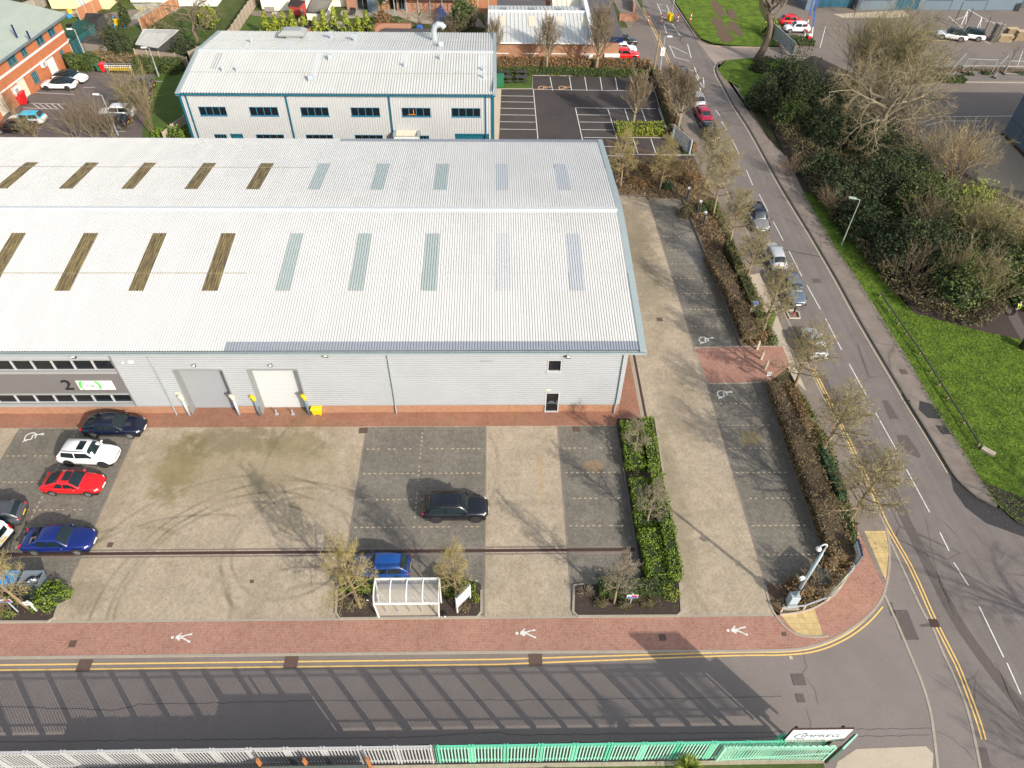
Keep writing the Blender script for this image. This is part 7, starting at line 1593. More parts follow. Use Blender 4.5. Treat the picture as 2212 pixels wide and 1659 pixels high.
for i, pts in enumerate(([(1850, 127), (1915, 135)], [(1915, 135), (1985, 136)], [(1985, 136), (2040, 137)], [(2044, 160), (2075, 126)], [(2078, 138), (2142, 140)], [(2146, 150), (2165, 130)], [(2168, 142), (2240, 145)])):
    A, B_ = at(pts[0][0], pts[0][1]+18), at(pts[1][0], pts[1][1]+18); t = thing('temporary_fence', 'grey mesh temporary fence panel on the plaza kerb, number '+('furthest left', 'second from left', 'third from left', 'angled panel in the middle', 'fifth from left', 'short angled panel at right', 'at the right frame edge')[i], 'fence panel', A, 0, 'temporary fence panels'); t['label'] = 'grey mesh temporary fence panel by the plaza kerb, '+('furthest left', 'second from left', 'third from left', 'angled one in the middle', 'fifth from left', 'short angled one at right', 'at the right frame edge')[i]
    F = (A.x, A.y, math.atan2(B_.y-A.y, B_.x-A.x)); L = (B_-A).length; q = MB()
    for u in (0, L): fbox(q, F, u-.03, u+.03, .05, 2., -.03, .03)
    for z in (.1, 1.97): fbox(q, F, 0, L, z-.03, z+.03, -.03, .03)
    q.build('frame', 'galv', t); q = MB(); u = .15
    while u < L: fbox(q, F, u-.006, u+.006, .1, 1.97, -.004, .004); u += .3
    q.build('mesh_wires', 'galv', t)
    for u in (0, L): q = MB(); x, y, _ = fp(F, u, 0, 0); q.obox((x, y, .06), (.25, .7, .12), F[2]); q.build('foot', 'rubber', t)
a = at(1745, 92); q = MB(); q.box(a.x-.25, a.x+.25, a.y-.2, a.y+.2, 0, 1.1); q.box(a.x-.3, a.x+.3, a.y-.25, a.y+.25, 1.1, 1.3, 1); solo(q, 'barrier_cabinet', ['red_plastic', 'white_paint'], 'red barrier cabinet with white top at the business park entrance', 'barrier')
q = MB(); p0 = a+Vector((-.8, 0, 1)); d = Vector(W(1758, -10, a.y))-p0; n = 12
for k in range(n): q.bar(p0+d*k/n, p0+d*(k+1)/n, .14, m=(k % 2 if k < 6 else 2))
solo(q, 'barrier_pole', ['white_paint', 'red_plastic', 'sign_blue'], 'raised striped barrier pole left of the red cabinet', 'barrier')
q = MB(); p0 = a+Vector((.6, .3, .2)); d = Vector(W(1764, -5, a.y))-p0
for k in range(n): q.bar(p0+d*k/n, p0+d*(k+1)/n, .14, m=(0 if k < 4 else 1))
solo(q, 'flag_pole', ['white_paint', 'sign_blue'], 'blue and white pole just right of the red barrier cabinet', 'pole')
for (bx, by, tx, ty, l) in ((1771, 103, 1783, 58, 'thin white pole right of the low hedge by the barrier'), (2198, 142, 2209, 110, 'thin white and blue pole at the right edge of the plaza')):
    a = at(bx, by); q = MB(); q.tube([a, W(tx, ty, a.y)], .06, 6); solo(q, 'slim_pole', 'white_paint', l, 'pole')
A, B_ = at(1665, 78), at(1712, 122); t = thing('mesh_gate', 'pale grey framed entrance gate beside the dark shrub', 'gate', A); F = (A.x, A.y, math.atan2(B_.y-A.y, B_.x-A.x)); L = (B_-A).length; q = MB()
for u in [L*i/4 for i in range(5)]: fbox(q, F, u-.06, u+.06, 0, 2., -.05, .05)
for z in (.2, 1.95): fbox(q, F, 0, L, z-.05, z+.05, -.05, .05)
for i in range(4): q.bar(fp(F, L*i/4, .2, 0), fp(F, L*(i+1)/4, 1.9, 0), .06)
q.build('frame', 'galv', t); q = MB(); fbox(q, F, .1, L-.1, .25, 1.9, -.01, .01); q.build('infill_sheet', 'sill_grey', t)
# garden bits
for px, py, c, l, s in ((208, 28, 'black_plastic', 'black water butt by the cream house', .5),): pass
for (q4, l) in (([(945, 30), (955, 22), (965, 40), (945, 66)], 'blue tarpaulin slung in the shrubs behind the unfinished house'), ([(895, 80), (905, 60), (915, 66), (905, 90)], 'narrow blue tarpaulin scrap in the overgrown garden'), ([(925, 124), (935, 117), (955, 119), (950, 126)], 'blue tarpaulin lying near the warehouse roof edge')):
    pts = [at(x, y) for x, y in q4]; q = MB(); n = 6; vs = []
    for i in range(n+1):
        for j in range(n+1):
            a = pts[0].lerp(pts[1], i/n); b_ = pts[3].lerp(pts[2], i/n); p = a.lerp(b_, j/n); vs.append((p.x, p.y, .5+.5*rnd.random()))
    q.add(vs, [(i*(n+1)+j, i*(n+1)+j+1, (i+1)*(n+1)+j+1, (i+1)*(n+1)+j) for i in range(n) for j in range(n)]); solo(q, 'tarpaulin', 'blue_tarp', l, 'tarpaulin')
a = at(1225*.1709*1.0+378+0, 38); a = at(598, 52); q = MB(); q.cyl(a, .05, 1.6, 6); q.box(a.x-.35, a.x+.35, a.y-.3, a.y+.3, 1.6, 1.75); solo(q, 'bird_table', 'pale_post', 'wooden bird table on the lawn of the ivory house', 'bird table')
a = at(583, 29); q = MB(); q.box(a.x-.8, a.x+.8, a.y-.3, a.y+.3, .4, .47); q.box(a.x-.8, a.x+.8, a.y+.25, a.y+.32, .47, .95)
for x in (-.7, .7): q.box(a.x+x-.05, a.x+x+.05, a.y-.28, a.y+.28, 0, .4)
solo(q, 'garden_bench', 'grey_wood', 'grey slatted bench against the ivory house wall', 'bench')
a = at(720, 20+3); q = MB(); q.cyl(a, .04, 2., 6); q.loft([[(a.x+r*math.cos(t_), a.y+r*math.sin(t_), z) for t_ in [2*PI*i/8 for i in range(8)]] for r, z in ((1., 1.9), (.1, 2.4))], 1); solo(q, 'patio_parasol', ['galv', 'yellow_plastic'], 'amber patio parasol outside the ivory house', 'parasol')
a = at(762, 31); q = MB(); q.box(a.x-.5, a.x+.5, a.y-.9, a.y+.5, .35, .42); q.obox((a.x, a.y+.7, .6), (1., .08, .6), 0, rx=.5)
for x in (-.4, .4): q.box(a.x+x-.03, a.x+x+.03, a.y-.8, a.y-.7, 0, .35)
solo(q, 'sun_lounger', 'dark_wood', 'dark sun lounger on the slabbed patio', 'lounger')
for i in range(6): 
    a = at(1340+8*i, 86+7*i) if 0 else None
# garden plant pots and clutter by the cream house
for px, py, mt, l in ((112+2, 28, 'black_plastic', 'black garden composter at the cream house corner'), (150, 38, 'blue_bag', 'blue tub by the cream house steps'), (151, 58+0, 'black_plastic', 'dark plant tub on the gravel'), (152+0, 28, 'plate_yellow', 'yellow toy by the cream house wall')):
    a = at(px, py); q = MB(); q.cyl(a, .35, .5, 10, r2=.42); solo(q, 'garden_tub', mt, l, 'tub')
a = at(262, 60); t = thing('play_frame', 'yellow and blue childrens play frame behind the sheds', 'play equipment', a); q = MB(); q.obox((a.x, a.y, .9), (1.6, .08, 1.2), .3, rx=.4); q.build('slide', 'yellow_plastic', t); q = MB()
for x in (-.8, .8): q.bar((a.x+x, a.y-.4, 0), (a.x+x, a.y+.3, 1.7), .08)
q.build('frame', 'blue_bag', t)
# ================================================================ vegetation
DY = P
def tree_parts(name, lab, cat, c, trunk_pts, trunk_rad, bark, crown_fn, crown_mats, group=None):
    t = thing(name, lab, cat, c, 0, group); q = MB(); q.tube(trunk_pts, trunk_rad, 8); q.build('trunk', bark, t, smooth=True)
    q = MB(); crown_fn(q); q.build('crown', crown_mats, t); return t
def street_proto(seed, style):
    rnd.seed(seed); t = thing('street_tree', 'x', 'tree', (0, 0, 0)); Hh = 7.
    lean = Vector((rnd.uniform(-.03, .03), rnd.uniform(-.03, .03), 1))
    n = 8; pts = [Vector((0, 0, 0))]
    for i in range(n): pts.append(pts[-1]+Vector((rnd.gauss(0, .05), rnd.gauss(0, .05), .78 if style != 'fast' else .85)))
    cut = 3
    rad = [.15-.012*i for i in range(len(pts))]
    q = MB(); q.tube(pts[:cut+1], rad[:cut+1], 8); q.build('trunk', {'gold': 'bark_tan', 'grey': 'bark_tan', 'olive': 'bark_tan', 'fast': 'bark_pale'}[style], t, smooth=True)
    q = MB(); q.tube(pts[cut:], rad[cut:], 5, 0, cap=False)
    if style == 'fast':
        spec = [None, (5, .05, .22, 10, .42, .38, .15), (3, .08, .16, 7, .5, .45, .15), (2, .1, .1, 0, 0, 0, 0)]
        nl = 34; ang0 = .75; LL = 3.6
    elif style == 'grey':
        spec = [None, (4, .16, .08, 9, .5, .8, .2), (3, .2, .05, 9, .55, .8, .15), (2, .22, .04, 0, 0, 0, 0)]
        nl = 20; ang0 = 1.25; LL = 2.4
    else:
        spec = [None, (4, .15, .05, 10, .5, .8, .2), (3, .2, .03, 10, .55, .85, .15), (2, .22, .02, 0, 0, 0, 0)]
        nl = 26; ang0 = 1.35; LL = 2.6
    for k in range(nl):
        f = (cut-.6)+(n-cut+.3)*k/nl; i = min(int(f), n-1); p = pts[i].lerp(pts[i+1], f-i); a = k*2.4+rnd.uniform(-.4, .4); e = ang0*rnd.uniform(.75, 1.15)*(1-.35*k/nl)
        d = Vector((math.cos(a)*math.sin(e), math.sin(a)*math.sin(e), math.cos(e)+.1)).normalized()
        grow(q, p, d, LL*(1-.45*k/nl)*rnd.uniform(.8, 1.15), .055-.02*k/nl, 1, spec)
    q.build('crown', [{'gold': 'bark_tan', 'grey': 'bark_pale', 'olive': 'bark_tan', 'fast': 'bark_pale'}[style], {'gold': 'twig_gold', 'grey': 'twig_grey', 'olive': 'twig_olive', 'fast': 'twig_brown'}[style]], t)
    return t
PR = {k: street_proto(s, st) for k, s, st in (('o1', 3, 'olive'), ('o2', 8, 'olive'), ('g1', 5, 'gold'), ('y1', 11, 'grey'), ('f1', 13, 'fast'))}
used = set()
def plant(kind, lab, bx, by, tx, ty, rpx, group):
    a = P(bx, by); h = W(tx, ty, a[1])[2]; Z = a[1]*.688+(H_-h*.6)*.725; r = rpx*Z/F_
    base_r = {'f': 1.4, 'y': 1.95}.get(kind[0], 2.15)
    s = (r/base_r, r/base_r, h/(8.1 if kind[0] == 'f' else 7.2)); rz = rnd.random()*6
    if kind not in used:
        used.add(kind); t = PR[kind]; t.location = a; t.rotation_euler = (0, 0, rz); t.scale = s; tag(t, lab, 'tree', group)
    else: copy_tree(PR[kind], a, rz, s, lab, group)
RGp = 'bare young trees along the roadside path'
for k, lab, *v in (('g1', 'small gold-twigged tree nearest the warehouse back corner', 1340, 405, 1350, 275, 31), ('g1', 'gold-twigged tree in the shrub bed, right of the warehouse corner tree', 1423, 415, 1445, 283, 32),
    ('o1', 'tall bare roadside tree left of the black car, topmost of the row', 1521, 407, 1555, 262, 44), ('o2', 'bare roadside tree second down the row', 1540, 465, 1572, 305, 44), ('o1', 'bare roadside tree beside the grey parked sport utility car', 1573, 536, 1600, 400, 42), ('o2', 'bare roadside tree beside the silver saloon', 1612, 603, 1640, 490, 42),
    ('o1', 'bare roadside tree next to the service cabinet', 1644, 723, 1672, 565, 50), ('o2', 'bare tree overhanging the silver compact hatchback by the red crossing', 1714, 842, 1755, 700, 62), ('o1', 'bare tree over the double yellow lines, second from the road corner', 1770, 989, 1830, 832, 68), ('o2', 'largest bare tree nearest the road corner', 1831, 1129, 1897, 975, 80)): plant(k, lab, *v, RGp)
for k, lab, *v in (('y1', 'small grey bare tree at the far end of the clipped hedge island', 1367, 989, 1378, 900, 30), ('y1', 'grey bare tree halfway down the clipped hedge island', 1396, 1134, 1418, 1030, 40), ('y1', 'grey bare tree beside the car park sign in the island bed', 1325, 1305, 1352, 1188, 40)): plant(k, lab, *v, 'grey bare trees of the hedge island')
for k, lab, *v in (('g1', 'gold-twigged tree left of the cycle shelter, over the blue hatchback', 779, 1313, 765, 1168, 58), ('g1', 'gold-twigged tree behind the white estate sign', 985, 1300, 1000, 1178, 40), ('g1', 'gold-twigged tree at the lower left beside the dumpsters', 64, 1315, 18, 1175, 52)): plant(k, lab, *v, 'gold-twigged trees of the front beds')
for k, lab, *v in (('f1', 'upright bare tree left of the brick unit, by the warehouse roof edge', 1068, 148, 1079, 42, 22), ('f1', 'upright bare tree before the middle of the brick wall', 1180, 156, 1182, 36, 27), ('f1', 'upright bare tree beside the tall white cabinet', 1289, 157, 1296, 14, 36), ('f1', 'upright bare tree in the yellow-green car park bed', 1368, 276, 1375, 158, 32), ('f1', 'upright bare tree beside the palisade gate', 1465, 281, 1474, 158, 38), ('f1', 'upright bare tree on the verge behind the parked dark blue car', 1440, 222, 1446, 138, 30)): plant(k, lab, *v, 'upright bare trees round the dark car park')
for p in PR.values(): assert p.get('label') != 'x', p.name
# -- hedges
HG = ['hedge_core', 'leaf_box', 'bark']
hedge([(10.75, 37.7), (10.75, 33.2)], 1.5, .95, 'hedge', HG, 'bright clipped box hedge block at the far end of the island', dens=140, zb=.05)
hedge([(12.15, 37.8), (12.1, 33.2)], .95, 1.25, 'hedge', HG, 'narrow clipped hedge along the drive, far half of the island', dens=140, zb=.05)
hedge([(12.15, 32.2), (12.15, 23.8)], 1.0, 1.3, 'hedge', HG, 'narrow clipped hedge along the drive, near half of the island', dens=140, zb=.05)
hedge([(10.85, 27.5), (10.95, 23.9)], 1.5, 1.05, 'hedge', HG, 'rounded clipped hedge block at the near end of the island', dens=160, zb=.05)
hedge([(10.75, 32.1), (10.8, 27.9)], 1.45, .75, 'hedge', HG, 'looser clipped hedge block round the middle island tree', dens=140, zb=.05)
bush((10.7, 32.6, .05), .6, .5, .6, 'shrub', ['brown_core', 'leaf_mixed', 'twig_grey'], 'straggly half bare shrub in the island gap', n=160, twigs=30)
hedge([(6.9, 23.2), (12.0, 23.2)], 1.15, .9, 'hedge', ['hedge_core', 'leaf_mid', 'bark'], 'dark green hedge across the near end of the island', dens=130, zb=.05)
bush((11.6, 22.9, .05), .7, .6, 1.0, 'shrub', ['hedge_core', 'leaf_lime', 'bark'], 'yellow variegated shrub at the island corner', n=420, leaf=.12)
for i, (x, y) in enumerate(((7., 22.3), (8.6, 22.2), (10.1, 22.3), (9.4, 22.7))): bush((x, y, .05), .65, .4, .45, 'low_shrub', ['brown_core', 'leaf_mixed', 'twig_grey'], ('low mixed shrub at the left of the island front bed', 'low mixed shrub right of the car park sign post', 'low mixed shrub towards the right island kerb', 'low mixed shrub against the dark green island hedge')[i], n=260, leaf=.1, twigs=14)
bush((5.95, 23.0, .05), .65, .5, .75, 'pruned_shrub', ['brown_core', 'leaf_beech_dull', 'twig_grey'], 'pale pruned leafless shrub at the island left corner', n=40, leaf=.08, twigs=70, core=.3)
bush((-29.8, 23.1, .05), 1.5, 1.1, 1.1, 'rounded_shrub', HG, 'large rounded bright green shrub at lower left by the dumpsters', n=1500, leaf=.13); bush((-31.6, 23.3, .05), 1.1, .7, .8, 'rounded_shrub', HG, 'green shrub behind the lower left car park sign', n=700, leaf=.13); bush((-32., 22.0, .05), .5, .35, .4, 'low_shrub', HG, 'small yellow-green plant in the lower left bed', n=160, leaf=.1)
hedge([(-10.5, 23.6), (-8.1, 23.6)], .8, .9, 'hedge', ['hedge_core', 'leaf_box', 'bark'], 'short hedge between blue hatchback and cycle shelter', dens=120); hedge([(-3.5, 23.2), (-1.5, 23.3)], .9, .95, 'hedge', HG, 'short hedge right of the cycle shelter', dens=120)
bush((-2.3, 22.1, .05), .6, .4, .4, 'low_shrub', ['brown_core', 'leaf_beech_dull', 'twig_brown'], 'withered brown plants under the white estate sign', n=150, leaf=.1, twigs=25); bush((-1.5, 22.7, .05), .4, .35, .6, 'low_shrub', ['hedge_core', 'leaf_lime', 'bark'], 'bright small shrub right of the white estate sign', n=160, leaf=.1)
BH = ['brown_core', 'leaf_beech', 'twig_brown']; BD = ['brown_core', 'leaf_beech_dull', 'twig_brown']
hedge([(22.35, 60.5), (23.2, 54), (23.4, 48)], 1.8, 1.1, 'beech_hedge', BD, 'long brown winter hedge beside the upper grey parking strip', dens=90, leaf=.13, twigs=110)
hedge([(24.15, 41.8), (24.15, 33), (24.1, 25.2)], 1.9, 1.15, 'beech_hedge', BD, 'long brown winter hedge beside the lower grey parking strip', dens=95, leaf=.12, twigs=130)
hedge([(24.9, 41.5), (25.1, 37)], .8, 1.3, 'beech_hedge', BH, 'russet leaved hedge piece between the crossing and footpath', dens=110, leaf=.14, twigs=10)
hedge([(25.55, 34.8), (25.75, 30.3)], .8, 1.2, 'laurel_hedge', ['hedge_core', 'leaf_laurel', 'bark'], 'dark glossy laurel hedge under the roadside trees', dens=150, leaf=.14)
hedge([(25.2, 29.3), (25.3, 25.6)], .7, 1.0, 'hedge', ['hedge_core', 'leaf_mid', 'bark'], 'green hedge strip beside the corner footway', dens=110)
hedge([(24.3, 62), (24.5, 55), (24.55, 50)], .9, 1.4, 'ivy_hedge', ['hedge_core', 'leaf_mixed', 'twig_brown'], 'mixed ivy hedge between footpath and brown hedge, upper road', dens=100, leaf=.16, twigs=12)
for i, (px, py, r, h, mt, l) in enumerate(((1480, 505-40, 1.2, 1.3, 'leaf_mixed', 'mixed shrub by the lowest charging post'), (1440, 405, .9, .9, 'leaf_laurel', 'dark green rounded shrub between two charging posts and bed tree'), (1380, 395, 1.6, .9, 'leaf_beech', 'russet shrub mass left in the bed behind the yard'), (1410, 372, 1.5, 1.1, 'leaf_beech', 'russet shrub mass centre of the bed behind the yard'), (1460, 380, 1.7, 1.2, 'leaf_beech', 'russet shrub mass right of the bed behind the yard'), (1350, 365, 1.3, 1.1, 'leaf_beech_dull', 'dull brown shrub beside the warehouse back corner'), (1495, 400, 1.4, 1.4, 'leaf_beech', 'tall russet shrub beside the footpath bend'), (1520, 455, 1., 1.2, 'leaf_mid', 'green shrub beside the second roadside tree'),
        (1645, 735, 1.0, .9, 'leaf_beech', 'russet shrub at the crossing end of the bed'), (1625, 710, .9, .8, 'leaf_mixed', 'mixed shrub under the solar ticket machine'), (1660, 738, .8, .7, 'leaf_mid', 'green shrub at the footpath corner of the crossing'), (1724, 1275, 1.1, 1.1, 'leaf_beech', 'russet shrub right of the camera mast'), (1745, 1255, .8, 1.0, 'leaf_beech_dull', 'brown twiggy shrub behind the yellow banner'), (1790, 1215, .9, .9, 'leaf_beech', 'russet shrub behind the white notice board'), (1702, 1300, .5, .35, 'leaf_mixed', 'tiny plant beside the camera mast base'))):
    a = P(px, py); bush((a[0], a[1], 0), r, r*.8, h, 'shrub', ['brown_core' if 'beech' in mt or 'mixed' in mt else 'hedge_core', mt, 'twig_brown'], l, n=int(420*r*r), leaf=.15, twigs=int(22*r))
# bare grey shrub by the banner
def multistem(lab, c, r, h, n, mats, seed, name='bare_shrub', spec=None, up=.05, cat='shrub', group=None, rad=.03, spread=1.):
    rnd.seed(seed); q = MB(); spec = spec or [None, (4, .07, up, 7, .5, .45, .2), (3, .12, up, 5, .5, .5, .2), (2, .12, up, 0, 0, 0, 0)]
    for i in range(n):
        a = 2*PI*i/n+rnd.random(); e = rnd.uniform(.05, .95)*spread; d = Vector((math.cos(a)*math.sin(e)*r/h*1.2, math.sin(a)*math.sin(e)*r/h*1.2, math.cos(e))).normalized()
        grow(q, Vector(c)+Vector((rnd.uniform(-.15, .15)*r, rnd.uniform(-.15, .15)*r, 0)), d, h*rnd.uniform(.75, 1.05), rad, 1, spec)
    return solo(q, name, mats, lab, cat, group)
a = P(1752, 1278); multistem('pale grey leafless shrub beside the camera mast and banner', (a[0], a[1], 0), 1.3, 2.3, 9, ['bark_pale', 'twig_grey'], 4, rad=.03)
# hedges round the dark car park
hedge(G([(1024, 163), (1160, 160), (1290, 163), (1400, 166)]), 1.0, 1.0, 'hedge', ['hedge_core', 'leaf_mid', 'bark'], 'low green hedge along the back of the dark car park', dens=50, leaf=.22)
hedge(G([(1030, 147), (1180, 148), (1290, 150), (1400, 154)]), 1.3, 1.6, 'beech_hedge', BH, 'tall russet hedge before the brick unit', dens=45, leaf=.24, twigs=6)
hedge(G([(1408, 160), (1440, 235), (1455, 275)]), 1.0, 1.5, 'beech_hedge', BD, 'brown hedge between the dark car park and roadside trees', dens=45, leaf=.22, twigs=6)
hedge(G([(1330, 285), (1432, 286)]), 2.3, 1.0, 'hedge', ['hedge_core', 'leaf_lime', 'bark'], 'wide yellow-green hedge filling the car park bed', dens=70, leaf=.2)
hedge(G([(1450, 285), (1485, 318), (1498, 330)]), .8, 1.1, 'beech_hedge', BH, 'russet hedge behind the palisade gate', dens=60, leaf=.2)
hedge(G([(1330, 357), (1400, 360), (1475, 362)]), .6, .8, 'beech_hedge', BD, 'thin bare hedge row between the dark car park and shrub bed', dens=60, leaf=.16, twigs=14)
hedge(G([(150, 150), (180, 143), (207, 150)]), 3.0, 1.7, 'clipped_hedge', ['hedge_core', 'leaf_mid', 'bark'], 'big rounded clipped hedge at the end of the brick office', dens=60, leaf=.24)
hedge(G([(298, 150), (345, 152), (392, 155)]), 2.4, 1.6, 'clipped_hedge', ['hedge_core', 'leaf_mid', 'bark'], 'clipped hedge right of the ladders, by the side lawn', dens=60, leaf=.24)
hedge(G([(205, 128), (250, 134), (298, 140)]), 2.6, 1.0, 'beech_hedge', BD, 'brown bramble bank between the two clipped hedges', dens=40, leaf=.25, twigs=10)
# garden plants
for i in range(11):
    px = 575+i*22+rnd.uniform(-4, 4); a = P(px, 76+rnd.uniform(-1, 3)); q = MB(); c = (a[0], a[1], 0); h = rnd.uniform(2.6, 4.)
    n = 260; zz = rng.random(n)**.8*h; rr = (1-zz/h)*1.2+.15; th = rng.random(n)*2*PI; pts_ = np.stack([c[0]+rr*np.cos(th)*(.6+.4*rng.random(n)), c[1]+rr*np.sin(th)*(.6+.4*rng.random(n)), zz+.2], 1)
    nr = np.stack([np.cos(th), np.sin(th), np.full(n, .8)], 1); q.np_quads(leafq(pts_, .55, nr, .8, asp=.35), 1); q.cyl(c, .7, h*.6, 8, 0, r2=.15)
    solo(q, 'golden_conifer', ['hedge_core', 'leaf_lime', 'bark'], 'feathery yellow-green conifer in the row behind the second warehouse', 'conifer', 'golden conifers behind the second warehouse')
def blob_tree(name, lab, px, py, r, h, mt, n, leaf=.4, cat='tree', bark='bark_dark', twig='twig_brown', lobes=5, group=None, pos=None, clear=.15):
    a = pos or P(px, py); t = thing(name, lab, cat, a, 0, group); q = MB(); q.tube([a, (a[0], a[1], h*.6)], [.2, .1], 7); q.build('trunk', bark, t); q = MB()
    for k in range(lobes):
        an = 2*PI*k/max(lobes-1, 1)+rnd.random(); o = 0 if k == 0 else r*.5; hh = h*(1. if k == 0 else rnd.uniform(.55, .85)); cz = h*clear
        rr = r*(.62 if lobes > 1 else 1.)*rnd.uniform(.85, 1.15)
        bush((a[0]+o*math.cos(an), a[1]+o*math.sin(an), cz), rr, rr, hh-cz, '', None, '', n=int(n/lobes), leaf=leaf, amp=.3, twigs=6, core=.62, build=False, mb=q)
    q.build('crown', ['hedge_core' if 'beech' not in mt else 'brown_core', mt, twig], t); return t
blob_tree('garden_tree', 'dark conifer between the felt roofed shed and the tin roofed shed', 262, 118, 2.0, 5.5, 'leaf_dark', 1500, .3); blob_tree('garden_tree', 'dark evergreen shrub below the bare garden tree, beside the warehouse gable', 405, 118, 2.6, 2.6, 'leaf_dark', 1300, .3)
blob_tree('garden_tree', 'ivy covered slim garden tree amid the patios', 277, 62, .9, 6., 'leaf_mid', 700, .25); blob_tree('garden_tree', 'yellow-green conifer against the long weathered fence', 452, 60, 1.8, 4., 'leaf_lime', 900, .35)
blob_tree('garden_tree', 'tall green conifer behind the tarpaulin, right of the unfinished house', 1000, 60, 2.6, 6., 'leaf_mid', 1600, .35); blob_tree('garden_tree', 'reddish pampas-like shrub beside the cordyline palm', 828, 48, 1.6, 2.2, 'leaf_beech', 800, .3)
blob_tree('garden_shrub', 'dark rounded shrub beside the red shed', 635, 50, 1.4, 1.6, 'leaf_dark', 500, .22, cat='bush'); blob_tree('garden_tree', 'dark bushes at the top left frame corner', 22, 18, 4., 3.5, 'leaf_bramble', 1200, .35)
a = P(826, 40); palm('spiky green cordyline palm outside the brick extension', a, 1.7, 130, 2.2, ('leaf_mid', 'bark'), 'cordyline_palm'); a = P(802, 62); palm('smaller cordyline palm by the tiled store', a, 1.5, 110, .8, ('leaf_mid', 'bark'), 'cordyline_palm')
def bare_tree(name, lab, c, h, spread, mats, seed, nl=9, rad=.28, clear=.25, wob=.16, fine=(7, 6, 5), group=None, up=.03, LL=.6):
    rnd.seed(seed); t = thing(name, lab, 'tree', c, 0, group); n = 6; pts = [Vector(c)]
    for i in range(n): pts.append(pts[-1]+Vector((rnd.gauss(0, .03)*h, rnd.gauss(0, .03)*h, h*.62/n)))
    radl = [rad*(1-.11*i) for i in range(n+1)]; k0 = max(1, int(n*clear*1.5)); q = MB(); q.tube(pts[:k0+1], radl[:k0+1], 9); q.build('trunk', mats[0], t, smooth=True)
    q = MB(); q.tube(pts[k0:], radl[k0:], 7, 0, cap=False)
    spec = [None, (6, wob, up, fine[0], .5, .8, .2), (4, wob*1.2, up, fine[1], .5, .8, .15), (3, wob*1.2, up, fine[2], .5, .8, .1), (2, wob, up, 0, 0, 0, 0)]
    for k in range(nl):
        f = k0-.5+(n-k0+.4)*k/nl; i = max(0, min(int(f), n-1)); p = pts[i].lerp(pts[i+1], f-i); a = k*2.4+rnd.uniform(-.5, .5); e = rnd.uniform(.75, 1.25)*(1-.3*k/nl)*spread
        grow(q, p, Vector((math.cos(a)*math.sin(e), math.sin(a)*math.sin(e), math.cos(e))).normalized(), h*LL*rnd.uniform(.8, 1.15)*(1-.25*k/nl), rad*.33, 1, spec)
    q.build('crown', mats, t); return t
a = P(425, 98); bare_tree('garden_tree', 'big crooked bare tree with lichened branches in the gardens', a, 9, 1.15, ['bark', 'twig_lichen'], 21, nl=10, rad=.3, wob=.25, fine=(6, 5, 4))
a = P(330, 75); bare_tree('garden_tree', 'bare yellowish tree above the tin roofed shed', a, 5.5, 1.1, ['bark_tan', 'twig_gold'], 22, nl=8, rad=.14, wob=.25, fine=(5, 5, 3))
a = P(232, 112); bare_tree('garden_tree', 'grey leafless shrub tree over the felt roofed shed', a, 4.2, 1.1, ['bark', 'twig_grey'], 23, nl=8, rad=.1, wob=.2, fine=(5, 5, 3))
for i, (px, py, h, mt) in enumerate(((905, 66, 4.5, 'twig_lichen'), (950, 76, 5, 'twig_brown'), (985, 84, 4.5, 'twig_lichen'), (1030, 72, 5, 'twig_brown'), (880, 78, 3.5, 'twig_straw'))):
    a = P(px, py); bare_tree('garden_tree', 'bare overgrown garden tree behind the second warehouse, '+('below the scaffolding', 'beside the blue tarpaulin', 'in front of the tall conifer', 'beside the white ribbed roof', 'above the flat roofed store')[i], a, h, 1.15, ['bark', mt], 30+i, nl=8, rad=.12, wob=.24, fine=(5, 5, 3))
for i, (px, py, r) in enumerate(((930, 96, 2.2), (975, 105, 2.4), (1020, 110, 2.2), (895, 100, 1.6), (960, 80, 2.))): a = P(px, py); bush((a[0], a[1], 0), r, r, 1.6, 'bramble_bush', ['brown_core', ('leaf_bramble', 'leaf_mixed')[i % 2], 'twig_brown'], 'tangled bramble bush in the overgrown garden, '+('left centre', 'front centre', 'beside the brick unit', 'nearest the flat store', 'highest up')[i], n=700, leaf=.25, twigs=60)
# office car park bushes
for i, (px, py, r, h, n, m_) in enumerate(((205, 296, 3.6, 5., 20, 'twig_brown'), (245, 300, 3.4, 4.6, 16, 'twig_brown'), (165, 300, 3., 4., 14, 'twig_brown'), (285, 262, 1.5, 5.6, 9, 'twig_gold'), (330, 285, 2.2, 6.5, 12, 'twig_olive'), (320, 255, 1.6, 6.8, 9, 'twig_gold'), (75, 298, 2.2, 3.2, 14, 'twig_olive'), (40, 262, 1.2, 4., 7, 'twig_brown'))):
    a = P(px, py); multistem(('wide bare bush in front of the white crossover', 'bare multi-stemmed bush beside the car park lamp post', 'low bare bush left of the lamp post bushes', 'gold-twigged slender bush before the dark blue car', 'olive-twigged tall bush at the lawn edge', 'gold-twigged tall bush beside the dark sport utility car', 'olive bare bush over the black car at the left', 'thin bare bush against the office garage door')[i], (a[0], a[1], 0), r, h, n, ['bark_pale' if i < 3 else 'bark_tan', m_], 50+i, rad=.035)
a = P(385, 300); bush((a[0], a[1], 0), 1.4, 1., 1.8, 'shrub', ['hedge_core', 'leaf_box', 'bark'], 'green shrub at the near corner of the second warehouse', n=500, leaf=.25); a = P(345, 295); bush((a[0], a[1], 0), 1., .8, 1.2, 'shrub', ['hedge_core', 'leaf_box', 'bark'], 'green shrub beneath the olive-twigged bush', n=300, leaf=.25)
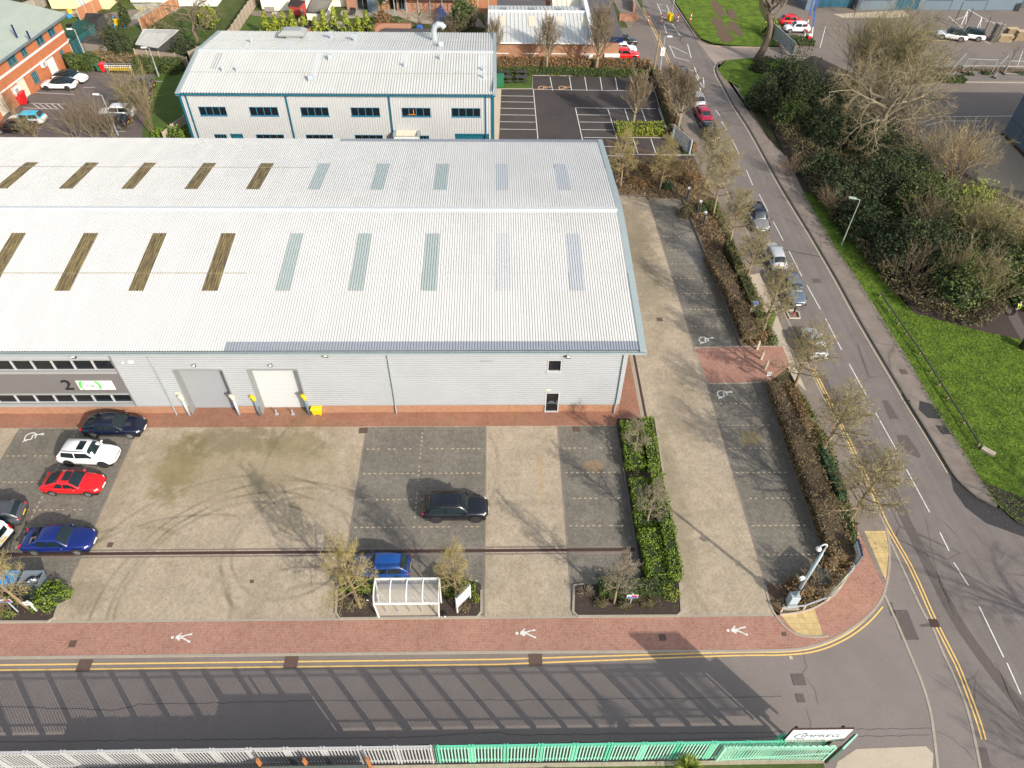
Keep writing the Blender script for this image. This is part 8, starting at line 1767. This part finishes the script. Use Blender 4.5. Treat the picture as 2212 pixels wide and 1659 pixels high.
# ---- the east thicket
def evergreen(lab, px, py, r, h, mt='leaf_dark', n=2400, leaf=.27, lobes=7, clear=.02): return blob_tree('evergreen_tree', lab, px, py, r, h, mt, int(n*2.3), leaf, lobes=lobes, clear=clear)
for v in (('dark evergreen at the upper left end of the thicket', 1650, 232, 2.6, 4.5), ('tall dark holly behind the side road gate', 1700, 200, 3.4, 7.), ('dark evergreen left of the pale gate', 1730, 235, 3.2, 6., 'leaf_dark', 2600), ('mid green evergreen in the upper thicket', 1710, 270, 2.6, 4.2, 'leaf_mid'),
          ('broad dark evergreen under the spreading bare oak', 1790, 300, 4., 5.5, 'leaf_dark', 3200), ('dark evergreen right of the oak trunk', 1880, 330, 3.8, 5.), ('dark laurel mass behind the verge street lamp', 1830, 430, 3.6, 4.), ('greyish evergreen in the thicket centre', 1905, 430, 3.6, 5.5, 'leaf_dark', 2800),
          ('dark evergreen shrub above the grass verge', 1880, 510, 3., 3.2), ('dense green evergreen beside the tan bare shrub', 1985, 470, 3.4, 5.5, 'leaf_mid', 2800), ('large dark evergreen in the lower thicket', 1990, 570, 3.6, 5.5, 'leaf_dark', 3000), ('yellow-green laurel at the plaza edge', 2080, 470, 3., 4.6, 'leaf_yellow_green', 2200), ('yellow-green laurel further right along the plaza edge', 2140, 520, 2.8, 4.6, 'leaf_yellow_green', 1800),
          ('mixed evergreen at the right frame edge', 2195, 580, 3.4, 5.5, 'leaf_mid', 2400), ('tall dark evergreen left of the lower straw shrubs', 1935, 560, 3.2, 5.2), ('olive evergreen behind the bramble bank', 2060, 640, 3., 4.6, 'leaf_mid', 2000), ('dark evergreen in the depth of the lower thicket', 2110, 590, 3.4, 5.6), ('dark shrubby evergreen nearest the lamp and verge', 1850, 490, 2.4, 3.2), ('dark evergreen joining the oak to the tan shrub', 1945, 390, 3.2, 5.), ('dark green evergreen above the hi-vis walker', 2160, 625, 2.6, 4.5, 'leaf_mid', 1800), ('dark evergreen beside the woodland path at right', 2215, 650, 2.4, 3.5, 'leaf_mid', 1500), ('dark evergreen bush at the foot of the large bare trunk', 1640, 152, 1.3, 2., 'leaf_dark', 800), ('low dark evergreen between the oak and the lamp', 1775, 375, 2.8, 2.6, 'leaf_dark', 1600),
          ('bright leaved shrub left of the parked red and white cars', 1664, 75, 1.5, 2.6, 'leaf_yellow_green', 700), ('evergreen thicket tree beneath the plaza willow', 1800, 235, 3., 4.5, 'leaf_dark', 1800)): evergreen(*v)
# bramble undergrowth
poly = np.array([(1625, 215), (1700, 330), (1745, 420), (1800, 490), (1870, 575), (1925, 640), (1985, 685), (2070, 705), (2120, 716), (2165, 690), (2160, 620), (2212, 560), (2130, 470), (2010, 400), (1950, 330), (1880, 250), (1760, 190), (1690, 150)], float)
def inpoly(p, poly):
    x, y = p[:, 0], p[:, 1]; c = np.zeros(len(p), bool); j = len(poly)-1
    for i in range(len(poly)):
        xi, yi = poly[i]; xj, yj = poly[j]; c ^= ((yi > y) != (yj > y)) & (x < (xj-xi)*(y-yi)/(yj-yi+1e-12)+xi); j = i
    return c
gp = np.array(G([tuple(q) for q in poly])); lo, hi = gp.min(0), gp.max(0); s = lo+rng.random((150000, 2))*(hi-lo); s = s[inpoly(s, gp)][:60000]
hh = .5+.7*(1+np.sin(s[:, 0]*.9+np.sin(s[:, 1]*.7)*1.5)*np.cos(s[:, 1]*.8))*.8; P3 = np.concatenate([s, (hh*(.35+.65*rng.random(len(s))**.5))[:, None]], 1)
q = MB(); q.np_quads(leafq(P3, .24, np.tile([0, 0, 1.], (len(P3), 1)), 1.2), 0); tag(q.build('bramble_undergrowth', 'leaf_bramble'), 'tangled brown and green bramble undergrowth below the thicket trees', 'undergrowth', kind='stuff')
# mound under brambles is the soil itself; scattered dead stems
q = MB(); rnd.seed(77)
for i in range(420):
    k = rnd.randrange(len(s)); p = Vector((s[k][0], s[k][1], .3)); d = Vector((rnd.gauss(0, .6), rnd.gauss(0, .6), rnd.uniform(.5, 1.2))); q.tube([p, p+d, p+d*1.8+Vector((0, 0, -.3))], [.03, .022, .01], 3, 0, cap=False)
tag(q.build('dead_stems', 'twig_brown'), 'dead arching stems through the bramble undergrowth', 'undergrowth', kind='stuff')
a = P(1893, 335); bare_tree('oak_tree', 'great spreading leafless oak with crooked lichened limbs over the thicket', a, 12.5, 1.3, ['bark_pale', 'twig_lichen'], 41, nl=17, rad=.42, wob=.24, fine=(9, 8, 6), LL=.72, up=.0)
a = P(1835, 260); bare_tree('oak_tree', 'second crooked bare tree nearer the road, over the dark evergreens', a, 8.5, 1.3, ['bark_pale', 'twig_lichen'], 47, nl=12, rad=.24, wob=.26, fine=(8, 7, 5), LL=.7, up=0.)
a = P(1633, 132); bare_tree('large_tree', 'massive bare tree trunk rising out of frame beside the side road', a, 17, .9, ['bark', 'twig_brown'], 43, nl=11, rad=.62, clear=.5, wob=.16, fine=(6, 5, 5), LL=.45)
for i, (px, py, h, r, n, m_, b_) in enumerate(((1890, 215, 11., 6.5, 60, 'twig_olive', 'bark_dark'), (1930, 235, 9., 5.5, 40, 'twig_olive', 'bark_dark'), (1835, 200, 9., 4.4, 30, 'twig_olive', 'bark_dark'), (2052, 395, 6.5, 4.2, 30, 'twig_straw', 'bark_tan'), (1975, 375, 5.5, 3.5, 18, 'twig_straw', 'bark_tan'), (2100, 560, 6.5, 3.6, 30, 'twig_olive', 'bark_tan'), (2170, 560, 6., 3.8, 32, 'twig_straw', 'bark_tan'), (2050, 620, 5., 3.8, 28, 'twig_olive', 'bark_tan'), (2120, 650, 4.5, 3.2, 26, 'twig_olive', 'bark_tan'), (1985, 520, 5.5, 3.2, 22, 'twig_brown', 'bark_tan'), (2215, 480+60, 5.5, 3., 14, 'twig_straw', 'bark_tan'), (1960, 610, 4., 2.5, 12, 'twig_brown', 'bark'), (1700, 380, 2.4, 2., 16, 'twig_brown', 'bark'), (1780, 455, 3., 2., 12, 'twig_brown', 'bark'))):
    a = P(px, py); multistem(('huge fine-twigged olive willow at the plaza edge', 'fine-twigged willow right of the huge one', 'fine-twigged willow left of the huge one', 'straw coloured bare shrub fanning over the plaza', 'straw bare shrub between oak and plaza', 'olive bare shrub among the yellow-green laurels', 'straw bare shrub near the right frame edge', 'olive bare shrub in the lower thicket', 'olive bare shrub above the woodland path', 'brown bare shrub in the middle thicket', 'straw bare shrub cut by the right frame edge', 'brown bare shrub above the grass verge', 'low brown shrub beside the road kerb', 'low brown shrub behind the verge lamp')[i], (a[0], a[1], 0), r, h, n, [b_, m_], 60+i, rad=.045 if h > 6 else .03, spec=[None, (5, .08, .05, 8, .5, .5, .25), (3, .12, .04, 7, .55, .55, .2), (2, .12, .04, 0, 0, 0, 0)] if h > 6 else None, name='bare_willow' if i < 3 else 'bare_shrub')
for i, (bx, by, h) in enumerate(((1720+80, 50, 4.5), (1985+0, 94, 5.), (2018, 152, 4.6), (1930, 152, 4.), (2180, 150, 4.8))):
    bx, by = ((1771+60, 45), (1718+0, 98), (1774, 150), (1931, 150), (2050, 150))[i] if 0 else ((1845, 36), (1997, 94), (1942+2, 148), (2050-12, 148), (2192-20, 146))[i]
    a = P(bx, by); bare_tree('young_tree', 'thin young bare tree '+('before the glazed dark building', 'in the yellow hatched bays', 'left among the temporary fence panels', 'middle of the temporary fence panels', 'right among the temporary fence panels')[i], a, h, .9, ['bark_dark', 'twig_brown'], 80+i, nl=6, rad=.07, wob=.14, fine=(4, 3, 2), group='thin young plaza trees')
hedge(G([(1880, 150), (1990, 152), (2250, 156)]), 1.0, .35, 'plaza_planting', BH, 'low rusty ground planting along the plaza kerb', dens=25, leaf=.25); hedge(G([(2010-40, 172), (2080, 176)]), 1.6, .7, 'plaza_hedge', ['hedge_core', 'leaf_mid', 'bark'], 'low green shrub bed in the middle of the plaza', dens=40, leaf=.28)
hedge(G([(1700, 92), (1755, 95)]), 2.2, .8, 'plaza_hedge', ['hedge_core', 'leaf_mid', 'bark'], 'low hedge beside the white car and barrier', dens=40, leaf=.25); bush((*P(1655, 130)[:2], 0), 1.3, 1.2, .2, 'grass_tuft', ['hedge_core', 'leaf_mid', 'bark'], 'patch of ivy at the base of the massive tree', n=300, leaf=.25)
for i, (px, py) in enumerate(((1975, 178-22), (2030, 160), (2095, 162), (2130, 160), (2205, 160))): a = P(px, py); bush((a[0], a[1], 0), .8, .5, .55, 'small_shrub', ['hedge_core', 'leaf_mid', 'bark'], 'small green shrub in the temporary fence bed, '+('first', 'second', 'third', 'fourth', 'fifth')[i]+' from left', n=120, leaf=.2)
# ground litter in the shrub beds
def litter(name, label, polys, n, size, mat, zt=.25):
    q = MB()
    for d in polys:
        gp = np.array(G(d)); lo, hi = gp.min(0), gp.max(0); s = lo+rng.random((n*3, 2))*(hi-lo); s = s[inpoly(s, gp)][:n]
        P3 = np.concatenate([s, (.03+zt*rng.random(len(s))**2)[:, None]], 1); q.np_quads(leafq(P3, size, np.tile([0, 0, 1.], (len(P3), 1)), 1.), 0)
    return tag(q.build(name, mat), label, 'undergrowth', kind='stuff')
litter('bed_undergrowth', 'dry brown leaves and low growth on the roadside shrub beds', [[(1320, 345), (1336, 424), (1475, 432), (1525, 553), (1602, 748), (1681, 747), (1600, 560), (1540, 420), (1500, 345)], [(1648, 826), (1700, 980), (1770, 1180), (1792, 1262), (1665, 1300), (1759, 1313), (1842, 1227), (1850, 1141), (1791, 959), (1735, 860), (1705, 826)]], 9000, .2, 'leaf_beech_dull', .35)
litter('bed_greenery', 'low green ivy growth beside the roadside footpath', [[(1530, 440), (1600, 570), (1660, 740), (1680, 745), (1648, 665), (1600, 560), (1545, 430)], [(1700, 830), (1760, 930), (1830, 1130), (1850, 1141), (1791, 959), (1735, 860)]], 2600, .18, 'leaf_mid', .5)
litter('island_litter', 'leaf litter on the dark soil of the front planting beds', [[(730, 1240), (812, 1240), (812, 1333), (735, 1333)], [(950, 1240), (1039, 1262), (1037, 1330), (950, 1333)], [(1242, 1264), (1468, 1262), (1468, 1328), (1245, 1328)], [(0, 1235), (135, 1262), (118, 1332), (0, 1340)]], 500, .09, 'leaf_beech_dull', .05)
# tufts on the verge
gv = np.array(G([(x-6, y+3) for x, y in GE_D[1:]]+[(2200, 1130), (2330, 1140), (2330, 780), (2212, 735), (2112, 714), (1975, 677), (1905, 600), (1864, 540), (1800, 430)])); lo, hi = gv.min(0), gv.max(0); s2 = lo+rng.random((60000, 2))*(hi-lo); s2 = s2[inpoly(s2, gv)][:26000]
q = MB(); P3 = np.concatenate([s2, (.04+.08*rng.random(len(s2)))[:, None]], 1); q.np_quads(leafq(P3, .16, None, 1., asp=.3), 0); leafmat('grass_blade', [(.045, .085, .012), (.10, .17, .02), (.18, .25, .04)]); tag(q.build('verge_grass', 'grass_blade'), 'bright green rough grass on the verge beside the road', 'grass', kind='stuff')
# fallen leaves and litter specks on hard ground
leafmat('leaf_litter', [(.10, .06, .03), (.2, .12, .05), (.35, .3, .24)])
q = MB(); pt = []
for (x0, x1, y0, y1, n) in ((18, 23, 24, 47, 260), (-38, 12, 22, 38, 200), (26, 38, 20, 90, 420), (-30, 20, 19.2, 21.2, 90), (22.5, 27.5, 24, 62, 700), (6, 22, 76, 100, 260)): pt.append(np.stack([rng.uniform(x0, x1, n), rng.uniform(y0, y1, n), np.full(n, .03)], 1))
P3 = np.concatenate(pt); q.np_quads(leafq(P3, .10, np.tile([0, 0, 1.], (len(P3), 1)), .3), 0); tag(q.build('leaf_litter', 'leaf_litter'), 'scattered fallen leaves over paving and road', 'leaves', kind='stuff')
# trees outside the frame whose shadows fall over the junction
for i, (x, y, h) in enumerate(((44, 14, 11), (49, 22, 12), (41, 6, 10))): bare_tree('roadside_tree', 'bare tree south of the junction, outside the picture', (x, y, 0), h, 1., ['bark', 'twig_brown'], 90+i, nl=9, rad=.28, wob=.18, fine=(6, 5, 4), group='bare trees south of the junction')
# ================================================================ light and camera
SUN = Vector((.66, -.75, 0)).normalized()*math.cos(math.radians(28.4))+Vector((0, 0, math.sin(math.radians(28.4))))
ld = bpy.data.lights.new('sun', 'SUN'); ld.energy = 3.3; ld.angle = math.radians(.8); ld.color = (1., .92, .80)
lo_ = bpy.data.objects.new('sun', ld); bpy.context.scene.collection.objects.link(lo_); lo_.rotation_euler = SUN.to_track_quat('Z', 'Y').to_euler(); lo_.location = (30, -30, 60)
w = bpy.data.worlds.new('World'); bpy.context.scene.world = w; w.use_nodes = True; nt = w.node_tree; bg = nt.nodes['Background']
sk = nt.nodes.new('ShaderNodeTexSky'); sk.sky_type = 'NISHITA'; sk.sun_disc = False; sk.sun_elevation = math.radians(28.4); sk.sun_rotation = math.atan2(.66, -.75); sk.air_density = 1.2; sk.dust_density = 2.
hs = nt.nodes.new('ShaderNodeHueSaturation'); hs.inputs['Saturation'].default_value = .55; nt.links.new(sk.outputs[0], hs.inputs['Color']); nt.links.new(hs.outputs[0], bg.inputs[0]); bg.inputs[1].default_value = .135
cd = bpy.data.cameras.new('camera'); cd.sensor_width = 36; cd.lens = 36*F_/2212; cd.clip_end = 2000; cd.clip_start = .5
cam = bpy.data.objects.new('camera', cd); bpy.context.scene.collection.objects.link(cam)
cam.matrix_world = Matrix(((_R[0], _U[0], -_f[0], 0), (_R[1], _U[1], -_f[1], 0), (_R[2], _U[2], -_f[2], H_), (0, 0, 0, 1)))
sc = bpy.context.scene; sc.camera = cam; sc.view_settings.view_transform = 'Standard'; sc.view_settings.look = 'None'; sc.view_settings.exposure = .74; sc.view_settings.gamma = 1.
sc.cycles.max_bounces = 6; sc.cycles.transparent_max_bounces = 8
